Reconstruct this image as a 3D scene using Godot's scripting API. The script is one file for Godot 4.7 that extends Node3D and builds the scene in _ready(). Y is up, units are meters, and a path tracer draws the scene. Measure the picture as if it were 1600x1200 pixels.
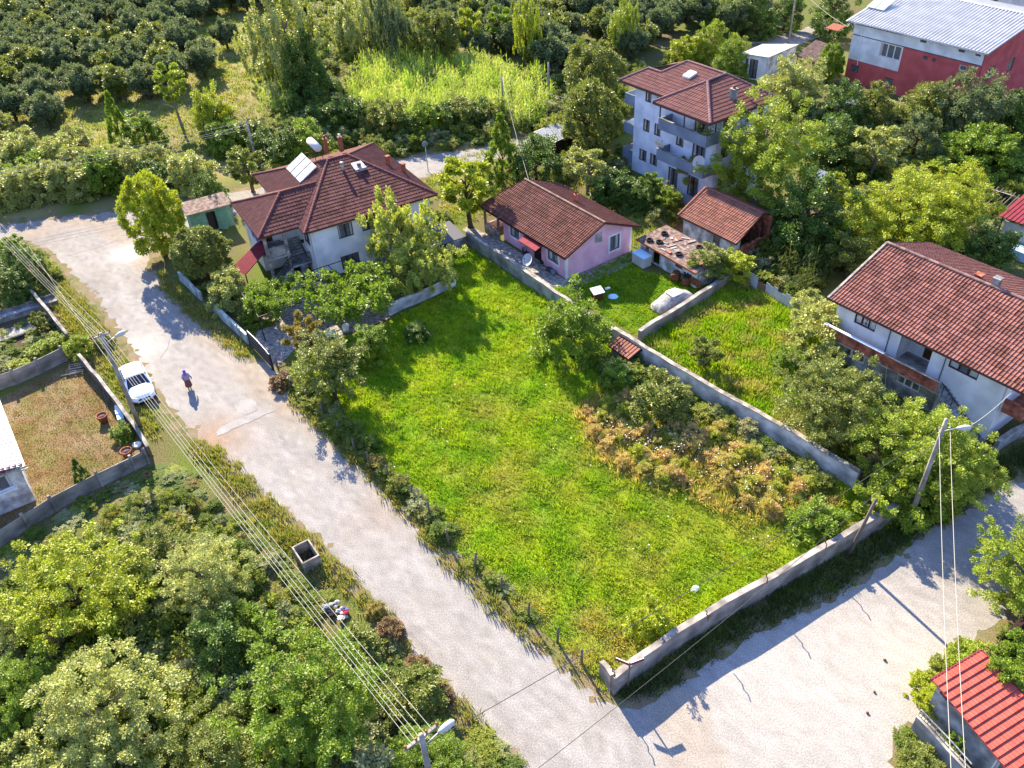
extends Node3D
# A village seen from a drone: a street, a green plot, houses, orchards. Units are metres, y is up.
var M := {}
var T := {}
var used := {}
var crowns := {}
var trunks := []
var rng := RandomNumberGenerator.new()
var soft := FastNoiseLite.new()
const UPV := Vector3.UP


func _ready() -> void:
	rng.seed = 11
	soft.seed = 5
	soft.frequency = 0.12
	soft.fractal_octaves = 4
	view_and_light()
	make_materials()
	make_plants()
	lay_ground()
	walls_and_fences()
	build_houses()
	power_lines()
	small_things()
	plant_trees()
	grow_ground_cover()


func view_and_light() -> void:
	var cam := Camera3D.new()
	cam.name = "camera"
	cam.fov = 49.0
	cam.near = 0.5
	cam.far = 6000.0
	cam.transform = Transform3D(Basis(Vector3(0.998441, -0.043747, 0.034673), Vector3(0.055822, 0.782471, -0.620179), Vector3(-0.000000, 0.621148, 0.783693)), Vector3(0, 38, 0))
	add_child(cam)
	cam.current = true
	var env := Environment.new()
	env.background_mode = Environment.BG_SKY
	var sky := Sky.new()
	var ps := ProceduralSkyMaterial.new()
	ps.sky_top_color = Color(0.47, 0.60, 0.87)
	ps.sky_horizon_color = Color(0.80, 0.85, 0.92)
	ps.sky_curve = 0.16
	ps.ground_bottom_color = Color(0.30, 0.32, 0.22)
	ps.ground_horizon_color = Color(0.55, 0.62, 0.66)
	ps.sun_angle_max = 20.0
	sky.sky_material = ps
	env.sky = sky
	env.background_energy_multiplier = 0.58
	env.tonemap_mode = Environment.TONE_MAPPER_LINEAR
	env.tonemap_exposure = 3.65
	env.sdfgi_enabled = true
	env.ssao_enabled = true
	env.ssil_enabled = true
	var we := WorldEnvironment.new()
	we.name = "environment"
	we.environment = env
	add_child(we)
	var sun := DirectionalLight3D.new()
	sun.name = "sun"
	sun.light_energy = 1.6
	sun.light_color = Color(1.0, 0.938, 0.825)
	sun.light_angular_distance = 0.5
	sun.shadow_enabled = true
	var az := deg_to_rad(66.3)
	var el := deg_to_rad(30.0)
	var to := Vector3(cos(az) * cos(el), -sin(el), sin(az) * cos(el))
	sun.basis = Basis.looking_at(to, UPV)
	add_child(sun)


# ---------------------------------------------------------------- names and nodes
func numbered(called: String) -> String:
	var n: int = used.get(called, 0)
	used[called] = n + 1
	return called if n == 0 else "%s_%03d" % [called, n]


func tag(o: Node, label: String, category := "", group := "", kind := "") -> Node:
	if label:
		o.set_meta("label", label)
	if category:
		o.set_meta("category", category)
	if group:
		o.set_meta("group", group)
	if kind:
		o.set_meta("kind", kind)
	return o


func thing(called: String, label: String, category: String, at: Vector3, turn := 0.0, group := "") -> Node3D:
	var o := Node3D.new()
	o.name = numbered(called)
	o.position = at
	o.rotation.y = deg_to_rad(turn)
	tag(o, label, category, group)
	add_child(o)
	return o


func fresh(smooth := false) -> SurfaceTool:
	var st := SurfaceTool.new()
	st.begin(Mesh.PRIMITIVE_TRIANGLES)
	st.set_smooth_group(0 if smooth else -1)
	st.set_color(Color.WHITE)
	return st


func put(called: String, mesh: Mesh, m: Material, parent: Node = null) -> MeshInstance3D:
	var o := MeshInstance3D.new()
	o.mesh = mesh
	o.material_override = m
	if parent == null:
		o.name = numbered(called)
		add_child(o)
	else:
		o.name = called
		parent.add_child(o, true)
	return o


func obj(called: String, st: SurfaceTool, m: Material, parent: Node = null) -> MeshInstance3D:
	st.generate_normals()
	return put(called, st.commit(), m, parent)


func many(called: String, st: SurfaceTool, m: Material, parent: Node) -> MeshInstance3D:
	var o := obj(called, st, m, parent)
	o.set_meta("kind", "stuff")
	return o


func dup(o: Node3D, at: Vector3, turn: float, label := "") -> Node3D:
	var c: Node3D = o.duplicate()
	c.name = numbered(String(o.name).rstrip("0123456789").rstrip("_"))
	c.position = at
	c.rotation.y = deg_to_rad(turn)
	if label:
		c.set_meta("label", label)
	add_child(c)
	return c


# ---------------------------------------------------------------- shapes (corners counter-clockwise from outside)
func quad(st: SurfaceTool, a: Vector3, b: Vector3, c: Vector3, d: Vector3) -> void:
	for v in [a, c, b, a, d, c]:
		st.add_vertex(v)


func tri(st: SurfaceTool, a: Vector3, b: Vector3, c: Vector3) -> void:
	for v in [a, c, b]:
		st.add_vertex(v)


func hexa(st: SurfaceTool, b: Array, t: Array) -> void:   # bottom and top rings of four, counter-clockwise from above
	quad(st, t[0], t[1], t[2], t[3])
	quad(st, b[3], b[2], b[1], b[0])
	for i in 4:
		var j := (i + 1) % 4
		quad(st, b[i], b[j], t[j], t[i])


func box(st: SurfaceTool, lo: Vector3, hi: Vector3) -> void:
	var b := [Vector3(lo.x, lo.y, hi.z), Vector3(hi.x, lo.y, hi.z), Vector3(hi.x, lo.y, lo.z), Vector3(lo.x, lo.y, lo.z)]
	var t := []
	for v in b:
		t.append(Vector3(v.x, hi.y, v.z))
	hexa(st, b, t)


func bar(st: SurfaceTool, a: Vector3, b: Vector3, w: float, h: float, up := Vector3.UP) -> void:   # a rectangular beam from a to b
	var d := (b - a).normalized()
	var s := d.cross(up)
	if s.length() < 0.01:
		s = d.cross(Vector3.RIGHT)
	s = s.normalized() * w * 0.5
	var u := s.cross(d).normalized() * h * 0.5
	hexa(st, [a - s - u, a + s - u, b + s - u, b - s - u], [a - s + u, a + s + u, b + s + u, b - s + u])


func tube(st: SurfaceTool, pts: Array, radii: Array, sides := 8, caps := true) -> void:
	var rings := []
	var n := pts.size()
	var side := Vector3.ZERO
	for i in n:
		var d: Vector3 = (pts[mini(i + 1, n - 1)] - pts[maxi(i - 1, 0)]).normalized()
		if side == Vector3.ZERO:
			side = d.cross(Vector3.RIGHT if absf(d.x) < 0.8 else Vector3.FORWARD).normalized()
		side = (side - d * side.dot(d)).normalized()
		var o := d.cross(side)
		var ring := []
		for k in sides:
			var a := TAU * k / sides
			ring.append(pts[i] + (side * cos(a) + o * sin(a)) * float(radii[mini(i, radii.size() - 1)]))
		rings.append(ring)
	for i in n - 1:
		for k in sides:
			var l := (k + 1) % sides
			quad(st, rings[i][k], rings[i][l], rings[i + 1][l], rings[i + 1][k])
	if caps:
		for k in range(1, sides - 1):
			tri(st, rings[n - 1][0], rings[n - 1][k], rings[n - 1][k + 1])
			tri(st, rings[0][0], rings[0][k + 1], rings[0][k])


func lathe(st: SurfaceTool, at: Vector3, profile: Array, sides := 16) -> void:   # profile of (radius, height), from the bottom up
	for i in profile.size() - 1:
		var p: Vector2 = profile[i]
		var q: Vector2 = profile[i + 1]
		for k in sides:
			var a := TAU * k / sides
			var b := TAU * (k + 1) / sides
			var e := Vector3(cos(a), 0, -sin(a))
			var f := Vector3(cos(b), 0, -sin(b))
			quad(st, at + e * p.x + UPV * p.y, at + f * p.x + UPV * p.y, at + f * q.x + UPV * q.y, at + e * q.x + UPV * q.y)


func ball(st: SurfaceTool, at: Vector3, r: Vector3, n := 8) -> void:
	for i in n:
		for k in n * 2:
			var c := []
			for ik in [[i, k], [i, k + 1], [i + 1, k + 1], [i + 1, k]]:
				var th: float = PI * ik[0] / n - PI / 2
				var ph: float = -TAU * ik[1] / (n * 2)
				c.append(at + Vector3(cos(th) * cos(ph), sin(th), cos(th) * sin(ph)) * r)
			quad(st, c[0], c[1], c[2], c[3])


# ---------------------------------------------------------------- materials
func noise_image(kind: int, freq: float, octaves: int, low: float, seed_: int, size := 256, contrast := 1.0) -> ImageTexture:
	var n := FastNoiseLite.new()
	n.noise_type = kind
	n.seed = seed_
	n.frequency = freq
	n.fractal_octaves = octaves
	if kind == FastNoiseLite.TYPE_CELLULAR:
		n.cellular_return_type = FastNoiseLite.RETURN_CELL_VALUE
	var im := n.get_seamless_image(size, size)
	im.convert(Image.FORMAT_RGB8)
	for y in size:
		for x in size:
			var v := clampf((im.get_pixel(x, y).r - 0.5) * contrast + 0.5, 0.0, 1.0)
			v = lerpf(low, 1.0, v)
			im.set_pixel(x, y, Color(v, v, v))
	return ImageTexture.create_from_image(im)


func mat(id: String, c: Color, rough := 0.85, tex := "", scale_ := 1.0, bump := 0.0, metal := 0.0, world := false) -> StandardMaterial3D:
	var m := StandardMaterial3D.new()
	m.resource_name = id
	m.albedo_color = c.linear_to_srgb()
	m.roughness = rough
	m.metallic = metal
	m.vertex_color_use_as_albedo = true
	m.metallic_specular = 0.5 if rough < 0.45 else 0.22
	if tex:
		m.albedo_texture = T[tex]
		m.uv1_triplanar = true
		m.uv1_world_triplanar = world
		m.uv1_scale = Vector3.ONE * scale_
		if bump > 0.0:
			m.heightmap_enabled = true
			m.heightmap_texture = T[tex]
			m.heightmap_scale = bump
	M[id] = m
	return m


func leafmat(id: String, c: Color, through := 0.72) -> void:
	var m := mat(id, c, 0.48)
	m.metallic_specular = 0.42
	m.backlight_enabled = true
	m.backlight = Color(through, through, through * 0.62).linear_to_srgb()
	m.cull_mode = BaseMaterial3D.CULL_DISABLED


func make_materials() -> void:
	T.fine = noise_image(FastNoiseLite.TYPE_SIMPLEX_SMOOTH, 0.09, 4, 0.55, 3)
	T.stain = noise_image(FastNoiseLite.TYPE_SIMPLEX_SMOOTH, 0.014, 5, 0.62, 4, 512, 1.5)
	T.gravel = noise_image(FastNoiseLite.TYPE_SIMPLEX_SMOOTH, 0.10, 5, 0.80, 5, 512, 1.6)
	T.print = noise_image(FastNoiseLite.TYPE_CELLULAR, 0.11, 2, 0.5, 5, 128)
	T.soil = noise_image(FastNoiseLite.TYPE_SIMPLEX_SMOOTH, 0.05, 6, 0.6, 6, 512, 1.4)
	T.wall = noise_image(FastNoiseLite.TYPE_SIMPLEX_SMOOTH, 0.010, 5, 0.86, 8, 512, 1.4)
	T.worn = noise_image(FastNoiseLite.TYPE_SIMPLEX_SMOOTH, 0.012, 6, 0.62, 9, 512, 1.6)
	T.dirty = noise_image(FastNoiseLite.TYPE_SIMPLEX_SMOOTH, 0.02, 5, 0.3, 7, 512, 2.2)
	mat("ground", Color.WHITE, 0.95, "soil", 0.3, 1.2, 0.0, true)
	mat("road", Color.WHITE, 0.92, "gravel", 0.19, 0.15, 0.0, true)
	mat("verge", Color.WHITE, 0.95, "soil", 0.5, 1.0, 0.0, true)
	mat("paving", Color(0.42, 0.39, 0.36), 0.85, "stain", 0.3, 0.2)
	mat("concrete", Color(0.40, 0.37, 0.33), 0.9, "worn", 0.13)
	mat("old_concrete", Color(0.44, 0.39, 0.34), 0.92, "worn", 0.13)
	mat("white_plaster", Color(0.86, 0.86, 0.86), 0.88, "wall", 0.09)
	mat("old_white", Color(0.76, 0.76, 0.75), 0.9, "worn", 0.13)
	mat("pink_plaster", Color(0.84, 0.49, 0.60), 0.88, "wall", 0.09)
	mat("red_plaster", Color(0.60, 0.125, 0.125), 0.9, "wall", 0.09)
	mat("blue_plaster", Color(0.72, 0.79, 0.92), 0.88, "wall", 0.09)
	mat("slate_paint", Color(0.21, 0.27, 0.36), 0.8, "wall", 0.09)
	mat("grey_render", Color(0.44, 0.45, 0.44), 0.92, "worn", 0.13)
	mat("teal_paint", Color(0.52, 0.62, 0.60), 0.9, "worn", 0.13)
	mat("teal_metal", Color(0.16, 0.34, 0.27), 0.8, "wall", 0.3)
	mat("brick", Color(0.55, 0.19, 0.12), 0.9, "worn", 0.2)
	mat("mortar", Color(0.45, 0.40, 0.34), 0.95, "worn", 0.2)
	mat("tile", Color.WHITE, 0.85, "fine", 1.3, 0.1)
	mat("roof_deck", Color(0.10, 0.05, 0.04), 0.9)
	mat("dark_wood", Color(0.07, 0.04, 0.03), 0.7, "fine", 2.0, 0.2)
	mat("door_wood", Color(0.16, 0.07, 0.03), 0.6, "fine", 2.0, 0.1)
	mat("weathered_wood", Color(0.26, 0.22, 0.18), 0.9, "fine", 2.0, 0.4)
	mat("brown_frame", Color(0.055, 0.028, 0.02), 0.5)
	mat("grey_frame", Color(0.10, 0.10, 0.11), 0.5)
	mat("white_pvc", Color(0.82, 0.82, 0.80), 0.4)
	mat("fascia", Color(0.10, 0.05, 0.05), 0.6)
	mat("white_metal", Color(0.60, 0.60, 0.585), 0.6, "wall", 0.1)
	mat("red_metal", Color(0.55, 0.115, 0.085), 0.7, "wall", 0.3)
	mat("maroon_metal", Color(0.27, 0.045, 0.06), 0.8, "wall", 0.4)
	mat("brown_metal", Color(0.27, 0.19, 0.16), 0.85, "worn", 0.3)
	mat("rust", Color(0.30, 0.14, 0.07), 0.85, "dirty", 0.8, 0.2)
	mat("steel", Color(0.62, 0.63, 0.64), 0.35, "", 1.0, 0.0, 0.8)
	mat("galvanised", Color(0.55, 0.58, 0.60), 0.5, "stain", 0.5, 0.0, 0.5)
	mat("iron", Color(0.03, 0.03, 0.032), 0.6)
	mat("rubber", Color(0.018, 0.018, 0.018), 0.85)
	mat("wire", Color(0.42, 0.40, 0.34), 0.8)
	mat("dark_wire", Color(0.06, 0.06, 0.06), 0.7)
	mat("ceramic", Color(0.35, 0.12, 0.07), 0.3)
	mat("clay", Color(0.44, 0.16, 0.09), 0.85, "stain", 1.0)
	mat("curtain", Color(0.72, 0.72, 0.70), 0.9)
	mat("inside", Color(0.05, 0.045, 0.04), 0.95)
	mat("car_paint", Color(0.86, 0.87, 0.88), 0.22)
	M.car_paint.clearcoat_enabled = true
	M.car_paint.clearcoat = 1.0
	M.car_paint.clearcoat_roughness = 0.05
	mat("car_glass", Color(0.012, 0.018, 0.03), 0.06)
	mat("chrome", Color(0.8, 0.8, 0.8), 0.15, "", 1.0, 0.0, 1.0)
	mat("lens", Color(0.65, 0.68, 0.70), 0.1)
	mat("collector", Color(0.42, 0.50, 0.55), 0.12)
	M.collector.metallic_specular = 1.0
	mat("bark", Color(0.14, 0.10, 0.07), 0.95, "fine", 1.5, 0.6)
	mat("pale_bark", Color(0.36, 0.31, 0.26), 0.95, "fine", 1.5, 0.4)
	mat("cloth", Color.WHITE, 0.95)
	mat("flower", Color(0.85, 0.83, 0.78), 0.8)
	mat("skin", Color(0.45, 0.25, 0.17), 0.6)
	mat("sheet_cover", Color(0.50, 0.48, 0.45), 0.85, "worn", 0.4)
	mat("light_blue", Color(0.45, 0.66, 0.78), 0.6)
	mat("plain", Color.WHITE, 0.8, "fine", 1.0)
	var g := mat("glass", Color(0.5, 0.55, 0.6), 0.04)
	g.albedo_color.a = 0.22
	g.transparency = BaseMaterial3D.TRANSPARENCY_ALPHA
	leafmat("leaf_green", Color(0.207, 0.310, 0.027))
	leafmat("leaf_dark", Color(0.114, 0.195, 0.030), 0.6)
	leafmat("leaf_yellow", Color(0.368, 0.429, 0.025))
	leafmat("leaf_pale", Color(0.409, 0.442, 0.118), 0.6)
	leafmat("leaf_olive", Color(0.215, 0.255, 0.050), 0.7)
	leafmat("leaf_hazel", Color(0.175, 0.225, 0.100), 0.6)
	leafmat("leaf_bright", Color(0.309, 0.392, 0.036))
	leafmat("leaf_ash", Color(0.431, 0.481, 0.099))
	leafmat("leaf_rust", Color(0.33, 0.27, 0.06), 0.7)
	leafmat("leaf_brown", Color(0.27, 0.17, 0.08), 0.6)
	M.leaf_hazel.metallic_specular = 0.2
	M.leaf_hazel.roughness = 0.6
	leafmat("blade", Color.WHITE, 0.85)
	M.blade.roughness = 0.75

# ---------------------------------------------------------------- foliage: real leaf-sized faces gathered in clumps
class Leaves:
	var v := PackedVector3Array()
	var n := PackedVector3Array()
	var c := PackedColorArray()
	var i := PackedInt32Array()

	func leaf(p: Vector3, along: Vector3, face: Vector3, l: float, w: float, col: Color) -> void:
		var s := along.cross(face).normalized() * w * 0.5
		var f := s.cross(along).normalized()
		var k := v.size()
		v.append(p - along * l * 0.5)
		v.append(p + s - f * w * 0.12 + along * l * 0.05)
		v.append(p + along * l * 0.5 - f * l * 0.1)
		v.append(p - s - f * w * 0.12 + along * l * 0.05)
		for _k in 4:
			n.append(f)
			c.append(col)
		for x in [0, 2, 1, 0, 3, 2]:
			i.append(k + x)

	func blade(p: Vector3, lean: Vector3, h: float, w: float, turn: float, col: Color) -> void:
		var s := Vector3(cos(turn), 0, sin(turn)) * w * 0.5
		var tip := p + Vector3.UP * h + lean * h
		var mid := p + Vector3.UP * h * 0.6 + lean * h * 0.35
		var f := s.cross(tip - p).normalized()
		var k := v.size()
		for x in [p - s, p + s, mid + s * 0.8, mid - s * 0.8, tip]:
			v.append(x)
			n.append(f)
			c.append(col)
		for x in [0, 2, 1, 0, 3, 2, 3, 4, 2]:
			i.append(k + x)

	func mesh() -> ArrayMesh:
		var a := []
		a.resize(Mesh.ARRAY_MAX)
		a[Mesh.ARRAY_VERTEX] = v
		a[Mesh.ARRAY_NORMAL] = n
		a[Mesh.ARRAY_COLOR] = c
		a[Mesh.ARRAY_INDEX] = i
		var m := ArrayMesh.new()
		m.add_surface_from_arrays(Mesh.PRIMITIVE_TRIANGLES, a)
		return m


func any_way(r: RandomNumberGenerator) -> Vector3:
	var v := Vector3(r.randfn(), r.randfn(), r.randfn())
	return v.normalized() if v.length() > 0.001 else UPV


func tone(r: RandomNumberGenerator, spread: float, base := 1.0) -> Color:
	var k := base * (1.0 + r.randf_range(-spread, spread))
	var warm := r.randf_range(-0.14, 0.2)
	return Color(k * (1.0 + warm), k, k * (1.0 - warm * 0.8))


# A crown in a unit box: one metre across, one high, standing on y = 0; spread to size where it is planted.
func crown(kind: String, seed_: int, clumps: int, per: int, size: float, spread := 0.085) -> ArrayMesh:
	var r := RandomNumberGenerator.new()
	r.seed = seed_
	var bump := FastNoiseLite.new()
	bump.seed = seed_
	bump.frequency = 1.6
	var out := Leaves.new()
	for k in clumps:
		var d := any_way(r)
		var at: Vector3
		var stretch := Vector3.ONE
		var droop := 0.0
		if kind == "dome":
			d.y = absf(d.y) * 1.1 - 0.1
			d = d.normalized()
			var far := 0.5 * (0.72 + 0.65 * bump.get_noise_3dv(d) + 0.22 * r.randf())
			at = Vector3(d.x * far, maxf(d.y, 0.0) * far * 1.85 + 0.04, d.z * far)
		elif kind == "flat":
			var a := r.randf() * TAU
			var far := 0.48 * sqrt(r.randf()) * (1.0 + 0.3 * bump.get_noise_2d(cos(a), sin(a)))
			at = Vector3(cos(a) * far, 0.04 + 0.16 * r.randf(), sin(a) * far)
			d = UPV
		elif kind == "vase":   # stems fan out of one root, leaves along their upper parts
			var a := r.randf() * TAU
			var lean := sqrt(r.randf()) * 0.44
			var t := sqrt(r.randf_range(0.10, 1.0))
			at = Vector3(cos(a) * lean * t, t * (0.95 - lean * 0.75) , sin(a) * lean * t)
			d = (at - Vector3(0, 0.3, 0)).normalized()
			stretch = Vector3(0.9, 1.25, 0.9)
		elif kind == "loose":   # boughs with gaps between them
			var a := float(k % 13) * 2.4 + r.randf() * 0.5
			var rise := float((k * 7) % 13) / 13.0
			var t := sqrt(r.randf())
			at = Vector3(cos(a) * 0.44 * t * sin(PI * (0.12 + rise * 0.78)), 0.18 + rise * 0.72 + 0.12 * (t - 0.5), sin(a) * 0.44 * t * sin(PI * (0.12 + rise * 0.78)))
			d = Vector3(cos(a), 0.35, sin(a)).normalized()
		elif kind == "cone":
			var h := pow(r.randf(), 1.4)
			var a := r.randf() * TAU
			var far := 0.47 * (1.0 - h) * (0.75 + 0.35 * r.randf()) + 0.03
			at = Vector3(cos(a) * far, h * 0.95, sin(a) * far)
			d = Vector3(cos(a), 0.5, sin(a)).normalized()
		else:
			d.y = maxf(d.y, -0.75)
			d = d.normalized()
			var calm := 0.3 if kind == "dense" else 1.0
			var far := 0.5 * (lerpf(0.86, 0.70, calm) + 0.75 * calm * bump.get_noise_3dv(d) + 0.26 * calm * r.randf())
			if kind == "dense" and d.y > 0.0:
				far *= 1.0 - 0.28 * (1.0 - d.y) * d.y
			if k % 5 == 0:
				far *= 0.55
			at = Vector3(d.x * far, 0.5 + d.y * far, d.z * far)
			if kind == "feather":
				stretch = Vector3(0.75, 1.7, 0.75)
				droop = -0.7
			if kind == "weep":
				stretch = Vector3(0.7, 1.9, 0.7)
				droop = 0.9
		var base := 1.0 + r.randf_range(-0.22, 0.25)
		var reach := spread * r.randf_range(0.75, 1.35)
		for q in per:
			var off := any_way(r) * reach * pow(r.randf(), 0.45)
			var p := at + off * stretch
			if p.y < 0.0:
				p.y = -p.y * 0.3
			var along := (off.normalized() + d * 0.5 + any_way(r) * 0.8 - UPV * droop).normalized()
			var face := (UPV * 0.75 + d * 0.5 + any_way(r) * 0.75)
			var l := size * r.randf_range(0.7, 1.3)
			out.leaf(p, along, face, l, l * r.randf_range(0.42, 0.62), tone(r, 0.18, base))
	return out.mesh()


func trunk(seed_: int) -> Mesh:   # a tapered trunk and its limbs, one metre high, reaching half a metre out
	var r := RandomNumberGenerator.new()
	r.seed = seed_
	var st := fresh(true)
	var bend := Vector3(r.randf_range(-0.05, 0.05), 0, r.randf_range(-0.05, 0.05))
	tube(st, [Vector3.ZERO, UPV * 0.03, UPV * 0.3 + bend, UPV * 0.6 + bend * 1.6, UPV * 0.95 + bend], [0.062, 0.046, 0.038, 0.026, 0.008], 7)
	for k in 7:
		var a := k * 2.4 + r.randf()
		var h := 0.34 + k * 0.07
		var s := UPV * h + bend * 1.2
		var e := s + Vector3(cos(a) * r.randf_range(0.22, 0.36), r.randf_range(0.12, 0.3), sin(a) * r.randf_range(0.22, 0.36))
		tube(st, [s, s.lerp(e, 0.5) + UPV * 0.03, e], [0.02, 0.014, 0.005], 5)
	st.generate_normals()
	return st.commit()


func make_plants() -> void:
	crowns.broad = [crown("round", 1, 150, 90, 0.046), crown("round", 2, 140, 95, 0.047), crown("round", 3, 155, 88, 0.045)]
	crowns.fine = [crown("round", 11, 190, 105, 0.034, 0.07), crown("round", 12, 180, 110, 0.034, 0.072), crown("round", 13, 185, 108, 0.034, 0.07)]
	crowns.loose = [crown("loose", 21, 84, 100, 0.045, 0.07), crown("loose", 22, 88, 95, 0.045, 0.072)]
	crowns.weep = [crown("weep", 31, 150, 95, 0.038, 0.055), crown("weep", 32, 145, 95, 0.038, 0.06)]
	crowns.shrub = [crown("dome", 41, 120, 90, 0.050, 0.085), crown("dome", 42, 115, 95, 0.049, 0.085), crown("dome", 43, 125, 88, 0.050, 0.085)]
	crowns.full = [crown("dome", 46, 170, 95, 0.040, 0.075), crown("dome", 47, 165, 98, 0.040, 0.078), crown("dome", 48, 175, 92, 0.040, 0.074)]
	crowns.hazel = [crown("vase", 51, 130, 75, 0.056, 0.08), crown("vase", 52, 125, 78, 0.056, 0.085), crown("vase", 53, 135, 72, 0.056, 0.078)]
	crowns.feather = [crown("feather", 81, 150, 90, 0.040, 0.055)]
	crowns.dense = [crown("dense", 91, 230, 95, 0.036, 0.06), crown("dense", 92, 225, 98, 0.036, 0.06)]
	crowns.giant = [crown("round", 101, 400, 100, 0.0215, 0.048), crown("round", 102, 410, 98, 0.021, 0.046)]
	crowns.canopy = [crown("flat", 45, 120, 90, 0.036, 0.06)]
	crowns.conifer = [crown("cone", 61, 120, 80, 0.045, 0.055)]
	crowns.clump = [crown("dome", 71, 40, 42, 0.095, 0.13), crown("dome", 72, 42, 40, 0.095, 0.14)]
	trunks = [trunk(1), trunk(2), trunk(3)]


func plant(kind: String, tint: String, x: float, z: float, d: float, ch: float, th: float, label: String, category: String, group := "") -> void:
	var called: String = {"shrub": "shrub", "hazel": "hazel_bush", "conifer": "conifer_tree", "weep": "willow_tree", "canopy": "vine_canopy"}.get(kind, "leafy_tree")
	var o := thing(called, label, category, Vector3(x, 0, z), rng.randf() * 360.0, group)
	var set_: Array = crowns[kind]
	var c := put("foliage" if kind in ["shrub", "hazel"] else "crown", set_[rng.randi() % set_.size()], M["leaf_" + tint], o)
	c.position.y = th
	var k := rng.randf_range(0.93, 1.07)
	c.scale = Vector3(d * k, d if kind == "canopy" else ch, d / k)
	if not kind in ["shrub", "canopy"]:
		var t := put("stems" if kind == "hazel" else "trunk", trunks[rng.randi() % 3], M.pale_bark if tint in ["pale", "bright"] else M.bark, o)
		var h := th + ch * 0.72
		t.scale = Vector3(d * 0.8, h, d * 0.8) if kind != "conifer" else Vector3(d * 0.4, h, d * 0.4)


# ---------------------------------------------------------------- ground cover nobody could count
func inside(p: Vector2, poly: PackedVector2Array) -> bool:
	return Geometry2D.is_point_in_polygon(p, poly)


func spots(poly: Array, per_m2: float) -> PackedVector2Array:
	var out := PackedVector2Array()
	var pp := PackedVector2Array(poly)
	var lo: Vector2 = poly[0]
	var hi: Vector2 = poly[0]
	for v in poly:
		lo = lo.min(v)
		hi = hi.max(v)
	var n := int((hi.x - lo.x) * (hi.y - lo.y) * per_m2)
	for k in n:
		var p := Vector2(rng.randf_range(lo.x, hi.x), rng.randf_range(lo.y, hi.y))
		if inside(p, pp):
			out.append(p)
	return out


func scatter(called: String, label: String, category: String, mesh: Mesh, m: Material, places: PackedVector2Array, size: Callable, color: Callable) -> MultiMeshInstance3D:
	var mm := MultiMesh.new()
	mm.transform_format = MultiMesh.TRANSFORM_3D
	mm.use_colors = true
	mm.mesh = mesh
	mm.instance_count = places.size()
	for k in places.size():
		var p := places[k]
		var s: Vector3 = size.call(p)
		var b := Basis(UPV, rng.randf() * TAU).scaled(s)
		mm.set_instance_transform(k, Transform3D(b, Vector3(p.x, 0.0, p.y)))
		mm.set_instance_color(k, color.call(p))
	var o := MultiMeshInstance3D.new()
	o.multimesh = mm
	o.material_override = m
	o.name = numbered(called)
	tag(o, label, category, "", "stuff")
	add_child(o)
	return o


func tuft(seed_: int, blades: int, h: float, w: float, lean: float, reach: float) -> ArrayMesh:
	var r := RandomNumberGenerator.new()
	r.seed = seed_
	var out := Leaves.new()
	for k in blades:
		var a := r.randf() * TAU
		var far := sqrt(r.randf()) * reach
		var l := Vector3(cos(a), 0, sin(a)) * lean * r.randf_range(0.2, 1.0)
		out.blade(Vector3(cos(a) * far, 0, sin(a) * far), l, h * r.randf_range(0.55, 1.0), w, r.randf() * TAU, tone(r, 0.2))
	return out.mesh()


func corn_plant(seed_: int) -> ArrayMesh:
	var r := RandomNumberGenerator.new()
	r.seed = seed_
	var out := Leaves.new()
	for k in 11:
		var a := k * 2.5 + r.randf()
		var h := 0.25 + k * 0.075
		var d := Vector3(cos(a), 0, sin(a))
		out.leaf(UPV * h + d * 0.17 + UPV * 0.06, (d + UPV * 0.55).normalized(), UPV, 0.42, 0.075, tone(r, 0.15))
		out.leaf(UPV * (h + 0.06) + d * 0.45, (d - UPV * 0.7).normalized(), UPV, 0.36, 0.06, tone(r, 0.15))
	for k in 6:
		out.blade(UPV * 0.0, any_way(r) * 0.04, 1.12, 0.03, r.randf() * 6.0, Color(1.1, 1.0, 0.7))
	for k in 6:
		out.blade(UPV * 1.05, any_way(r) * 0.6, 0.2, 0.03, r.randf() * 6.0, Color(2.2, 1.5, 0.9))
	return out.mesh()

# ---------------------------------------------------------------- the ground, roads and lawns
var ROAD := []
var FIELD := []
var YARD := []
var STRIP := []
var DRY := []
var VEG := []
var COURT := []
var CORN := []
var BRAMBLE := []
var dry_spots := []
var street_line := []


func rough_edge(poly: Array, step: float, amp: float) -> PackedVector2Array:
	var out := PackedVector2Array()
	for k in poly.size():
		var a: Vector2 = poly[k]
		var b: Vector2 = poly[(k + 1) % poly.size()]
		var n := maxi(1, int(a.distance_to(b) / step))
		for q in n:
			var p := a.lerp(b, float(q) / n)
			var s := Vector2(soft.get_noise_2d(p.x * 9.0, p.y * 9.0), soft.get_noise_2d(p.x * 9.0 + 500.0, p.y * 9.0))
			var f := Vector2(soft.get_noise_2d(p.x * 30.0, p.y * 30.0), soft.get_noise_2d(p.x * 30.0, p.y * 30.0 + 300.0))
			out.append(p + (s + f * 0.5) * amp * 2.0)
	return out


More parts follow.
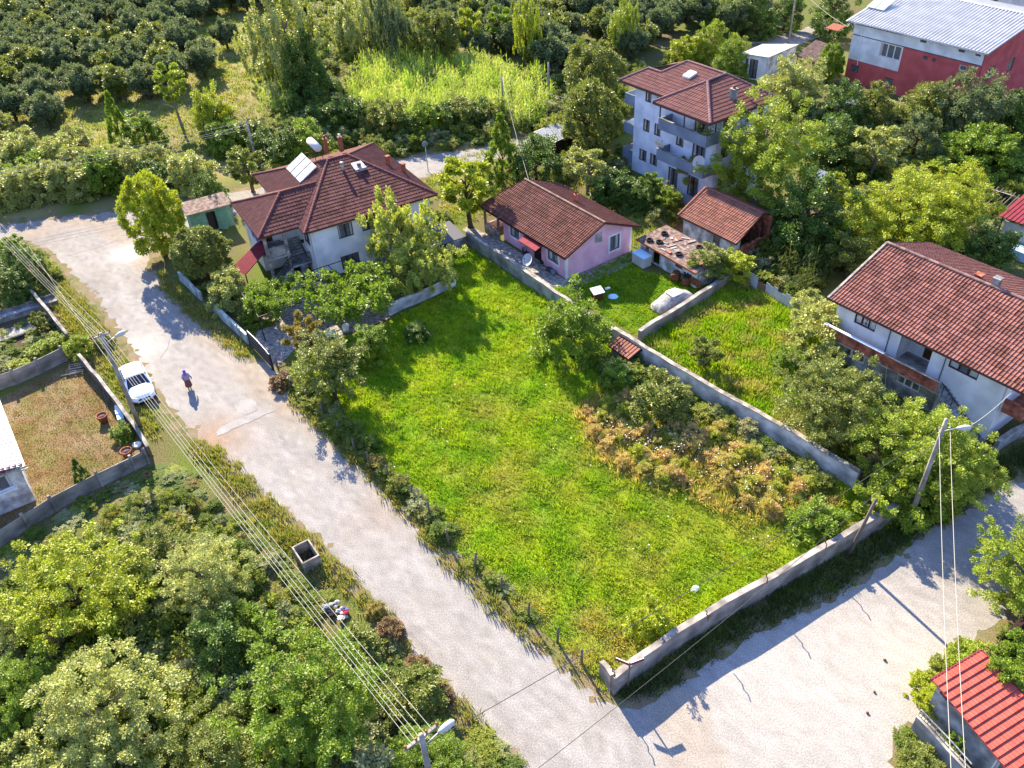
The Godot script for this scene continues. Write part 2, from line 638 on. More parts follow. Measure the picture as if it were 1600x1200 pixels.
func sheet(called: String, label: String, category: String, poly: PackedVector2Array, cell: float, y: float, color: Callable, m: Material) -> MeshInstance3D:
	var st := fresh(true)
	var lo := poly[0]
	var hi := poly[0]
	for v in poly:
		lo = lo.min(v)
		hi = hi.max(v)
	var nx := int(ceil((hi.x - lo.x) / cell))
	var nz := int(ceil((hi.y - lo.y) / cell))
	var ok := []
	for j in nz + 1:
		var row := PackedByteArray()
		for i in nx + 1:
			row.append(1 if inside(lo + Vector2(i, j) * cell, poly) else 0)
		ok.append(row)
	var edge := {}
	for k in poly.size():
		var a := poly[k]
		var b := poly[(k + 1) % poly.size()]
		var n := maxi(1, int(a.distance_to(b) / (cell * 0.2)))
		for q in n + 1:
			var c := ((a.lerp(b, float(q) / n) - lo) / cell).floor()
			edge[Vector2i(c)] = true
	for j in nz:
		for i in nx:
			var s: int = ok[j][i] + ok[j][i + 1] + ok[j + 1][i] + ok[j + 1][i + 1]
			var a := lo + Vector2(i, j) * cell
			var corners := PackedVector2Array([a, a + Vector2(0, cell), a + Vector2(cell, cell), a + Vector2(cell, 0)])
			var pieces := []
			if edge.has(Vector2i(i, j)):
				pieces = Geometry2D.intersect_polygons(corners, poly)
			elif s == 4:
				pieces = [corners]
			for piece in pieces:
				var idx := Geometry2D.triangulate_polygon(piece)
				for t in range(0, idx.size(), 3):
					var p: Array = [piece[idx[t]], piece[idx[t + 1]], piece[idx[t + 2]]]
					if (p[1] - p[0]).cross(p[2] - p[0]) < 0.0:
						p = [p[0], p[2], p[1]]
					for v in p:
						st.set_color(color.call(v))
						st.add_vertex(Vector3(v.x, y, v.y))
	var o := obj(called, st, m)
	tag(o, label, category, "", "structure")
	return o


func near(p: Vector2, at: Vector2, r: float) -> float:
	return exp(-p.distance_squared_to(at) / (r * r))


func n2(p: Vector2, f: float, shift := 0.0) -> float:
	return soft.get_noise_2d(p.x * f + shift, p.y * f - shift)


func mixc(a: Color, b: Color, t: float) -> Color:
	return a.lerp(b, clampf(t, 0.0, 1.0))


func ground_color(p: Vector2) -> Color:
	var green := Color(0.15, 0.20, 0.03)
	var earth := Color(0.20, 0.145, 0.085)
	var straw := Color(0.36, 0.30, 0.12)
	var c := mixc(green, earth, 0.4 + n2(p, 1.2) * 1.2 + n2(p, 5.0, 40.0) * 0.5)
	if p.y < -78.0 and p.x < 0.0:
		c = mixc(c, straw, 0.5 + n2(p, 1.5, 90.0) * 1.3)
	return c


func from_line(p: Vector2, line: Array) -> float:
	var d := INF
	for k in line.size() - 1:
		d = minf(d, p.distance_to(Geometry2D.get_closest_point_to_segment(p, line[k], line[k + 1])))
	return d


func road_color(p: Vector2) -> Color:
	var c := Color(0.390, 0.368, 0.345)
	var d := from_line(p, street_line) + n2(p, 3.0, 200.0) * 0.8
	c = mixc(c, Color(0.335, 0.31, 0.295), exp(-pow((d - 1.9) / 0.45, 2.0)) * (0.45 + n2(p, 2.0, 5.0)))
	c = mixc(c, Color(0.45, 0.43, 0.415), exp(-pow((d - 1.0) / 0.4, 2.0)) * 0.6)
	c = mixc(c, Color(0.40, 0.31, 0.22), clampf((d - 2.9) * 0.5, 0.0, 0.55) if d < 6.0 else 0.0)
	c = mixc(c, Color(0.32, 0.29, 0.275), n2(p, 1.5, 10.0) * 0.25)
	c = mixc(c, Color(0.50, 0.46, 0.42), n2(p, 0.9, 60.0) * 0.35)
	c = mixc(c, Color(0.34, 0.27, 0.20), n2(p, 2.7, 120.0) * 0.25)
	c *= 1.0 + n2(p, 16.0, 7.0) * 0.22 + n2(p, 6.0, 17.0) * 0.10
	c = mixc(c, Color(0.72, 0.70, 0.67), near(p, Vector2(-35.34, -70.91), 1.5) * 1.2)
	c = mixc(c, Color(0.62, 0.57, 0.52), near(p, Vector2(-29.54, -54.84), 2.0) * 0.9)
	c = mixc(c, Color(0.25, 0.22, 0.21), near(p, Vector2(-37.5, -64.49), 2.2) * 0.7)
	c = mixc(c, Color(0.25, 0.22, 0.21), near(p, Vector2(-34.56, -60.15), 1.5) * 0.6)
	c = mixc(c, Color(0.30, 0.24, 0.19), near(p, Vector2(-45.57, -75.32), 5.0) * 0.4)
	c = mixc(c, Color(0.40, 0.27, 0.18), near(p, Vector2(-21, -43.48), 2.4) * 0.9)
	c = mixc(c, Color(0.42, 0.30, 0.20), near(p, Vector2(-8.3, -36), 1.8) * 0.3)
	c = mixc(c, Color(0.60, 0.56, 0.50), near(p, Vector2(13.24, -22.51), 7.0) * 0.55)
	c = mixc(c, Color(0.62, 0.56, 0.47), near(p, Vector2(19.77, -23.88), 3.0) * 0.6)
	return c * (0.80 + n2(p, 40.0, 3.0) * 0.16)


func dryness(p: Vector2) -> float:   # how far the field has dried out to straw here
	var d := 0.0
	for s in dry_spots:
		d = maxf(d, near(p, s[0], s[1]) * s[2])
	return clampf(d + n2(p, 3.0, 33.0) * 0.35, 0.0, 1.0)


func field_color(p: Vector2) -> Color:
	var c := mixc(Color(0.18, 0.33, 0.010), Color(0.29, 0.38, 0.010), 0.5 + n2(p, 2.2, 21.0) * 1.3)
	return mixc(c, Color(0.34, 0.235, 0.085), dryness(p))


func lay_ground() -> void:
	ROAD = [Vector2(0.02, -18.97), Vector2(-1.85, -21.08), Vector2(-2.92, -22.64), Vector2(-4.05, -23.75), Vector2(-5, -24.9), Vector2(-6.13, -26.3), Vector2(-7.22, -28.17), Vector2(-8.69, -29.98), Vector2(-9.96, -31.65), Vector2(-11.19, -32.58), Vector2(-12.52, -34.5), Vector2(-14.09, -36.44), Vector2(-15.56, -37.92), Vector2(-16.97, -39.45), Vector2(-18.36, -40.87), Vector2(-19.85, -42.36), Vector2(-21.31, -43.5), Vector2(-22.44, -44.79), Vector2(-24.05, -46.58), Vector2(-25.48, -48.35), Vector2(-27.39, -51.59), Vector2(-29.54, -54.84), Vector2(-30.91, -56.55), Vector2(-32.35, -58.7), Vector2(-34.07, -61.08), Vector2(-36.81, -64.94), Vector2(-39.32, -67.39), Vector2(-41.37, -70.14), Vector2(-43.63, -72.82), Vector2(-46.22, -74.62), Vector2(-48.09, -75.35), Vector2(-52.77, -74.61), Vector2(-54.5, -78.22), Vector2(-50.66, -78.31), Vector2(-47, -78.84), Vector2(-43.3, -79.38), Vector2(-39.56, -79.91), Vector2(-35.88, -80.76), Vector2(-32.18, -81.77), Vector2(-25.87, -83.55), Vector2(-18.13, -86.52), Vector2(-11.36, -88.97), Vector2(-6.42, -90.04), Vector2(-2.48, -90.74), Vector2(3.77, -92.97), Vector2(4.32, -89.97), Vector2(-1.78, -87.34), Vector2(-5.58, -85.19), Vector2(-9.62, -83.8), Vector2(-14.79, -81.38), Vector2(-21.62, -78.58), Vector2(-28.93, -76.69), Vector2(-32.74, -74.87), Vector2(-33.77, -73.7), Vector2(-33.25, -71.15), Vector2(-32.78, -68.04), Vector2(-31.34, -66.54), Vector2(-29.53, -63.65), Vector2(-27.5, -60.9), Vector2(-26.14, -58.83), Vector2(-24.04, -56.78), Vector2(-22.46, -54.86), Vector2(-20.81, -53.34), Vector2(-19.59, -52.24), Vector2(-18.06, -51.93), Vector2(-17.92, -50.17), Vector2(-16.28, -47.91), Vector2(-14.81, -45.99), Vector2(-13.4, -44.03), Vector2(-11.83, -42.08), Vector2(-10.08, -39.79), Vector2(-8.43, -37.53), Vector2(-6.66, -34.93), Vector2(-5.02, -32.62), Vector2(-3.42, -30.51), Vector2(-2, -28.45), Vector2(-0.73, -26.93), Vector2(0.4, -25.8), Vector2(1.8, -24.58), Vector2(2.83, -23.5), Vector2(3.65, -22.41), Vector2(4.33, -22.1), Vector2(5.67, -22.29), Vector2(7.02, -22.82), Vector2(8.81, -23.84), Vector2(10.74, -25.13), Vector2(12.63, -26.05), Vector2(14.55, -26.84), Vector2(16.5, -27.62), Vector2(18.71, -28.96), Vector2(21.06, -30.46), Vector2(23.52, -32), Vector2(26.01, -33.41), Vector2(28.51, -34.68), Vector2(31.61, -36.19), Vector2(37.39, -38.64), Vector2(31.85, -29.15), Vector2(26.71, -26.72), Vector2(24.56, -25.78), Vector2(22.81, -24.88), Vector2(21.37, -24.22), Vector2(20.4, -23.47), Vector2(19.35, -22.13), Vector2(17.91, -20.88), Vector2(16.8, -19.98), Vector2(15.92, -17.35)]
	street_line = [Vector2(-42.75, -73.72), Vector2(-37.23, -67.73), Vector2(-28.43, -55), Vector2(-21.36, -45.86), Vector2(-14.83, -39.58), Vector2(-9.64, -33.78), Vector2(-4.16, -27.97), Vector2(0.12, -23.67), Vector2(2.9, -19.86)]
	FIELD = [Vector2(-17.03, -49.48), Vector2(-13.62, -45.54), Vector2(-10.42, -41.03), Vector2(-7.67, -38.15), Vector2(-4.69, -33.92), Vector2(-2.05, -30.64), Vector2(0.32, -27.47), Vector2(2.47, -24.79), Vector2(3.84, -23.16), Vector2(7.67, -25.48), Vector2(13.55, -28.76), Vector2(19, -31.79), Vector2(21.69, -33.22), Vector2(20.56, -35.67), Vector2(16.71, -40.35), Vector2(12.63, -45.93), Vector2(8.11, -53.04), Vector2(2.66, -59.78), Vector2(-3.11, -68.24), Vector2(-4.86, -67.96), Vector2(-4.23, -61.52), Vector2(-9.46, -57.17), Vector2(-11.98, -55.43), Vector2(-15.81, -53.8)]
	YARD = [Vector2(3.76, -60.17), Vector2(5.12, -61.56), Vector2(11.18, -65.7), Vector2(12.7, -65.53), Vector2(11.54, -62.45), Vector2(17.14, -60.28), Vector2(18.7, -60.53), Vector2(10.05, -52.77), Vector2(7.52, -56.4)]
	STRIP = [Vector2(10.08, -52), Vector2(19.02, -60.29), Vector2(23.03, -54.84), Vector2(23.21, -48.89), Vector2(18.93, -42.74), Vector2(17.28, -41.19), Vector2(13.59, -46.21)]
	DRY = [Vector2(-39.02, -48.81), Vector2(-35.91, -51.57), Vector2(-34.07, -53.42), Vector2(-33.2, -54.17), Vector2(-31.28, -51.54), Vector2(-27.3, -46.02), Vector2(-24.39, -42.35), Vector2(-24.74, -41.39), Vector2(-27.72, -38.46), Vector2(-30.26, -36.69), Vector2(-32.65, -34.96)]
	VEG = [Vector2(-44.25, -60.16), Vector2(-38.92, -63.08), Vector2(-34.98, -56.94), Vector2(-34.33, -54.11), Vector2(-38.56, -50.95), Vector2(-39.7, -50.28)]
	COURT = [Vector2(-20.26, -55.52), Vector2(-20.3, -60.17), Vector2(-17.96, -64.02), Vector2(-16.25, -63.84), Vector2(-10.34, -60.14), Vector2(-9.7, -57.48), Vector2(-12.03, -55.88), Vector2(-16.43, -54.54), Vector2(-17.78, -51.5)]
	CORN = [Vector2(-19.19, -110.33), Vector2(-18.26, -121.73), Vector2(-12.12, -124.93), Vector2(-2.87, -119.09), Vector2(2.3, -114.25), Vector2(6.4, -111.05), Vector2(7.45, -102.75), Vector2(4.61, -94.94), Vector2(-1.33, -96.78), Vector2(-6.62, -96.57), Vector2(-10.43, -97.12), Vector2(-16.93, -101.11)]
	dry_spots = [[Vector2(8.25, -41.05), 4.0, 0.75], [Vector2(10.41, -39.04), 3.5, 0.7], [Vector2(14.67, -36.41), 4.0, 0.75], [Vector2(13.25, -40.64), 3.0, 0.6], [Vector2(11.37, -44.07), 3.0, 0.55], [Vector2(3.56, -27.25), 1.3, 0.7], [Vector2(5.2, -25.56), 1.8, 0.65], [Vector2(2.49, -24.98), 1.6, 0.7],
		[Vector2(-0, -27.9), 1.6, 0.6], [Vector2(-4.3, -33.64), 1.4, 0.5], [Vector2(-1.89, -45.22), 2.0, 0.35], [Vector2(-0.36, -37.58), 3.0, 0.35], [Vector2(6.83, -31.86), 3.0, 0.3]]
	var st := fresh(true)
	var xs := [-3000.0, -900.0, -350.0, -180.0]
	for k in 121:
		xs.append(-120.0 + k * 2.0)
	xs.append_array([180.0, 350.0, 900.0, 3000.0])
	for i in xs.size() - 1:
		for j in xs.size() - 1:
			var q := []
			for c in [[i, j], [i, j + 1], [i + 1, j + 1], [i + 1, j]]:
				q.append(Vector2(xs[c[0]], xs[c[1]] - 70.0))
			for k in [0, 2, 1, 0, 3, 2]:
				st.set_color(ground_color(q[k]))
				st.add_vertex(Vector3(q[k].x, 0, q[k].y))
	tag(obj("ground", st, M.ground), "dry grass and bare earth under the gardens and orchards", "ground", "", "structure")
	var wide := Geometry2D.offset_polygon(PackedVector2Array(ROAD), 0.8, Geometry2D.JOIN_ROUND)
	var verge_tone := func(p): return mixc(mixc(Color(0.30, 0.22, 0.13), Color(0.20, 0.20, 0.06), 0.5 + n2(p, 5.0) * 1.6), Color(0.36, 0.30, 0.24), n2(p, 12.0, 50.0) * 1.5)
	sheet("road_verge", "strip of dry earth and straw along both sides of the street", "verge", rough_edge(wide[0], 0.4, 0.7), 0.5, 0.004, verge_tone, M.verge)
	sheet("road", "pale worn gravel and concrete village street with its junction", "road", rough_edge(ROAD, 0.4, 0.32), 0.35, 0.009, road_color, M.road)
	sheet("meadow", "bright green grass plot in the middle, drying to straw near the long wall", "grass", rough_edge(FIELD, 0.8, 0.2), 0.5, 0.006, field_color, M.ground)
	var lush := func(p): return mixc(Color(0.12, 0.225, 0.012), Color(0.17, 0.25, 0.015), 0.5 + n2(p, 3.0) * 1.4)
	sheet("lawn", "green lawn of the pink house with a small white shed", "lawn", PackedVector2Array(YARD), 0.8, 0.004, lush, M.ground)
	sheet("garden_strip", "overgrown green garden strip behind the long wall", "grass", PackedVector2Array(STRIP), 0.8, 0.004, lush, M.ground)
	var dry := func(p): return mixc(mixc(Color(0.235, 0.145, 0.065), Color(0.33, 0.235, 0.13), 0.5 + n2(p, 2.5) * 1.6), Color(0.19, 0.20, 0.05), n2(p, 3.5, 70.0) * 1.4 + 0.12)
	sheet("dry_lawn", "dried out brown lawn by the white roofed house", "lawn", PackedVector2Array(DRY), 0.5, 0.004, dry, M.ground)
	var bed := func(p): return mixc(Color(0.13, 0.09, 0.055), Color(0.12, 0.17, 0.03), 0.4 + n2(p, 4.0) * 1.5)
	sheet("vegetable_bed", "dark soil of the kitchen garden behind the concrete fence", "soil", PackedVector2Array(VEG), 0.8, 0.004, bed, M.ground)
	var slab := func(p): return Color(0.95, 0.9, 0.85) * (1.0 + n2(p, 4.0) * 0.25)
	sheet("courtyard", "concrete courtyard in front of the white house", "pavement", PackedVector2Array(COURT), 1.0, 0.013, slab, M.paving)
	var clear := func(p): return mixc(Color(0.40, 0.33, 0.13), Color(0.20, 0.26, 0.03), 0.45 + n2(p, 1.6) * 1.5)
	for q in [[Vector2(-49.2, -146.4), Vector2(-45.15, -149.31), Vector2(-36.05, -146.41), Vector2(-34.4, -137.69), Vector2(-38.35, -135.15), Vector2(-43.02, -134.08), Vector2(-46.65, -138.64)], [Vector2(-43.11, -129.79), Vector2(-36.97, -128.72), Vector2(-31.29, -121.2), Vector2(-29.16, -113.12), Vector2(-33.49, -112.6), Vector2(-37.19, -115.65), Vector2(-40.96, -122.01)], [Vector2(-27.76, -103.77), Vector2(-24.08, -101.75), Vector2(-21.28, -98.7), Vector2(-20.81, -92.92), Vector2(-24.03, -92.46), Vector2(-26.83, -95.61)], [Vector2(-52.87, -112.07), Vector2(-48.9, -110.3), Vector2(-45.92, -101.25), Vector2(-47.32, -98.49), Vector2(-51.25, -104.08)]]:
		sheet("clearing", "sunny mown clearing between the orchard bushes", "grass", rough_edge(q, 1.0, 0.8), 1.2, 0.004, clear, M.ground)
	var pale := func(p): return Color(0.335, 0.32, 0.305) * (1.0 + n2(p, 6.0) * 0.3)
	sheet("concrete_ramp", "raised pale concrete strip patching the street by the plot", "pavement", rough_edge([Vector2(-20.73, -44.38), Vector2(-20.2, -45.14), Vector2(-19.42, -45.69), Vector2(-18.28, -46.29), Vector2(-17.32, -46.99), Vector2(-16.94, -46.46), Vector2(-17.96, -45.63), Vector2(-19.24, -44.85), Vector2(-20.07, -44.19), Vector2(-20.45, -43.96)], 0.3, 0.08), 0.5, 0.024, pale, M.road)
	sheet("concrete_patch", "small round concrete patch in the street by the plot", "pavement", rough_edge([Vector2(-20.07, -47.37), Vector2(-19.71, -47.85), Vector2(-18.97, -47.86), Vector2(-18.38, -47.22), Vector2(-18.32, -46.5), Vector2(-18.98, -46.14), Vector2(-19.67, -46.41)], 0.3, 0.08), 0.5, 0.016, pale, M.road)
	sheet("lane", "sunlit farm lane running past the far orchards", "road", rough_edge([Vector2(32.16, -120.52), Vector2(37.33, -123.13), Vector2(42.86, -126.42), Vector2(48.63, -129.86), Vector2(55.57, -133.27), Vector2(63.08, -137.52), Vector2(61.24, -132.83), Vector2(53.76, -128.2), Vector2(47.84, -124.54), Vector2(42.02, -120.48), Vector2(36.72, -117.43), Vector2(31.75, -115.01)], 0.8, 0.3), 1.5, 0.006, road_color, M.road)
	sheet("garden_path", "pale concrete path along the pink house by the wall", "path", PackedVector2Array([Vector2(-3.91, -72.02), Vector2(-3.25, -72.71), Vector2(0.25, -68.57), Vector2(5.09, -61.88), Vector2(11.23, -66.04), Vector2(12.38, -66.02), Vector2(12.48, -64.87), Vector2(5.82, -60.26), Vector2(3.82, -60.98), Vector2(0.04, -65.35), Vector2(-2.94, -70.15)]), 1.0, 0.016, slab, M.paving)
	# long cracks in the street
	for c in [[Vector3(-19.23, -0.02, -44.81), Vector3(-20.04, -0.02, -44.08), Vector3(-20.52, -0.02, -43.85)], [Vector3(-41.12, 0, -71.07), Vector3(-38.83, 0, -72.27), Vector3(-37.17, 0, -73.71)], [Vector3(-36.32, 0, -64.36), Vector3(-35.69, 0, -62.74), Vector3(-34.17, 0, -60.6)], [Vector3(-27.24, 0, -56.2), Vector3(-27.02, 0, -54.86), Vector3(-27.26, 0, -53.61)]]:
		var cs := fresh()
		cs.set_color(Color(0.26, 0.235, 0.215))
		for k in c.size() - 1:
			bar(cs, c[k] + UPV * 0.008, c[k + 1] + UPV * 0.008, 0.045, 0.012)
		tag(obj("road_crack", cs, M.plain), "thin dark crack across the worn street surface", "crack", "cracks in the street", "structure")

# ---------------------------------------------------------------- garden walls, fences, posts
func wall_run(called: String, label: String, pts: Array, h: float, thick: float, m: Material, group := "", cope: Material = null, ragged := 0.0) -> Node3D:
	var base: Vector3 = pts[0]
	var o := thing(called, label, "wall", base, 0.0, group)
	var st := fresh()
	var ct := fresh()
	var path := []
	for k in pts.size() - 1:
		var a: Vector3 = pts[k] - base
		var b: Vector3 = pts[k + 1] - base
		var n := maxi(1, int(a.distance_to(b) / 1.2))
		for q in n:
			path.append(a.lerp(b, float(q) / n))
	path.append(pts[pts.size() - 1] - base)
	var rows := []
	for k in path.size():
		var d: Vector3 = (path[mini(k + 1, path.size() - 1)] - path[maxi(k - 1, 0)]).normalized()
		var s := Vector3(-d.z, 0, d.x) * thick * 0.5
		var p: Vector3 = path[k]
		var w := Vector3(soft.get_noise_1d(k * 17.0) * 0.06, 0, soft.get_noise_1d(k * 23.0 + 90.0) * 0.06)
		var top := UPV * (h + soft.get_noise_1d(k * 31.0) * 0.12 + (rng.randf_range(-ragged, ragged) if ragged > 0.0 else 0.0))
		rows.append([p - s + w, p + s + w, p + s + w + top, p - s + w + top])
	for k in rows.size() - 1:
		var a: Array = rows[k]
		var b: Array = rows[k + 1]
		quad(st, a[1], b[1], b[2], a[2])
		quad(st, b[0], a[0], a[3], b[3])
		quad(st, a[2], b[2], b[3], a[3])
	quad(st, rows[0][0], rows[0][1], rows[0][2], rows[0][3])
	var l: Array = rows[rows.size() - 1]
	quad(st, l[1], l[0], l[3], l[2])
	obj("wall_body", st, m, o)
	if cope:
		for k in rows.size() - 1:
			bar(ct, (rows[k][2] + rows[k][3]) * 0.5 + UPV * 0.03, (rows[k + 1][2] + rows[k + 1][3]) * 0.5 + UPV * 0.03, thick + 0.08, 0.06)
		obj("coping", ct, cope, o)
	return o


func wooden_post(p: Vector3, h: float, lean: Vector3, label: String) -> void:
	var o := thing("fence_post", label, "fence post", p, 0.0, "weathered posts along the plot")
	var st := fresh(true)
	tube(st, [UPV * -0.1, UPV * h * 0.5 + lean * 0.4, UPV * h + lean], [0.075, 0.068, 0.06], 7)
	obj("post", st, M.weathered_wood, o)


func walls_and_fences() -> void:
	wall_run("garden_wall", "low rough concrete wall closing the green plot along the gravel junction", [Vector3(4.07, 0, -22.97), Vector3(7.66, 0, -25.41), Vector3(10.51, 0, -26.99), Vector3(13.49, 0, -28.54), Vector3(16.23, 0, -30.03), Vector3(18.89, 0, -31.47), Vector3(21.8, 0, -33.12)], 1.45, 0.34, M.old_concrete)
	wall_run("garden_wall", "short broken wall stub turning the corner beside the street sign", [Vector3(4.08, 0, -23.04), Vector3(3.89, 0, -23.58), Vector3(3.69, 0, -24.02)], 1.35, 0.26, M.old_concrete, "", null, 0.25)
	wall_run("garden_wall", "blue grey plastered wall running from the pink house past the plot", [Vector3(-3.35, 0, -69.1), Vector3(-0.27, 0, -64.61), Vector3(2.53, 0, -60.3), Vector3(5.41, 0, -55.97), Vector3(7.91, 0, -52.29)], 1.2, 0.22, M.grey_render, "", M.old_concrete)
	wall_run("garden_wall", "long pale stained wall between the plot and the garden strip", [Vector3(7.91, 0, -52.29), Vector3(10.02, 0, -49.49), Vector3(12.98, 0, -45.47), Vector3(15.07, 0, -42.94), Vector3(16.84, 0, -40.84), Vector3(18.82, 0, -38.25), Vector3(20.62, 0, -35.83)], 1.4, 0.26, M.old_white, "", M.mortar)
	wall_run("garden_wall", "narrow grey cross wall between the two gardens by the covered car", [Vector3(9.88, 0, -52.27), Vector3(13.5, 0, -55.34), Vector3(16.3, 0, -57.69), Vector3(18.82, 0, -60.11)], 1.0, 0.26, M.old_concrete, "", M.concrete)
	wall_run("garden_wall", "teal washed roadside wall below the round yellowish bush", [Vector3(-28.83, 0, -65.39), Vector3(-27.55, 0, -63.76), Vector3(-26.03, 0, -61.75)], 0.9, 0.2, M.teal_paint)
	wall_run("garden_wall", "teal washed roadside wall ending at the metal gate", [Vector3(-24.65, 0, -60.12), Vector3(-23.25, 0, -58.27), Vector3(-21.82, 0, -56.56), Vector3(-20.58, 0, -54.85)], 0.95, 0.2, M.teal_paint)
	wall_run("garden_wall", "white courtyard wall below the tall pale tree", [Vector3(-9.73, 0, -57.85), Vector3(-8.63, 0, -58.79), Vector3(-7.35, 0, -59.63), Vector3(-4.34, 0, -61.94)], 0.95, 0.2, M.old_white)
	wall_run("garden_wall", "short stone wall stub beside the blue grey wall end", [Vector3(-5.14, 0, -67.29), Vector3(-4.22, 0, -68.36), Vector3(-3.47, 0, -69.24)], 0.8, 0.3, M.grey_render)
	wall_run("garden_wall", "grey wall in front of the right hand house by the road", [Vector3(30.32, 0, -38.26), Vector3(31.8, 0, -39.1), Vector3(34.15, 0, -40.28)], 0.9, 0.24, M.grey_render, "", M.concrete)
	wall_run("garden_wall", "light grey wall with iron railing beside the red roof", [Vector3(17.77, 0, -20.24), Vector3(18.04, 0, -19.6), Vector3(18.47, 0, -18.66), Vector3(18.87, 0, -17.61)], 1.2, 0.2, M.grey_render, "", M.concrete)
	wall_run("garden_wall", "dark stone wall edge beyond the red roof", [Vector3(23.69, 0, -24), Vector3(24.64, 0, -24.61), Vector3(26.43, 0, -25.53)], 1.6, 0.3, M.dark_wood)
	# iron railing on the light grey wall: posts and a rail
	var rr := thing("iron_railing", "grey iron railing on the light grey wall", "railing", Vector3(17.77, 0, -20.24))
	var rs := fresh()
	var rp: Array = [Vector3(17.77, 0, -20.24), Vector3(18.04, 0, -19.6), Vector3(18.47, 0, -18.66), Vector3(18.87, 0, -17.61)]
	for k in 3:
		bar(rs, rp[k] - rp[0] + UPV * 1.75, rp[k + 1] - rp[0] + UPV * 1.75, 0.05, 0.05)
		for q in 4:
			var p: Vector3 = rp[k].lerp(rp[k + 1], q / 4.0) - rp[0]
			bar(rs, p + UPV * 1.2, p + UPV * 1.75, 0.03, 0.03)
	obj("rail", rs, M.galvanised, rr)
	concrete_fence("prefabricated grey concrete fence between kitchen garden and dry lawn", [Vector3(-38.91, 0, -50.44), Vector3(-37.36, 0, -51.31), Vector3(-36.01, 0, -52.53), Vector3(-34.68, 0, -53.97)], 1.25)
	concrete_fence("prefabricated grey concrete fence on the near side of the dry lawn", [Vector3(-31.69, 0, -34.54), Vector3(-30.25, 0, -36.27), Vector3(-29.14, 0, -37.68), Vector3(-26.91, 0, -39.65), Vector3(-25.17, 0, -41), Vector3(-24.47, 0, -41.61)], 1.15)
	wall_run("garden_wall", "narrow roadside wall from the dark gate past the kitchen garden", [Vector3(-42.47, 0, -65.32), Vector3(-40.2, 0, -62.4), Vector3(-37.81, 0, -59.52), Vector3(-35.07, 0, -56.06)], 1.1, 0.16, M.weathered_wood, "", M.concrete)
	wall_run("garden_wall", "narrow roadside wall of the dry lawn behind the utility pole", [Vector3(-33.15, 0, -53.33), Vector3(-30.61, 0, -50.31), Vector3(-28.12, 0, -47.14), Vector3(-26.25, 0, -44.71), Vector3(-24.44, 0, -42.23)], 1.0, 0.16, M.weathered_wood, "", M.concrete)
	# posts and wires along the plot
	var pts: Array = [Vector3(-17.51, 0, -51.08), Vector3(-16.17, 0, -48.87), Vector3(-13.32, 0, -45.38), Vector3(-11.97, 0, -43.25), Vector3(-10.64, 0, -41.48), Vector3(-9.6, 0, -40.05), Vector3(-8.15, 0, -38.65), Vector3(-6.61, 0, -36.79), Vector3(-5.39, 0, -35.15), Vector3(-4.21, 0, -33), Vector3(-2.67, 0, -31.13), Vector3(-1.21, 0, -29.47), Vector3(0.19, 0, -27.64), Vector3(1.62, 0, -26.03), Vector3(2.75, 0, -24.67)]
	var sides := ["beside the metal gate", "under the rusty autumn tree", "below the olive tree by the street", "third along the brambles", "fourth along the brambles", "in the darkest brambles", "leaning towards the meadow", "standing in dry grass",
		"halfway along the plot", "pale topped and thick", "beside the daisies", "seventh from the corner wall", "fourth from the corner wall", "third from the corner wall", "nearest to the corner wall"]
	for k in pts.size():
		wooden_post(pts[k], 1.35 + rng.randf_range(-0.12, 0.15), Vector3(rng.randf_range(-0.12, 0.12), 0, rng.randf_range(-0.12, 0.12)), "grey weathered fence post " + sides[k])
	for h in [0.5, 0.95, 1.3]:
		var st := fresh(true)
		for k in pts.size() - 1:
			tube(st, [pts[k] - pts[0] + UPV * h, (pts[k] + pts[k + 1]) * 0.5 - pts[0] + UPV * (h - 0.05), pts[k + 1] - pts[0] + UPV * h], [0.006], 4, false)
		st.generate_normals()
		var o := put("fence_wire", st.commit(), M.dark_wire)
		o.position = pts[0]
		tag(o, {0.5: "lowest", 0.95: "middle", 1.3: "topmost"}[h] + " strand of wire along the plot fence posts", "wire", "fence wires along the plot")
	# bent reinforcing bars standing on the corner wall
	var bars: Array = [Vector3(4.15, 1.4, -22.96), Vector3(9.3, 1.4, -25.86), Vector3(12.9, 1.4, -28), Vector3(16.69, 1.4, -30.05)]
	for k in bars.size():
		var st := fresh(true)
		tube(st, [Vector3.ZERO, UPV * 0.4, UPV * 0.55 + Vector3(-0.12, 0, 0.02), UPV * 0.75 + Vector3(-0.1, 0, 0.0), UPV * 0.95 + Vector3(-0.22, 0, 0.05)], [0.028], 5)
		st.generate_normals()
		var o := put("bent_rebar", st.commit(), M.rust)
		o.position = bars[k]
		tag(o, "bent rusty bar standing on the corner wall, " + ["at the broken corner", "second from the corner", "third from the corner", "nearest to the wooden pole"][k], "rebar", "bars on the corner wall")
	# metal sheet fence of the garden strip
	var f := thing("sheet_fence", "fence of upright white metal sheets by the corn", "fence", Vector3(19.76, 0, -60.01))
	var a: Vector3 = Vector3.ZERO
	var b: Vector3 = Vector3(22.9, 0, -54.4) - Vector3(19.76, 0, -60.01)
	var d := b.normalized()
	for k in 15:
		var st := fresh()
		var s := a.lerp(b, k / 15.0)
		var e := a.lerp(b, (k + 0.93) / 15.0)
		var up := UPV * rng.randf_range(1.0, 1.35)
		var back := Vector3(-d.z, 0, d.x) * (0.03 if k % 2 else 0.0)
		if k in [4, 5]:
			up = UPV * 0.8
		st.set_color(Color(0.45, 0.22, 0.15) if k in [4, 5] else Color.WHITE * rng.randf_range(0.85, 1.0))
		bar(st, s + back + up * 0.5, e + back + up * 0.5, 0.02, up.y)
		obj("panel", st, M.white_metal, f)
	var fr := fresh()
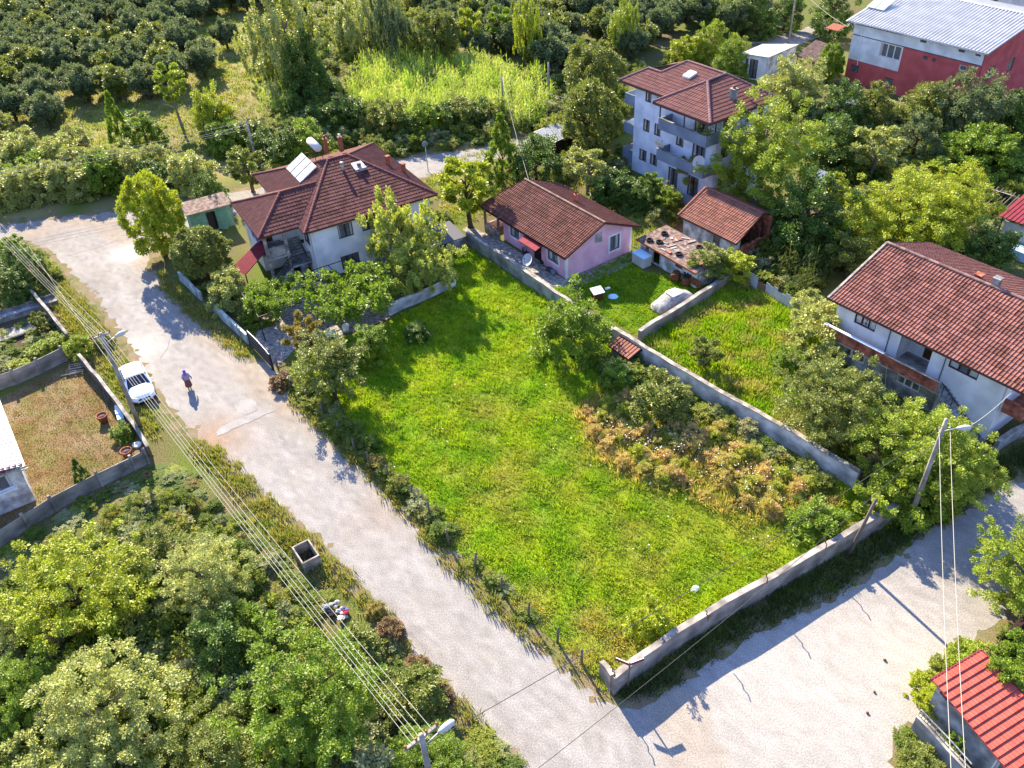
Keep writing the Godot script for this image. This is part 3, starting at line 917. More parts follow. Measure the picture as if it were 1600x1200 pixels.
	bar(fr, a + UPV * 0.8 + Vector3(d.z, 0, -d.x) * 0.06, b + UPV * 0.8 + Vector3(d.z, 0, -d.x) * 0.06, 0.05, 0.06)
	obj("rail", fr, M.weathered_wood, f)
	metal_gate()


func concrete_fence(label: String, pts: Array, h: float) -> void:
	var base: Vector3 = pts[0]
	var o := thing("concrete_fence", label, "fence", base)
	for k in pts.size():
		var st := fresh()
		var p: Vector3 = pts[k] - base
		bar(st, p - UPV * 0.1, p + UPV * (h + 0.22), 0.16, 0.16, Vector3(1, 0, 0.5))
		obj("post", st, M.concrete, o)
	for k in pts.size() - 1:
		var a: Vector3 = pts[k] - base
		var b: Vector3 = pts[k + 1] - base
		var d := (b - a).normalized()
		for r in 3:
			var st := fresh()
			st.set_color(Color.WHITE * rng.randf_range(0.88, 1.0))
			var y0 := h * r / 3.0
			bar(st, a + d * 0.09 + UPV * (y0 + h / 6.0), b - d * 0.09 + UPV * (y0 + h / 6.0), 0.055, h / 3.0 - 0.015)
			obj("panel", st, M.concrete, o)


func metal_gate() -> void:
	var a: Vector3 = Vector3(-20.32, 0, -54.57)
	var b: Vector3 = Vector3(-17.99, 0, -51.28)
	var o := thing("metal_gate", "open dark metal gate of upright bars at the courtyard", "gate", a)
	var e := b - a
	for k in 2:
		var st := fresh()
		var p := e * float(k)
		bar(st, p, p + UPV * 1.5, 0.14, 0.14, Vector3(1, 0, 0.3))
		obj("post", st, M.iron, o)
	var fr := fresh()
	for h in [0.15, 0.75, 1.35]:
		bar(fr, UPV * h, e + UPV * h, 0.05, 0.06)
	obj("frame", fr, M.iron, o)
	for k in 22:
		var st := fresh()
		var p := e * ((k + 0.5) / 22.0)
		bar(st, p + UPV * 0.12, p + UPV * (1.4 + 0.12 * sin(PI * k / 21.0)), 0.07, 0.02, e.normalized())
		obj("slat", st, M.grey_frame, o)
	var tip := fresh()
	for k in 22:
		var p := e * ((k + 0.5) / 22.0)
		bar(tip, p + UPV * (1.4 + 0.12 * sin(PI * k / 21.0)), p + UPV * (1.5 + 0.12 * sin(PI * k / 21.0)), 0.05, 0.05, e.normalized())
	many("finials", tip, M.white_pvc, o)

# ---------------------------------------------------------------- building pieces, in the axes of the house
func facade(parent: Node, at: Vector3, along: Vector3, length: float, height: float, thick: float, holes: Array, m: Material, called := "wall") -> MeshInstance3D:
	var st := fresh()
	var n := along.cross(UPV)
	var us := [0.0, length]
	var vs := [0.0, height]
	for h in holes:
		for k in [0, 2]:
			us.append(h[k])
			vs.append(h[k + 1])
	us.sort()
	vs.sort()
	var pt := func(u: float, v: float, d: float) -> Vector3: return at + along * u + UPV * v - n * d
	for i in us.size() - 1:
		for j in vs.size() - 1:
			if us[i + 1] - us[i] < 0.001 or vs[j + 1] - vs[j] < 0.001:
				continue
			var c := Vector2((us[i] + us[i + 1]) * 0.5, (vs[j] + vs[j + 1]) * 0.5)
			var open := false
			for h in holes:
				if c.x > h[0] and c.x < h[2] and c.y > h[1] and c.y < h[3]:
					open = true
			if not open:
				quad(st, pt.call(us[i], vs[j], 0.0), pt.call(us[i + 1], vs[j], 0.0), pt.call(us[i + 1], vs[j + 1], 0.0), pt.call(us[i], vs[j + 1], 0.0))
				quad(st, pt.call(us[i + 1], vs[j], thick), pt.call(us[i], vs[j], thick), pt.call(us[i], vs[j + 1], thick), pt.call(us[i + 1], vs[j + 1], thick))
	for h in holes:
		var r := [[h[0], h[1]], [h[2], h[1]], [h[2], h[3]], [h[0], h[3]]]
		for k in 4:
			var a: Array = r[k]
			var b: Array = r[(k + 1) % 4]
			quad(st, pt.call(b[0], b[1], 0.0), pt.call(a[0], a[1], 0.0), pt.call(a[0], a[1], thick), pt.call(b[0], b[1], thick))
	for e in [[0.0, 0.0, length, 0.0], [length, 0.0, length, height], [length, height, 0.0, height], [0.0, height, 0.0, 0.0]]:
		quad(st, pt.call(e[0], e[1], thick), pt.call(e[2], e[3], thick), pt.call(e[2], e[3], 0.0), pt.call(e[0], e[1], 0.0))
	return obj(called, st, m, parent)


func window(parent: Node, at: Vector3, along: Vector3, h: Array, frame: Material, sashes := 2, curtain := 0.5, sill: Material = null, trim: Material = null) -> void:
	var n := along.cross(UPV)
	var w: float = h[2] - h[0]
	var t: float = h[3] - h[1]
	var o: Vector3 = at + along * h[0] + UPV * h[1] - n * 0.09
	var st := fresh()
	var f := 0.07
	bar(st, o + UPV * f * 0.5, o + along * w + UPV * f * 0.5, 0.07, f)
	bar(st, o + UPV * (t - f * 0.5), o + along * w + UPV * (t - f * 0.5), 0.07, f)
	for k in sashes + 1:
		var x: float = lerpf(f * 0.5, w - f * 0.5, float(k) / sashes)
		bar(st, o + along * x + UPV * f, o + along * x + UPV * (t - f), f * (1.0 if k in [0, sashes] else 1.5), 0.066, n)
	var win := obj("window", st, frame, parent)
	for k in sashes:
		var x0: float = lerpf(f, w, float(k) / sashes)
		var x1: float = lerpf(0.0, w - f, float(k + 1) / sashes)
		var g := fresh()
		var p := o - n * 0.01
		quad(g, p + along * x0 + UPV * f, p + along * x1 + UPV * f, p + along * x1 + UPV * (t - f), p + along * x0 + UPV * (t - f))
		obj("pane", g, M.glass, win)
	if curtain > 0.0:
		for side in 2:
			var c := fresh(true)
			var steps := 8
			for k in steps:
				var a := w * curtain * 0.5 * k / steps
				var b := w * curtain * 0.5 * (k + 1) / steps
				if side:
					var q := a
					a = w - b
					b = w - q
				var za := 0.10 + 0.025 * (k % 2)
				var zb := 0.10 + 0.025 * ((k + 1) % 2)
				if side:
					var q := za
					za = zb
					zb = q
				quad(c, o + along * a - n * za, o + along * b - n * zb, o + along * b - n * zb + UPV * t, o + along * a - n * za + UPV * t)
			obj("curtain", c, M.curtain, win)
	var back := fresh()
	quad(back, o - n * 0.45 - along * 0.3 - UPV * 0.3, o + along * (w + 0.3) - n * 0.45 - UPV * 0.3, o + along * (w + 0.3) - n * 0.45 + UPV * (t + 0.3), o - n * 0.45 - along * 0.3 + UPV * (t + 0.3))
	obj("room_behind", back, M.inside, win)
	if sill:
		var s := fresh()
		bar(s, o + n * 0.07 - along * 0.06 - UPV * 0.035, o + n * 0.07 + along * (w + 0.06) - UPV * 0.035, 0.24, 0.06)
		obj("sill", s, sill, win)
	if trim:
		var s := fresh()
		var e := o + n * 0.105
		for k in 2:
			bar(s, e + along * (-0.07 if k == 0 else w + 0.07) - UPV * 0.14, e + along * (-0.07 if k == 0 else w + 0.07) + UPV * (t + 0.14), 0.14, 0.03, n)
		bar(s, e + UPV * (t + 0.07), e + along * w + UPV * (t + 0.07), 0.03, 0.138)
		bar(s, e - UPV * 0.07, e + along * w - UPV * 0.07, 0.03, 0.138)
		obj("trim", s, trim, win)


func door(parent: Node, at: Vector3, along: Vector3, h: Array, m: Material) -> void:
	var n := along.cross(UPV)
	var o: Vector3 = at + along * h[0] + UPV * h[1] - n * 0.1
	var w: float = h[2] - h[0]
	var t: float = h[3] - h[1]
	var st := fresh()
	bar(st, o + UPV * t * 0.5, o + along * w + UPV * t * 0.5, 0.05, t)
	for k in 3:
		bar(st, o + along * w * 0.2 + UPV * t * (0.2 + 0.3 * k) + n * 0.03, o + along * w * 0.8 + UPV * t * (0.2 + 0.3 * k) + n * 0.03, 0.03, t * 0.2)
	var d := obj("door", st, m, parent)
	var k := fresh()
	bar(k, o + along * w * 0.86 + UPV * t * 0.5 + n * 0.03, o + along * w * 0.86 + UPV * t * 0.5 + n * 0.09, 0.04, 0.12)
	obj("handle", k, M.steel, d)


# One roof slope of real tiles: corners start with the two ends of the eave, left to right as seen from outside.
func tiled(st: SurfaceTool, deck: SurfaceTool, corners: Array, w: float, l: float, tint: Color, vary: float, dark := 0.0) -> void:
	var o: Vector3 = corners[0]
	var e: Vector3 = (corners[1] - o).normalized()
	var s := Vector3.ZERO
	for c in corners.slice(2):
		var d: Vector3 = c - o
		d -= e * d.dot(e)
		if d.length() > s.length():
			s = d
	var rise := s.length()
	s = s.normalized()
	var n := e.cross(s).normalized()
	var flat := []
	for c in corners:
		flat.append(Vector2((c - o).dot(e), (c - o).dot(s)))
	var span := func(t: float) -> Vector2:
		var lo := INF
		var hi := -INF
		for k in flat.size():
			var a: Vector2 = flat[k]
			var b: Vector2 = flat[(k + 1) % flat.size()]
			if (a.y <= t and b.y > t) or (b.y <= t and a.y > t):
				var x := lerpf(a.x, b.x, (t - a.y) / (b.y - a.y))
				lo = minf(lo, x)
				hi = maxf(hi, x)
		return Vector2(lo, hi)
	var prof := [[0.0, 0.030], [0.14, 0.052], [0.30, 0.024], [0.52, 0.004], [0.78, 0.008], [1.0, 0.030]]
	var rows := int(ceil(rise / l))
	for j in rows:
		var s0 := j * l
		var s1 := minf((j + 1) * l + 0.03, rise)
		var a: Vector2 = span.call(clampf(s0, 0.002, rise - 0.002))
		var b: Vector2 = span.call(clampf(s1, 0.002, rise - 0.002))
		if a.x == INF or b.x == INF:
			continue
		var i0 := int(floor(minf(a.x, b.x) / w)) - 1
		var i1 := int(ceil(maxf(a.y, b.y) / w)) + 1
		for i in range(i0, i1):
			var x := i * w + (0.0 if j % 2 == 0 else w * 0.02)
			if x + w < minf(a.x, b.x) or x > maxf(a.y, b.y):
				continue
			var k := 1.0 + rng.randf_range(-vary, vary)
			if dark > 0.0 and n2(Vector2(x * 2.0, j * 1.1), 2.2, 11.0) > 0.12:
				k *= 1.0 - dark * rng.randf_range(0.3, 1.0)
			var hue := rng.randf_range(-0.06, 0.06)
			st.set_color(Color(tint.r * k * (1.0 + hue), tint.g * k, tint.b * k * (1.0 - hue)))
			var lift := 0.030 + rng.randf_range(0.0, 0.008)
			var low := []
			var top := []
			var base := []
			for p in prof:
				var xx: float = x + p[0] * w
				low.append(o + e * clampf(xx, a.x, a.y) + s * s0 + n * (p[1] + lift))
				top.append(o + e * clampf(xx, b.x, b.y) + s * s1 + n * p[1])
				base.append(o + e * clampf(xx, a.x, a.y) + s * s0 - n * 0.01)
			for q in prof.size() - 1:
				quad(st, low[q], low[q + 1], top[q + 1], top[q])
				quad(st, base[q], base[q + 1], low[q + 1], low[q])
	# the boarding under the tiles
	var c2 := PackedVector2Array(flat)
	var idx := Geometry2D.triangulate_polygon(c2)
	for t in range(0, idx.size(), 3):
		var p: Array = [corners[idx[t]], corners[idx[t + 1]], corners[idx[t + 2]]]
		if (p[1] - p[0]).cross(p[2] - p[0]).dot(n) < 0.0:
			p = [p[0], p[2], p[1]]
		tri(deck, p[0] - n * 0.012, p[1] - n * 0.012, p[2] - n * 0.012)
		tri(deck, p[0] - UPV * 0.14, p[2] - UPV * 0.14, p[1] - UPV * 0.14)
	for k in corners.size():
		var p: Vector3 = corners[k]
		var q: Vector3 = corners[(k + 1) % corners.size()]
		quad(deck, p - UPV * 0.14, q - UPV * 0.14, q - n * 0.012, p - n * 0.012)


func ridge(st: SurfaceTool, a: Vector3, b: Vector3, tint: Color, vary := 0.15, r := 0.13) -> void:
	var d := b - a
	var n := maxi(1, int(d.length() / 0.36))
	var dn := d.normalized()
	var side := dn.cross(UPV).normalized()
	var up := side.cross(dn).normalized()
	for k in n:
		var p := a + d * (float(k) / n) + up * 0.03
		var q := a + d * ((k + 1.06) / n) + up * 0.03
		var c := 1.0 + rng.randf_range(-vary, vary)
		st.set_color(Color(tint.r * c, tint.g * c, tint.b * c))
		var x := []
		var y := []
		for t in 7:
			var g := PI * t / 6.0
			x.append(p + (side * cos(g) + up * sin(g) * 0.75) * r * 1.08)
			y.append(q + (side * cos(g) + up * sin(g) * 0.75) * r * 0.9)
		for t in 6:
			quad(st, x[t], x[t + 1], y[t + 1], y[t])
			tri(st, p - up * 0.02, x[t + 1], x[t])


func finish_roof(parent: Node, st: SurfaceTool, deck: SurfaceTool, caps: SurfaceTool) -> Node:
	var r := obj("roof", deck, M.roof_deck, parent)
	many("tiles", st, M.tile, r)
	if caps:
		many("ridge_tiles", caps, M.tile, r)
	return r


func chimney(parent: Node, at: Vector3, h: float, w: float, m: Material, pot: Material = null) -> void:
	var st := fresh()
	box(st, at + Vector3(-w, -0.4, -w) * 0.5 * Vector3(1, 1.6, 1), at + Vector3(w * 0.5, h, w * 0.5))
	box(st, at + Vector3(-w * 0.62, h, -w * 0.62), at + Vector3(w * 0.62, h + 0.08, w * 0.62))
	var c := obj("chimney", st, m, parent)
	if pot:
		var p := fresh(true)
		tube(p, [at + UPV * (h + 0.08), at + UPV * (h + 0.34)], [w * 0.3, w * 0.34], 10)
		obj("pot", p, pot, c)


func dish(called: String, label: String, at: Vector3, towards: Vector3, r: float, m: Material) -> void:
	var o := thing(called, label, "satellite dish", at)
	var st := fresh(true)
	var z := towards.normalized()
	var x := z.cross(UPV).normalized()
	var y := x.cross(z)
	for i in 4:
		for k in 20:
			var c := []
			for ik in [[i, k], [i, k + 1], [i + 1, k + 1], [i + 1, k]]:
				var rr: float = r * ik[0] / 4.0
				var a: float = TAU * ik[1] / 20
				c.append(UPV * 0.75 + (x * cos(a) + y * sin(a)) * rr + z * (0.28 * rr * rr / r))
			quad(st, c[0], c[1], c[2], c[3])
	obj("reflector", st, m, o)
	var p := fresh(true)
	tube(p, [Vector3.ZERO, UPV * 0.45, UPV * 0.72 - z * 0.06], [0.03], 6)
	obj("mast", p, M.galvanised, o)
	var f := fresh(true)
	tube(f, [UPV * 0.75 - y * r * 0.95 + z * 0.2, UPV * 0.75 + z * r * 0.95], [0.014], 5)
	tube(f, [UPV * 0.75 + z * r * 0.85, UPV * 0.75 + z * r * 1.05], [0.04], 8)
	obj("feed_arm", f, M.iron, o)


func build_houses() -> void:
	white_house()
	pink_house()
	apartment_house()
	brick_balcony_house()
	red_hall()
	tiled_shed()
	tyre_shed()
	small_buildings()


const X := Vector3(1, 0, 0)
const Z := Vector3(0, 0, 1)


func white_house() -> void:
	var h := thing("white_house", "white two storey house with brown hipped tile roof and solar panels", "house", Vector3(-16.30, 0, -64.16), 29.0)
	var E := 4.9
	var up := [[2.42, 3.2, 3.78, 4.5], [4.6, 3.25, 5.95, 4.55], [7.8, 3.4, 9.0, 4.65]]
	var low := [[2.2, 0.2, 3.9, 1.52]]
	facade(h, Vector3(0, 0, 0), X, 11.2, E, 0.3, up + low, M.white_plaster)
	for w in up:
		window(h, Vector3.ZERO, X, w, M.brown_frame, 2, 0.3)
	window(h, Vector3.ZERO, X, low[0], M.brown_frame, 3, 0.0)
	var side := [[11.0, 2.9, 12.6, 4.2]]
	facade(h, Vector3(0, 0, -13.2), Z, 13.197, E, 0.3, side, M.white_plaster)
	window(h, Vector3(0, 0, -13.2), Z, side[0], M.brown_frame, 2, 0.2)
	facade(h, Vector3(11.2, 0, -0.003), -Z, 13.19, E, 0.3, [], M.white_plaster)
	facade(h, Vector3(11.19, 0, -13.2), -X, 11.18, E, 0.3, [], M.white_plaster)
	var led := fresh()
	box(led, Vector3(3.98, 0, 0.003), Vector3(11.2, 0.24, 1.1))
	obj("plinth", led, M.concrete, h)
	# left wing with the open stair under its roof
	facade(h, Vector3(-3.5, 0, -8.4), Z, 4.2, E, 0.25, [], M.white_plaster)
	var wd := [[0.4, 2.65, 1.25, 4.6], [1.7, 3.3, 2.7, 4.4]]
	facade(h, Vector3(-3.497, 0, -4.2), X, 3.49, E, 0.25, wd, M.white_plaster)
	door(h, Vector3(-3.5, 0, -4.2), X, wd[0], M.door_wood)
	window(h, Vector3(-3.5, 0, -4.2), X, wd[1], M.brown_frame, 2, 0.4)
	facade(h, Vector3(-0.003, 0, -8.4), -X, 3.49, E, 0.25, [], M.white_plaster)
	var fl := fresh()
	box(fl, Vector3(-3.7, 2.45, -4.19), Vector3(-1.7, 2.63, -1.2))
	obj("gallery_floor", fl, M.concrete, h)
	for p in [Vector3(-3.55, 0, -1.45), Vector3(-1.85, 0, -1.45)]:
		var st := fresh()
		box(st, p - Vector3(0.13, 0, 0.13), p + Vector3(0.13, E - 0.14, 0.13))
		obj("pillar", st, M.mortar, h)
	var pa := fresh()
	pa.set_color(Color(1.35, 1.2, 0.95))
	box(pa, Vector3(-3.4, 2.63, -1.5), Vector3(-2.0, 3.5, -1.4))
	obj("parapet", pa, M.concrete, h)
	var stair := fresh()
	for k in 8:
		box(stair, Vector3(-1.68, 1.05, -2.5 - k * 0.235), Vector3(-0.15, 1.35 + k * 0.16, -2.26 - k * 0.235))
	obj("upper_stairs", stair, M.grey_render, h)
	var land := fresh()
	box(land, Vector3(-1.75, 1.18, -2.5), Vector3(-0.05, 1.34, -1.2))
	box(land, Vector3(-1.05, 0, -1.9), Vector3(-0.4, 1.18, -1.35))
	obj("landing", land, M.grey_render, h)
	var lst := fresh()
	for k in 7:
		box(lst, Vector3(-2.0 - k * 0.24, 0, -2.45), Vector3(-1.76 - k * 0.24, 1.16 - k * 0.165, -1.3))
	obj("lower_stairs", lst, M.grey_render, h)
	var rail := fresh()
	bar(rail, Vector3(-1.75, 2.25, -1.22), Vector3(-0.05, 2.25, -1.22), 0.05, 0.05)
	bar(rail, Vector3(-1.75, 2.25, -1.3), Vector3(-3.5, 1.0, -1.3), 0.05, 0.05)
	for k in 15:
		bar(rail, Vector3(-1.75 + k * 0.12, 1.34, -1.22), Vector3(-1.75 + k * 0.12, 2.24, -1.22), 0.03, 0.03)
		bar(rail, Vector3(-1.8 - k * 0.115, 1.24 - k * 0.08, -1.3), Vector3(-1.8 - k * 0.115, 2.2 - k * 0.083, -1.3), 0.03, 0.03)
	obj("railing", rail, M.iron, h)
	var lamp := fresh()
	box(lamp, Vector3(-0.25, 2.55, -2.7), Vector3(-0.004, 2.8, -2.5))
	obj("wall_lamp", lamp, M.iron, h)
	# the roof
	var st := fresh()
	var deck := fresh()
	var caps := fresh()
	var c := Color(0.225, 0.090, 0.080)
	var a := Vector3(4.8, 7.4, -6.9)
	var b := Vector3(6.7, 7.4, -6.9)
	var q := [Vector3(-0.6, E, 0.45), Vector3(11.9, E, 0.45), Vector3(11.9, E, -13.8), Vector3(-0.6, E, -13.8)]
	tiled(st, deck, [q[0], q[1], b, a], 0.27, 0.40, c, 0.2, 0.5)
	tiled(st, deck, [q[1], q[2], b], 0.27, 0.40, c, 0.2)
	tiled(st, deck, [q[2], q[3], a, b], 0.27, 0.40, c, 0.2)
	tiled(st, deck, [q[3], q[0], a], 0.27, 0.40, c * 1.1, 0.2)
	var w0 := Vector3(-4.1, E, -1.0)
	var w1 := Vector3(-4.1, E, -9.0)
	var top := Vector3(-0.5, 6.5, -5.0)
	var inn := Vector3(2.86, 6.5, -5.0)
	tiled(st, deck, [w0, Vector3(-0.6, E, -1.0), inn, top], 0.27, 0.40, c, 0.2, 0.5)
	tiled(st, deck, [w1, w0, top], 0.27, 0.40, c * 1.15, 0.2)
	tiled(st, deck, [Vector3(-0.6, E, -9.0), w1, top, inn], 0.27, 0.40, c, 0.2)
	for r in [[q[0], a], [q[1], b], [q[2], b], [q[3], a], [a, b], [w0, top], [w1, top], [top, inn]]:
		ridge(caps, r[0], r[1], c * 1.25)
	finish_roof(h, st, deck, caps)
	chimney(h, Vector3(5.94, 6.9, -10.4), 1.0, 0.34, M.clay, M.clay)
	chimney(h, Vector3(7.24, 6.9, -9.9), 1.0, 0.34, M.clay, M.white_plaster)
	chimney(h, Vector3(10.2, 5.7, -6.1), 0.9, 0.32, M.clay)
	chimney(h, Vector3(11.0, 5.4, -4.5), 0.8, 0.32, M.clay)
	var v := fresh(true)
	tube(v, [Vector3(5.5, 6.7, -5.2), Vector3(5.5, 7.45, -5.2)], [0.13], 10)
	tube(v, [Vector3(5.5, 7.45, -5.2), Vector3(5.5, 7.6, -5.2)], [0.2, 0.17], 10)
	obj("roof_vent", v, M.galvanised, h)
	var hatch := fresh()
	hexa(hatch, [Vector3(6.4, 6.62, -4.5), Vector3(7.5, 6.62, -4.5), Vector3(7.4, 6.95, -5.5), Vector3(6.4, 6.95, -5.5)], [Vector3(6.4, 6.86, -4.5), Vector3(7.5, 6.86, -4.5), Vector3(7.4, 7.16, -5.5), Vector3(6.4, 7.16, -5.5)])
	var hh := obj("roof_hatch", hatch, M.galvanised, h)
	var hp := fresh()
	box(hp, Vector3(6.8, 6.98, -5.05), Vector3(7.1, 7.22, -4.8))
	obj("hatch_block", hp, M.clay, hh)
	var out := fresh()
	for k in 2:
		bar(out, Vector3(0.05 if k == 0 else 11.15, 0, 0.05), Vector3(0.05 if k == 0 else 11.15, E - 0.1, 0.05), 0.07, 0.07)
	obj("downpipe", out, M.white_pvc, h)
	# the solar water heater stands on the roof
	var s := thing("solar_heater", "solar water heater with three glass panels and tank on white house roof", "solar heater", h.transform * Vector3(1.9, 6.05, -8.5), 29.0)
	for k in 3:
		var z0 := -1.95 + k * 1.32
		var z1 := z0 + 1.18
		var p := fresh()
		hexa(p, [Vector3(0, 0.0, z1), Vector3(1.75, 1.05, z1), Vector3(1.75, 1.05, z0), Vector3(0, 0.0, z0)], [Vector3(-0.06, 0.09, z1), Vector3(1.69, 1.14, z1), Vector3(1.69, 1.14, z0), Vector3(-0.06, 0.09, z0)])
		var pn := obj("solar_panel", p, M.galvanised, s)
		var g := fresh()
		quad(g, Vector3(-0.03, 0.12, z0 + 0.05), Vector3(-0.03, 0.12, z1 - 0.05), Vector3(1.65, 1.128, z1 - 0.05), Vector3(1.65, 1.128, z0 + 0.05))
		obj("glass", g, M.collector, pn)
	var fr := fresh()
	for z in [-1.9, -0.6, 0.7, 1.9]:
		bar(fr, Vector3(1.7, 1.0, z), Vector3(1.9, -0.1 + 0.8, z), 0.05, 0.05)
		bar(fr, Vector3(1.7, 1.0, z), Vector3(2.4, 1.0, z), 0.05, 0.05)
	for z in [-1.6, 0.0]:
		for x in [2.3, 3.0]:
			bar(fr, Vector3(x, 0.85, z), Vector3(x, 1.75, z), 0.05, 0.05)
	obj("stand", fr, M.rust, s)
	var tk := fresh(true)
	tube(tk, [Vector3(2.65, 2.05, -1.9), Vector3(2.65, 2.05, -1.85), Vector3(2.65, 2.05, 0.2), Vector3(2.65, 2.05, 0.25)], [0.3, 0.36, 0.36, 0.3], 16)
	obj("tank", tk, M.white_metal, s)
	# canopy of red sheet over the side entrance
	var cn := thing("entrance_canopy", "small sloping red ribbed canopy at the white house side stair", "canopy", h.transform * Vector3(-3.2, 0, -3.6), 29.0)
	var cs := fresh()
	var ca := Vector3(0.0, 3.0, -0.9)
	var cb := Vector3(0.0, 3.0, 1.2)
	var cc := Vector3(-2.7, 2.1, 2.75)
	var cd := Vector3(-3.5, 2.1, 1.0)
	for k in 12:
		var f0 := k / 12.0
		var f1 := (k + 0.55) / 12.0
		var f2 := (k + 1.0) / 12.0
		var u := UPV * 0.05
		quad(cs, cd.lerp(cc, f0) + u, cd.lerp(cc, f1) + u, ca.lerp(cb, f1) + u, ca.lerp(cb, f0) + u)
		quad(cs, cd.lerp(cc, f1) + u, cd.lerp(cc, f1), ca.lerp(cb, f1), ca.lerp(cb, f1) + u)
		quad(cs, cd.lerp(cc, f1), cd.lerp(cc, f2), ca.lerp(cb, f2), ca.lerp(cb, f1))
		quad(cs, cd.lerp(cc, f2), cd.lerp(cc, f2) + u, ca.lerp(cb, f2) + u, ca.lerp(cb, f2))
	obj("ribbed_sheet", cs, M.maroon_metal, cn)
	var cl := fresh()
	for p in [cc, cd]:
		bar(cl, Vector3(p.x, 0, p.z), p, 0.09, 0.09)
	obj("post", cl, M.iron, cn)


func pink_house() -> void:
	var h := thing("pink_house", "pink single storey house with brown tiled gable roof", "house", Vector3(5.14, 0, -61.98), 34.0)
	var fh := [[1.05, 0.88, 2.5, 2.05], [6.6, 0.86, 8.1, 2.08]]
	var fd := [4.55, 0.05, 5.7, 2.02]
	facade(h, Vector3(0, 0, -9.15), Z, 9.147, 2.42, 0.28, fh + [fd], M.pink_plaster)
	for w in fh:
		window(h, Vector3(0, 0, -9.15), Z, w, M.grey_frame, 2, 0.5, null, M.white_plaster)
	door(h, Vector3(0, 0, -9.15), Z, fd, M.dark_wood)
	var sh := [[4.82, 0.85, 6.0, 2.3]]
	facade(h, Vector3(0, 0, 0), X, 7.4, 2.42, 0.28, sh, M.pink_plaster)
	window(h, Vector3.ZERO, X, sh[0], M.grey_frame, 2, 0.5, null, M.white_plaster)
	var gb := fresh()
	for k in 2:
		var z := -0.003 if k == 0 else -0.28
		if k == 0:
			tri(gb, Vector3(0, 2.42, z), Vector3(7.4, 2.42, z), Vector3(3.9, 3.92, z))
		else:
			tri(gb, Vector3(7.4, 2.42, z), Vector3(0, 2.42, z), Vector3(3.9, 3.92, z))
	obj("gable", gb, M.pink_plaster, h)
	var patch := fresh()
	patch.set_color(Color(0.9, 0.85, 0.85))
	quad(patch, Vector3(3.1, 2.35, 0.006), Vector3(4.0, 2.2, 0.006), Vector3(3.95, 3.2, 0.006), Vector3(3.2, 3.1, 0.006))
	tag(obj("repair_patch", patch, M.grey_render, h), "grey unpainted render patch on the gable")
	facade(h, Vector3(7.4, 0, -0.003), -Z, 9.14, 2.42, 0.28, [], M.pink_plaster)
	facade(h, Vector3(7.39, 0, -9.15), -X, 7.38, 2.42, 0.28, [], M.pink_plaster)
	for c in [Vector3(0, 0, 0), Vector3(7.4, 0, 0)]:
		var st := fresh()
		box(st, c + Vector3(-0.02 if c.x < 1.0 else -0.22, 0, -0.2), c + Vector3(0.2 if c.x < 1.0 else 0.02, 2.41, 0.02))
		obj("corner_trim", st, M.white_plaster, h)
	# porch at the far end
	var po := fresh()
	box(po, Vector3(-0.5, 0, -11.6), Vector3(-0.3, 0.85, -9.3))
	box(po, Vector3(-0.3, 0, -11.6), Vector3(3.0, 0.85, -11.4))
	obj("porch_parapet", po, M.mortar, h)
	for p in [Vector3(-0.4, 0, -11.5), Vector3(2.9, 0, -11.5), Vector3(-0.4, 0, -9.4)]:
		var st := fresh()
		box(st, p - Vector3(0.09, 0, 0.09), p + Vector3(0.09, 2.25, 0.09))
		obj("porch_post", st, M.weathered_wood, h)
	var st := fresh()
	var deck := fresh()
	var caps := fresh()
	var c := Color(0.28, 0.115, 0.085)
	var e0 := Vector3(-0.35, 2.28, -12.6)
	var e1 := Vector3(-0.35, 2.28, 0.35)
	var r0 := Vector3(3.95, 4.12, -11.0)
	var r1 := Vector3(3.95, 4.12, 0.35)
	var b0 := Vector3(8.2, 2.28, 0.35)
	var b1 := Vector3(8.2, 2.28, -11.2)
	tiled(st, deck, [e0, e1, r1, r0], 0.25, 0.38, c, 0.24, 0.35)
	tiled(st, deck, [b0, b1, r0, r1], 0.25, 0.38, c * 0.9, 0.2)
	ridge(caps, r0, r1, Color(0.40, 0.26, 0.20), 0.2)
	finish_roof(h, st, deck, caps)
	chimney(h, Vector3(5.4, 3.4, -5.3), 0.75, 0.3, M.brick, M.rust)
	# awning over the door
	var aw := fresh()
	hexa(aw, [Vector3(-1.0, 1.72, -3.0), Vector3(-0.003, 2.0, -3.0), Vector3(-0.003, 2.0, -5.5), Vector3(-1.0, 1.72, -5.5)], [Vector3(-1.0, 1.8, -3.0), Vector3(-0.003, 2.12, -3.0), Vector3(-0.003, 2.12, -5.5), Vector3(-1.0, 1.8, -5.5)])
	obj("awning", aw, M.maroon_metal, h)
	var sp := fresh()
	box(sp, Vector3(-0.45, 0, -4.9), Vector3(-0.003, 0.07, -3.2))
	obj("door_step", sp, M.concrete, h)
	var fb := fresh()
	bar(fb, Vector3(-0.37, 2.2, -12.6), Vector3(-0.37, 2.2, 0.36), 0.03, 0.16)
	obj("fascia", fb, M.dark_wood, h)


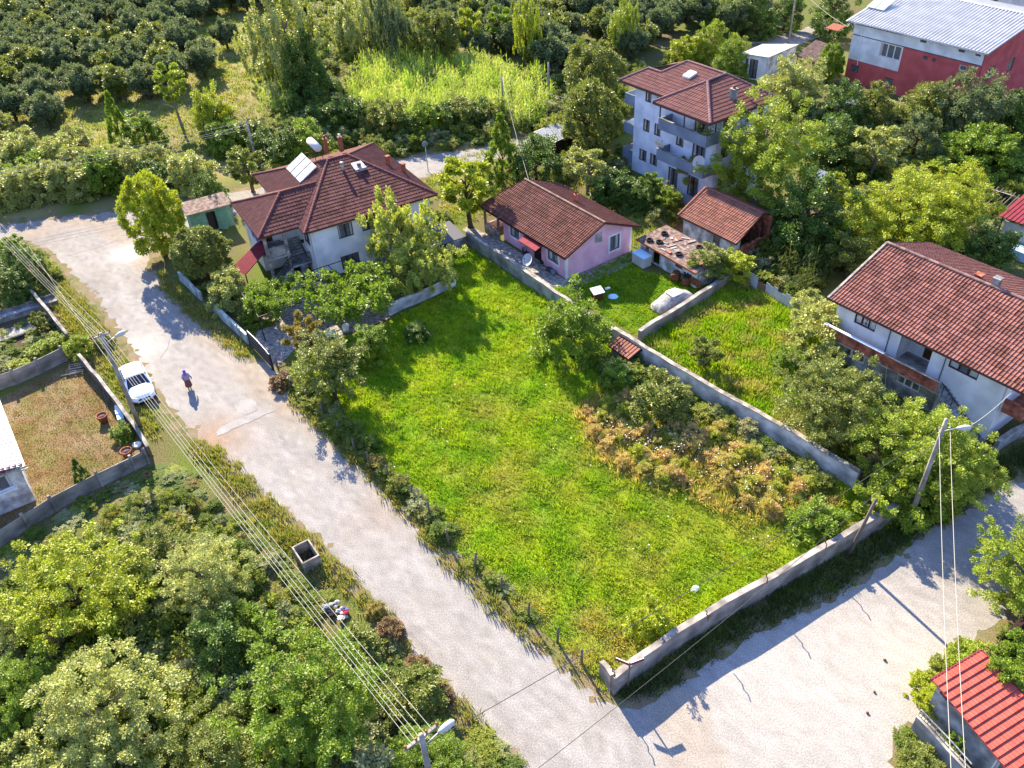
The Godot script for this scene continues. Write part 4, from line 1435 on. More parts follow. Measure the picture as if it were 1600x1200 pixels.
func apartment_house() -> void:
	var h := thing("apartment_house", "three storey pale blue house with slate blue balconies and maroon tile roof", "house", Vector3(20.22, 0, -73.67), 34.0)
	var E := 9.0
	var z0 := -11.4
	var holes := []
	for w in [[-9.95, 7.66, -9.1, 8.6], [-10.05, 4.65, -9.12, 5.9], [-10.4, 1.45, -9.3, 2.68], [-8.4, 7.66, -7.7, 8.5], [-8.45, 4.7, -7.55, 5.9], [-8.8, 1.5, -7.75, 2.68], [-5.4, 4.6, -4.4, 5.6], [-4.3, 7.9, -3.6, 8.55]]:
		holes.append([w[0] - z0, w[1], w[2] - z0, w[3]])
	var doors := []
	for w in [[-3.2, 3.3, -1.5, 5.45], [-3.2, 6.4, -1.6, 8.4], [-6.1, 0.1, -4.8, 2.15], [-3.4, 0.1, -2.0, 2.2]]:
		doors.append([w[0] - z0, w[1], w[2] - z0, w[3]])
	var o := Vector3(0, 0, z0)
	facade(h, o, Z, -z0 - 0.003, E, 0.3, holes + doors, M.blue_plaster)
	for w in holes:
		window(h, o, Z, w, M.brown_frame, 2, 0.45)
	for w in doors:
		window(h, o, Z, w, M.brown_frame, 3 if w[1] > 1.0 else 2, 0.3)
	var rh := [[0.15, 7.5, 2.0, 8.6], [3.4, 7.5, 4.1, 8.4], [4.8, 7.5, 5.7, 8.5], [0.4, 4.75, 1.4, 6.15], [3.4, 4.7, 4.3, 6.0], [0.4, 1.5, 1.4, 2.8], [3.4, 1.5, 4.3, 2.8]]
	facade(h, Vector3.ZERO, X, 6.4, E, 0.3, rh, M.blue_plaster)
	for w in rh:
		window(h, Vector3.ZERO, X, w, M.brown_frame, 2, 0.4)
	facade(h, Vector3(6.4, 0, -0.003), -Z, 11.39, E, 0.3, [], M.blue_plaster)
	facade(h, Vector3(6.39, 0, z0), -X, 6.38, E, 0.3, [], M.blue_plaster)
	# balconies: floor slab and parapet
	for y in [3.4, 6.42]:
		var sl := fresh()
		box(sl, Vector3(-1.66, y, -6.16), Vector3(-0.003, y + 0.14, -0.06))
		var b := obj("balcony", sl, M.blue_plaster, h)
		var pa := fresh()
		box(pa, Vector3(-1.75, y, -6.2), Vector3(-1.63, y + 1.06, -0.05))
		box(pa, Vector3(-1.63, y, -6.2), Vector3(-0.003, y + 1.06, -6.08))
		box(pa, Vector3(-1.63, y, -0.16), Vector3(-0.003, y + 1.06, -0.052))
		obj("parapet", pa, M.slate_paint, b)
		var cp := fresh()
		box(cp, Vector3(-1.8, y + 1.06, -6.25), Vector3(-1.58, y + 1.1, 0.0))
		obj("coping", cp, M.concrete, b)
	var posts := fresh()
	for z in [-6.1, -2.95, -0.12]:
		box(posts, Vector3(-1.74, 7.52, z - 0.05), Vector3(-1.64, E - 0.12, z + 0.05))
	obj("balcony_posts", posts, M.grey_frame, h)
	var low := fresh()
	box(low, Vector3(-1.75, 0, -3.2), Vector3(-1.62, 1.0, -0.1))
	obj("terrace_parapet", low, M.slate_paint, h)
	for y in [0.9, 3.6, 6.6]:
		var sb := fresh()
		var yy: float = y
		box(sb, Vector3(0.2, yy - 0.9 if y < 1.0 else yy, -13.1), Vector3(0.32, yy + 1.05, z0 - 0.004))
		box(sb, Vector3(0.32, yy, -13.1), Vector3(4.0, yy + 1.05, -12.98))
		box(sb, Vector3(0.32, yy, -12.98), Vector3(4.0, yy + 0.12, z0 - 0.004))
		tag(obj("balcony", sb, M.slate_paint, h), "side balcony at the far end of the house")
	var st := fresh()
	var deck := fresh()
	var caps := fresh()
	var c := Color(0.33, 0.145, 0.125)
	var a := Vector3(2.3, 10.5, -4.2)
	var b := Vector3(5.0, 10.5, -4.4)
	var k := Vector3(5.1, 10.5, -9.5)
	var f0 := Vector3(-2.15, E, -6.7)
	var f1 := Vector3(-2.15, E, 0.6)
	var f2 := Vector3(7.0, E, 0.5)
	var r0 := Vector3(-0.4, E, -13.3)
	var d0 := Vector3(2.47, 9.78, -12.2)
	var d1 := Vector3(2.47, 9.78, -10.43)
	tiled(st, deck, [f0, f1, a], 0.30, 0.46, c, 0.14, 0.2)
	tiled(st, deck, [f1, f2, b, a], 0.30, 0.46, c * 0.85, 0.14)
	tiled(st, deck, [r0, Vector3(-0.4, E, -5.9), b, k, d1, d0], 0.30, 0.46, c, 0.14, 0.2)
	tiled(st, deck, [Vector3(0.4, E, -6.3), f0, a], 0.30, 0.46, c, 0.14)
	tiled(st, deck, [f2, Vector3(7.0, E, -13.2), k, b], 0.30, 0.46, c, 0.14)
	tiled(st, deck, [Vector3(7.0, E, -13.2), r0, d0, k], 0.30, 0.46, c, 0.14)
	for r in [[f1, a], [a, b], [f2, b], [f0, a], [b, k], [r0, d0], [d0, d1], [d1, k]]:
		ridge(caps, r[0], r[1], Color(0.33, 0.19, 0.20), 0.12, 0.15)
	finish_roof(h, st, deck, caps)
	var fa := fresh()
	bar(fa, f0 - UPV * 0.1 - X * 0.02, f1 - UPV * 0.1 - X * 0.02, 0.05, 0.2)
	bar(fa, f1 - UPV * 0.1 + Z * 0.03, f2 - UPV * 0.1 + Z * 0.03, 0.05, 0.2)
	bar(fa, r0 - UPV * 0.1 - X * 0.02, Vector3(-0.42, E - 0.1, -6.7), 0.05, 0.2)
	obj("fascia", fa, M.fascia, h)
	chimney(h, Vector3(2.6, 9.5, -1.2), 0.95, 0.5, M.grey_render, M.clay)
	var sk := fresh()
	hexa(sk, [Vector3(2.7, 9.8, -6.9), Vector3(3.7, 10.1, -6.9), Vector3(3.7, 10.1, -7.8), Vector3(2.7, 9.8, -7.8)], [Vector3(2.7, 10.1, -6.9), Vector3(3.7, 10.38, -6.9), Vector3(3.7, 10.38, -7.8), Vector3(2.7, 10.1, -7.8)])
	obj("skylight", sk, M.white_pvc, h)
	dish("satellite_dish", "white satellite dish on the lower balcony of the pale blue house", h.transform * Vector3(-1.72, 4.1, -0.6), Vector3(-0.5, 0.35, 0.6), 0.62, M.white_metal)
	dish("satellite_dish", "narrow seen satellite dish at the left end of the blue balcony", h.transform * Vector3(-1.7, 4.1, -6.1), Vector3(0.75, 0.4, -0.5), 0.6, M.white_metal)


func brick_balcony_house() -> void:
	var h := thing("balcony_house", "two storey house with bare brick balcony, white upper wall and red tile roof", "house", Vector3(23.44, 0, -48.99), 35.0)
	var up := [[1.45, 3.72, 3.1, 4.5], [8.45, 3.9, 10.4, 4.62]]
	facade(h, Vector3(0, 2.5, -0.3), Z, 5.0, 2.55, 0.28, [[1.45, 1.22, 3.1, 2.0]], M.white_plaster)
	window(h, Vector3(0, 0, -0.3), Z, up[0], M.brown_frame, 3, 0.9)
	facade(h, Vector3(0, 2.5, 6.95), Z, 4.9, 2.55, 0.28, [[1.2, 1.4, 3.15, 2.12]], M.white_plaster)
	window(h, Vector3(0, 0, -0.3), Z, up[1], M.brown_frame, 3, 0.6)
	facade(h, Vector3(1.5, 2.5, 4.7), Z, 2.25, 2.4, 0.28, [[1.05, 0.05, 2.2, 2.0]], M.white_plaster)
	door(h, Vector3(1.5, 2.5, 4.7), Z, [1.05, 0.05, 2.2, 2.0], M.door_wood)
	facade(h, Vector3(0.003, 2.5, 4.7), X, 1.49, 2.4, 0.25, [], M.white_plaster)
	facade(h, Vector3(1.49, 2.5, 6.95), -X, 1.48, 2.4, 0.25, [], M.white_plaster)
	facade(h, Vector3(0.004, 0, 11.85), X, 11.5, 4.9, 0.28, [], M.white_plaster)
	facade(h, Vector3(11.5, 0, 11.84), -Z, 12.1, 4.9, 0.28, [], M.white_plaster)
	facade(h, Vector3(11.49, 0, -0.3), -X, 11.48, 4.9, 0.28, [], M.grey_render)
	var lo := [[1.3, 0.92, 2.98, 1.62], [5.53, 0.95, 7.23, 1.7]]
	facade(h, Vector3(-0.1, 0, -0.3), Z, 8.8, 2.4, 0.3, lo, M.grey_render)
	for w in lo:
		window(h, Vector3(-0.1, 0, -0.3), Z, w, M.white_pvc, 3, 0.2)
	facade(h, Vector3(0.0, 0, 8.52), Z, 3.32, 2.5, 0.28, [], M.white_plaster)
	var fl := fresh()
	box(fl, Vector3(-1.15, 2.38, -0.35), Vector3(1.5, 2.5, 8.55))
	obj("balcony_floor", fl, M.concrete, h)
	# the parapet is bare brick: every brick its own piece on the long front, a shared mortar core
	var core := fresh()
	box(core, Vector3(-1.10, 2.5, -0.3), Vector3(-1.0, 3.30, 8.5))
	box(core, Vector3(-1.0, 2.5, -0.3), Vector3(0.0, 3.30, -0.2))
	var par := obj("brick_parapet", core, M.mortar, h)
	var bs := fresh()
	for r in 8:
		for k in 37:
			var z := -0.32 + k * 0.24 + (0.12 if r % 2 else 0.0)
			if z + 0.225 > 8.52:
				continue
			var t := rng.randf_range(0.7, 1.2)
			bs.set_color(Color(t, t * rng.randf_range(0.9, 1.1), t))
			box(bs, Vector3(-1.125 - rng.randf() * 0.006, 2.505 + r * 0.098, z), Vector3(-1.099, 2.505 + r * 0.098 + 0.086, z + 0.225))
	many("bricks", bs, M.brick, par)
	var cp := fresh()
	box(cp, Vector3(-1.16, 3.30, -0.36), Vector3(-0.94, 3.36, 4.4))
	obj("coping", cp, M.white_plaster, h)
	var cp2 := fresh()
	box(cp2, Vector3(-1.16, 3.29, 4.4), Vector3(-0.94, 3.34, 8.55))
	obj("coping", cp2, M.concrete, h)
	var ss := fresh()
	for k in 13:
		box(ss, Vector3(-1.15, 0, 8.56 + k * 0.25), Vector3(-0.05, 2.4 - k * 0.185, 8.81 + k * 0.25))
	obj("outside_stairs", ss, M.grey_render, h)
	var rl := fresh()
	bar(rl, Vector3(-1.12, 3.4, 8.6), Vector3(-1.12, 1.0, 11.9), 0.05, 0.05)
	for k in 5:
		bar(rl, Vector3(-1.12, 2.3 - k * 0.58, 8.8 + k * 0.76), Vector3(-1.12, 3.24 - k * 0.55, 8.8 + k * 0.76), 0.04, 0.04)
	obj("handrail", rl, M.iron, h)
	var pb := fresh()
	box(pb, Vector3(0.6, 2.2, 11.87), Vector3(3.4, 2.35, 13.2))
	box(pb, Vector3(0.6, 2.35, 13.0), Vector3(3.4, 3.2, 13.2))
	box(pb, Vector3(0.6, 2.35, 11.87), Vector3(0.75, 3.2, 13.0))
	tag(obj("porch_balcony", pb, M.brick, h), "bare brick balcony on the road side of the house")
	var dp := fresh()
	for z in [3.9, 7.9]:
		bar(dp, Vector3(-0.04, 2.5, z), Vector3(-0.04, 4.75, z), 0.05, 0.05)
	obj("downpipe", dp, M.grey_frame, h)
	var st := fresh()
	var deck := fresh()
	var caps := fresh()
	var c := Color(0.35, 0.150, 0.120)
	var e0 := Vector3(-0.55, 4.98, -0.85)
	var e1 := Vector3(-0.55, 4.98, 13.4)
	var r0 := Vector3(5.75, 7.0, -0.95)
	var r1 := Vector3(5.75, 7.0, 13.4)
	tiled(st, deck, [e0, e1, r1, r0], 0.24, 0.43, c, 0.28, 0.42)
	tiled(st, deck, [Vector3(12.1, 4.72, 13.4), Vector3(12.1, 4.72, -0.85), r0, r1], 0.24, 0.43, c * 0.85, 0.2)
	ridge(caps, r0, r1, Color(0.42, 0.27, 0.24), 0.35, 0.14)
	finish_roof(h, st, deck, caps)
	var mo := fresh()
	bar(mo, e0 + UPV * 0.03, r0 + UPV * 0.05, 0.16, 0.1)
	obj("verge_mortar", mo, M.mortar, h)
	var rf := fresh()
	for k in 15:
		bar(rf, Vector3(-0.5, 4.86, -0.6 + k * 0.95), Vector3(0.02, 5.02, -0.6 + k * 0.95), 0.07, 0.1)
	obj("rafter_ends", rf, M.dark_wood, h)
	chimney(h, Vector3(6.0, 6.7, 7.0), 0.85, 0.42, M.grey_render)
	chimney(h, Vector3(6.5, 6.6, 5.6), 0.4, 0.42, M.brick)
	var br := fresh()
	br.set_color(Color(0.36, 0.2, 0.14))
	hexa(br, [Vector3(0.55, 5.17, 1.1), Vector3(0.95, 5.31, 1.2), Vector3(1.0, 5.33, 0.9), Vector3(0.6, 5.19, 0.8)], [Vector3(0.5, 5.3, 1.1), Vector3(0.9, 5.42, 1.2), Vector3(0.95, 5.44, 0.9), Vector3(0.55, 5.32, 0.8)])
	obj("loose_tile", br, M.plain, h)


func ribbed(st: SurfaceTool, o: Vector3, e: Vector3, s: Vector3, pitch: float, rib: float, height: float) -> void:   # sheet metal with raised ribs running up the slope
	var n := e.cross(s).normalized()
	var count := int(e.length() / pitch)
	var d := e / count
	var w := d * rib
	for k in count:
		var a := o + d * k
		var u := n * height
		quad(st, a, a + d - w, a + d - w + s, a + s)
		quad(st, a + d - w, a + d - w * 0.75 + u, a + d - w * 0.75 + u + s, a + d - w + s)
		quad(st, a + d - w * 0.75 + u, a + d - w * 0.25 + u, a + d - w * 0.25 + u + s, a + d - w * 0.75 + u + s)
		quad(st, a + d - w * 0.25 + u, a + d, a + d + s, a + d - w * 0.25 + u + s)
	quad(st, o - n * 0.05 + s, o - n * 0.05 + s + e, o - n * 0.05 + e, o - n * 0.05)
	quad(st, o - n * 0.05, o - n * 0.05 + e, o + e, o)


func red_hall() -> void:
	var h := thing("red_hall", "large hall with white ribbed metal roof and red and white walls", "building", Vector3(53.30, 0, -91.80), 34.0)
	var z0 := -17.0
	var L := 16.6
	var fh := [[4.08, 3.9, 6.87, 5.45], [9.71, 4.8, 10.3, 5.2], [10.85, 4.78, 11.28, 5.2], [14.16, 4.6, 15.05, 5.2], [5.5, 1.0, 6.67, 1.72], [8.86, 6.54, 9.63, 6.8], [13.6, 6.5, 14.34, 6.78], [15.6, 6.5, 16.2, 6.72], [0.6, 1.3, 1.75, 2.1]]
	facade(h, Vector3(0.4, 0, z0), Z, L, 6.95, 0.3, fh, M.red_plaster)
	for k in fh.size():
		window(h, Vector3(0.4, 0, z0), Z, fh[k], M.white_pvc if k in [0, 3] else M.grey_frame, 3 if k == 0 else 1, 0.15)
	# white painted areas are a coat of plaster proud of the red one
	var ur := [[9.2 - 0.34, 0.94, 9.63, 1.2], [13.6, 0.9, 14.34, 1.18], [15.6, 0.9, 16.2, 1.12]]
	facade(h, Vector3(0.385, 5.6, z0), Z, L, 1.33, 0.012, ur, M.white_plaster, "white_band")
	facade(h, Vector3(0.385, 2.7, z0), Z, 7.0, 2.9, 0.012, [[4.08, 1.2, 6.87, 2.75]], M.white_plaster, "white_panel")
	var gp := fresh()
	box(gp, Vector3(0.35, 6.78, z0 + 0.3), Vector3(0.384, 6.95, z0 + 6.4))
	obj("eaves_gap", gp, M.dark_wood, h)
	var sg := fresh()
	bar(sg, Vector3(0.36, 5.6, z0), Vector3(0.36, 5.6, z0 + 16.5), 0.05, 0.08)
	obj("string_course", sg, M.grey_frame, h)
	facade(h, Vector3(0.403, 0, -0.4), X, 18.4, 6.95, 0.3, [[2.0, 3.5, 3.2, 5.0], [6.0, 3.5, 7.2, 5.0], [10.0, 3.5, 11.2, 5.0]], M.red_plaster)
	for u in [2.0, 6.0, 10.0]:
		window(h, Vector3(0.403, 0, -0.4), X, [u, 3.5, u + 1.2, 5.0], M.grey_frame, 1, 0.0)
	var gb := fresh()
	tri(gb, Vector3(0.4, 6.95, -0.402), Vector3(18.8, 6.95, -0.402), Vector3(9.6, 8.9, -0.402))
	tri(gb, Vector3(18.8, 6.95, z0), Vector3(0.4, 6.95, z0), Vector3(9.6, 8.9, z0))
	obj("gable", gb, M.red_plaster, h)
	facade(h, Vector3(18.8, 0, -0.41), -Z, L - 0.02, 6.95, 0.3, [], M.red_plaster)
	facade(h, Vector3(18.79, 0, z0), -X, 18.38, 6.95, 0.3, [], M.white_plaster)
	var st := fresh()
	ribbed(st, Vector3(0.0, 7.0, -18.1), Vector3(0, 0, 18.2), Vector3(9.6, 2.05, 0), 0.42, 0.45, 0.13)
	ribbed(st, Vector3(19.2, 7.0, 0.1), Vector3(0, 0, -18.2), Vector3(-9.6, 2.05, 0), 0.42, 0.45, 0.13)
	obj("metal_roof", st, M.white_metal, h)
	var rc := fresh()
	bar(rc, Vector3(9.6, 9.1, -18.1), Vector3(9.6, 9.1, 0.12), 0.5, 0.08)
	obj("ridge_cap", rc, M.white_metal, h)
	for k in 2:
		var p := fresh()
		var z := -17.9 + k * 1.25
		hexa(p, [Vector3(3.5, 7.95, z + 1.15), Vector3(5.6, 8.75, z + 1.15), Vector3(5.6, 8.75, z), Vector3(3.5, 7.95, z)], [Vector3(3.46, 8.05, z + 1.15), Vector3(5.56, 8.85, z + 1.15), Vector3(5.56, 8.85, z), Vector3(3.46, 8.05, z)])
		obj("solar_panel", p, M.collector, h)
	var pp := fresh()
	bar(pp, Vector3(0.33, 2.2, z0 + 1.5), Vector3(0.33, 6.8, z0 + 1.2), 0.07, 0.07)
	obj("downpipe", pp, M.white_pvc, h)
	var an := fresh()
	hexa(an, [Vector3(-1.1, 5.9, z0 - 1.2), Vector3(0.39, 6.2, z0 - 1.2), Vector3(0.39, 6.2, z0 - 3.0), Vector3(-1.1, 5.9, z0 - 3.0)], [Vector3(-1.1, 6.0, z0 - 1.2), Vector3(0.39, 6.3, z0 - 1.2), Vector3(0.39, 6.3, z0 - 3.0), Vector3(-1.1, 6.0, z0 - 3.0)])
	obj("porch_roof", an, M.clay, h)


func tiled_shed() -> void:
	var h := thing("tiled_shed", "old shed with peeling white wall and red tiled roof behind the tyre shed", "shed", Vector3(19.50, 0, -62.31), 34.0)
	facade(h, Vector3(0.55, 0, -6.6), Z, 6.4, 2.42, 0.25, [[3.6, 1.05, 4.4, 1.75]], M.old_white)
	window(h, Vector3(0.55, 0, -6.6), Z, [3.6, 1.05, 4.4, 1.75], M.weathered_wood, 1, 0.0, M.brick)
	facade(h, Vector3(0.553, 0, -0.2), X, 4.2, 1.5, 0.25, [], M.brick)
	facade(h, Vector3(4.75, 0, -0.21), -Z, 6.38, 3.3, 0.25, [], M.brick)
	facade(h, Vector3(4.74, 0, -6.6), -X, 4.18, 2.6, 0.25, [], M.brick)
	for x in [2.2, 3.6]:
		var st := fresh()
		box(st, Vector3(x, 1.5, -0.4), Vector3(x + 0.14, 2.9, -0.26))
		obj("post", st, M.dark_wood, h)
	var st := fresh()
	var deck := fresh()
	var caps := fresh()
	var e0 := Vector3(0, 2.3, -6.8)
	var e1 := Vector3(0.0, 2.3, 0.05)
	var r0 := Vector3(3.7, 3.7, -7.2)
	var r1 := Vector3(3.7, 3.7, -0.5)
	tiled(st, deck, [e0, e1, r1, r0], 0.25, 0.4, Color(0.46, 0.20, 0.14), 0.2, 0.25)
	tiled(st, deck, [Vector3(5.2, 3.1, -0.5), Vector3(5.2, 3.1, -7.2), r0, r1], 0.25, 0.4, Color(0.42, 0.17, 0.12), 0.2)
	ridge(caps, r0, r1, Color(0.46, 0.19, 0.13))
	ridge(caps, e0, r0, Color(0.48, 0.19, 0.13))
	finish_roof(h, st, deck, caps)


func tyre_shed() -> void:
	var h := thing("tyre_shed", "low white shed whose flat roof is littered with boards and tyres", "shed", Vector3(15.46, 0, -59.33), 32.0)
	var holes := [[4.43, 0.95, 5.3, 1.42], [0.7, 0.95, 1.1, 1.3], [1.55, 0.02, 2.5, 1.4]]
	facade(h, Vector3(0.2, 0, -6.9), Z, 7.1, 1.62, 0.2, holes, M.old_white)
	window(h, Vector3(0.2, 0, -6.9), Z, holes[0], M.grey_frame, 1, 0.0)
	window(h, Vector3(0.2, 0, -6.9), Z, holes[1], M.grey_frame, 1, 0.0)
	facade(h, Vector3(0.203, 0, 0.2), X, 2.8, 1.62, 0.2, [], M.old_white)
	facade(h, Vector3(3.0, 0, 0.19), -Z, 7.0, 1.8, 0.2, [], M.old_white)
	facade(h, Vector3(2.99, 0, -6.9), -X, 2.78, 1.62, 0.2, [], M.old_white)
	var r := fresh()
	hexa(r, [Vector3(-0.25, 1.62, 0.35), Vector3(3.2, 1.86, 0.35), Vector3(3.2, 1.86, -7.0), Vector3(-0.25, 1.62, -7.0)], [Vector3(-0.25, 1.74, 0.35), Vector3(3.2, 1.98, 0.35), Vector3(3.2, 1.98, -7.0), Vector3(-0.25, 1.74, -7.0)])
	obj("flat_roof", r, M.brown_metal, h)
	var ed := fresh()
	bar(ed, Vector3(-0.27, 1.7, -7.0), Vector3(-0.27, 1.7, 0.36), 0.06, 0.16)
	obj("roof_edge", ed, M.clay, h)
	# boards and sheets lying on the roof
	for k in 44:
		var p := Vector3(rng.randf_range(0.2, 2.9), 0, rng.randf_range(-6.0, 0.1))
		p.y = 1.75 + p.x * 0.07 + 0.02 + k * 0.0012
		var st := fresh()
		var t := rng.randf()
		st.set_color(Color(0.46, 0.42, 0.38) * rng.randf_range(0.6, 1.5) if t < 0.7 else Color(0.42, 0.2, 0.14))
		var a := rng.randf() * TAU
		var d := Vector3(cos(a), 0.07 * cos(a), sin(a)) * rng.randf_range(0.15, 0.42)
		bar(st, p - d, p + d, rng.randf_range(0.1, 0.32), 0.025)
		obj("board", st, M.plain, h)
	var bl := fresh()
	box(bl, Vector3(0.15, 1.76, -3.6), Vector3(0.45, 1.9, -3.2))
	obj("brick_block", bl, M.brick, h)
	var spots_ := [[2.0, -5.9], [0.35, -5.95], [0.75, -5.15], [2.6, -2.2], [0.65, -2.6], [2.1, -1.2]]
	var where := ["at the far corner of the tyre shed roof", "left of the pair at the tyre shed roof edge", "right of the pair at the tyre shed roof edge", "at the back edge of the tyre shed roof", "by the bricks on the tyre shed roof edge", "beside the vine on the tyre shed roof"]
	for k in spots_.size():
		var s: Array = spots_[k]
		var o := thing("old_tyre", "old black tyre " + where[k], "tyre", h.transform * Vector3(s[0], 1.76 + s[0] * 0.07, s[1]), rng.randf() * 360.0, "tyres on the shed roof")
		var t := fresh(true)
		lathe(t, UPV * 0.015, [Vector2(0.17, 0.02), Vector2(0.27, 0.0), Vector2(0.31, 0.05), Vector2(0.31, 0.13), Vector2(0.27, 0.18), Vector2(0.18, 0.16), Vector2(0.165, 0.1), Vector2(0.17, 0.02)], 18)
		obj("tread", t, M.rubber, o)


func small_buildings() -> void:
	var s := thing("white_hut", "small white hut with pale sheet roof by the farm lane", "hut", Vector3(34.28, 0, -107.06), 34.0)
	facade(s, Vector3(-1.0, 0, -3.2), Vector3(0.31, 0, 0.951).normalized(), 3.3, 2.9, 0.2, [[0.5, 0.1, 0.9, 2.5], [1.1, 0.1, 2.2, 2.5]], M.white_plaster)
	for w in [[0.5, 0.1, 0.9, 2.5], [1.1, 0.1, 2.2, 2.5]]:
		window(s, Vector3(-1.0, 0, -3.2), Vector3(0.31, 0, 0.951).normalized(), w, M.brown_frame, 1 if w[0] < 1.0 else 2, 0.0)
	facade(s, Vector3(0.05, 0, -0.06), Vector3(0.996, 0, -0.085).normalized(), 6.2, 2.9, 0.2, [], M.old_white)
	facade(s, Vector3(6.2, 0, -0.65), Vector3(-0.72, 0, -0.69).normalized(), 4.0, 2.9, 0.2, [], M.white_plaster)
	facade(s, Vector3(3.2, 0, -3.5), -X, 4.1, 2.9, 0.2, [], M.white_plaster)
	var r := fresh()
	hexa(r, [Vector3(-1.15, 2.95, -3.3), Vector3(0.0, 2.95, 0.15), Vector3(6.5, 3.05, -0.5), Vector3(3.3, 3.05, -3.7)], [Vector3(-1.15, 3.07, -3.3), Vector3(0.0, 3.07, 0.15), Vector3(6.5, 3.17, -0.5), Vector3(3.3, 3.17, -3.7)])
	obj("sheet_roof", r, M.white_metal, s)
	var b := thing("brown_shelter", "brown corrugated sheet roof shelter beside the white hut", "shelter", Vector3(39.90, 0, -105.95), 34.0)
	var rs := fresh()
	ribbed(rs, Vector3(0.9, 2.4, -3.5), Vector3(-0.9, 0.1, 3.5), Vector3(5.0, 0.6, -1.0), 0.2, 0.5, 0.04)
	obj("corrugated_roof", rs, M.brown_metal, b)
	for p in [Vector3(0.9, 0, -3.2), Vector3(0.2, 0, -0.2), Vector3(5.4, 0, -1.2), Vector3(5.6, 0, -4.2)]:
		var st := fresh()
		box(st, p - Vector3(0.08, 0, 0.08), p + Vector3(0.08, 2.45 if p.x < 2.0 else 2.9, 0.08))
		obj("post", st, M.weathered_wood, b)
	var g := thing("green_shed", "flat roofed green shed in the shade beside the white house", "shed", Vector3(-29.7, 0, -73.64), 29.0)
	facade(g, Vector3(0, 0, 0), X, 3.9, 2.25, 0.12, [[1.5, 0.05, 2.35, 2.0]], M.teal_metal)
	var dk := fresh()
	quad(dk, Vector3(1.4, 0, -0.5), Vector3(2.45, 0, -0.5), Vector3(2.45, 2.1, -0.5), Vector3(1.4, 2.1, -0.5))
	obj("doorway_dark", dk, M.inside, g)
	facade(g, Vector3(0.0, 0, -2.4), Z, 2.39, 2.25, 0.12, [], M.teal_metal)
	facade(g, Vector3(3.9, 0, -0.003), -Z, 2.39, 2.25, 0.12, [], M.teal_metal)
	facade(g, Vector3(3.89, 0, -2.4), -X, 3.88, 2.25, 0.12, [], M.teal_metal)
	var gr := fresh()
	hexa(gr, [Vector3(-0.25, 2.26, 0.25), Vector3(4.1, 2.26, 0.3), Vector3(4.1, 2.4, -2.6), Vector3(-0.25, 2.4, -2.6)], [Vector3(-0.25, 2.34, 0.25), Vector3(4.1, 2.34, 0.3), Vector3(4.1, 2.48, -2.6), Vector3(-0.25, 2.48, -2.6)])
	obj("flat_roof", gr, M.brown_metal, g)
	var gd := fresh()
	bar(gd, Vector3(2.4, 1.0, 0.05), Vector3(3.1, 1.0, 0.5), 0.05, 1.9)
	obj("door", gd, M.teal_metal, g)
	red_roof_shelter()
	white_roof_house()
	# tile topped lean-to on the long wall
	var k := thing("tiled_leanto", "little tiled lean-to against the long wall under the fig bush", "lean-to", Vector3(7.75, 0, -50.98), 34.0)
	var kb := fresh()
	box(kb, Vector3(-0.2, 0, 0.0), Vector3(0.95, 0.85, 1.9))
	obj("body", kb, M.grey_render, k)
	for q in 8:
		var st := fresh()
		st.set_color(Color(0.50, 0.22, 0.16) * rng.randf_range(0.85, 1.15))
		var z := -0.15 + q * 0.29
		hexa(st, [Vector3(-0.4, 0.78, z + 0.2), Vector3(1.05, 1.25, z + 0.2), Vector3(1.05, 1.25, z), Vector3(-0.4, 0.78, z)], [Vector3(-0.4, 0.87, z + 0.2), Vector3(1.05, 1.34, z + 0.2), Vector3(1.05, 1.34, z), Vector3(-0.4, 0.87, z)])
		obj("tile", st, M.tile, k)
	var kd := fresh()
	hexa(kd, [Vector3(-0.38, 0.70, 2.2), Vector3(1.04, 1.17, 2.2), Vector3(1.04, 1.17, -0.2), Vector3(-0.38, 0.70, -0.2)], [Vector3(-0.38, 0.78, 2.2), Vector3(1.04, 1.25, 2.2), Vector3(1.04, 1.25, -0.2), Vector3(-0.38, 0.78, -0.2)])
	obj("roof_board", kd, M.dark_wood, k)
	# broken greenhouse and pavilion at the right edge
	var f := thing("broken_greenhouse", "collapsed greenhouse of bare slats and torn white film", "greenhouse", Vector3(45.12, 0, -69.77), 34.0)
	for q in 11:
		var st := fresh()
		var z := -2.2 + q * 0.4
		bar(st, Vector3(-1.6, 0.3 + 0.05 * (q % 3), z), Vector3(1.3, 1.9 - 0.08 * (q % 4), z + 0.2), 0.09, 0.04)
		obj("slat", st, M.weathered_wood, f)
	var fs := fresh()
	quad(fs, Vector3(0.6, 1.7, -2.4), Vector3(0.8, 1.75, 1.0), Vector3(1.9, 1.3, 1.2), Vector3(1.8, 1.2, -2.2))
	quad(fs, Vector3(1.8, 1.2, -2.2), Vector3(1.9, 1.3, 1.2), Vector3(2.1, 0.2, 1.2), Vector3(2.2, 0.2, -2.0))
	obj("torn_film", fs, M.white_metal, f)
	var fl := fresh()
	for q in [Vector3(1.3, 0, -2.2), Vector3(1.3, 0, 0.0), Vector3(1.3, 0, 1.9)]:
		bar(fl, q, q + UPV * 1.9, 0.09, 0.09)
	obj("posts", fl, M.weathered_wood, f)
	var p := thing("pavilion", "open pavilion with dark red sheet roof and white film at the right edge", "pavilion", Vector3(44.21, 0, -62.44), 34.0)
	var pr := fresh()
	ribbed(pr, Vector3(-0.5, 2.6, -2.4), Vector3(0, 0, 5.0), Vector3(4.5, 1.1, 0), 0.35, 0.3, 0.04)
	obj("sheet_roof", pr, M.maroon_metal, p)
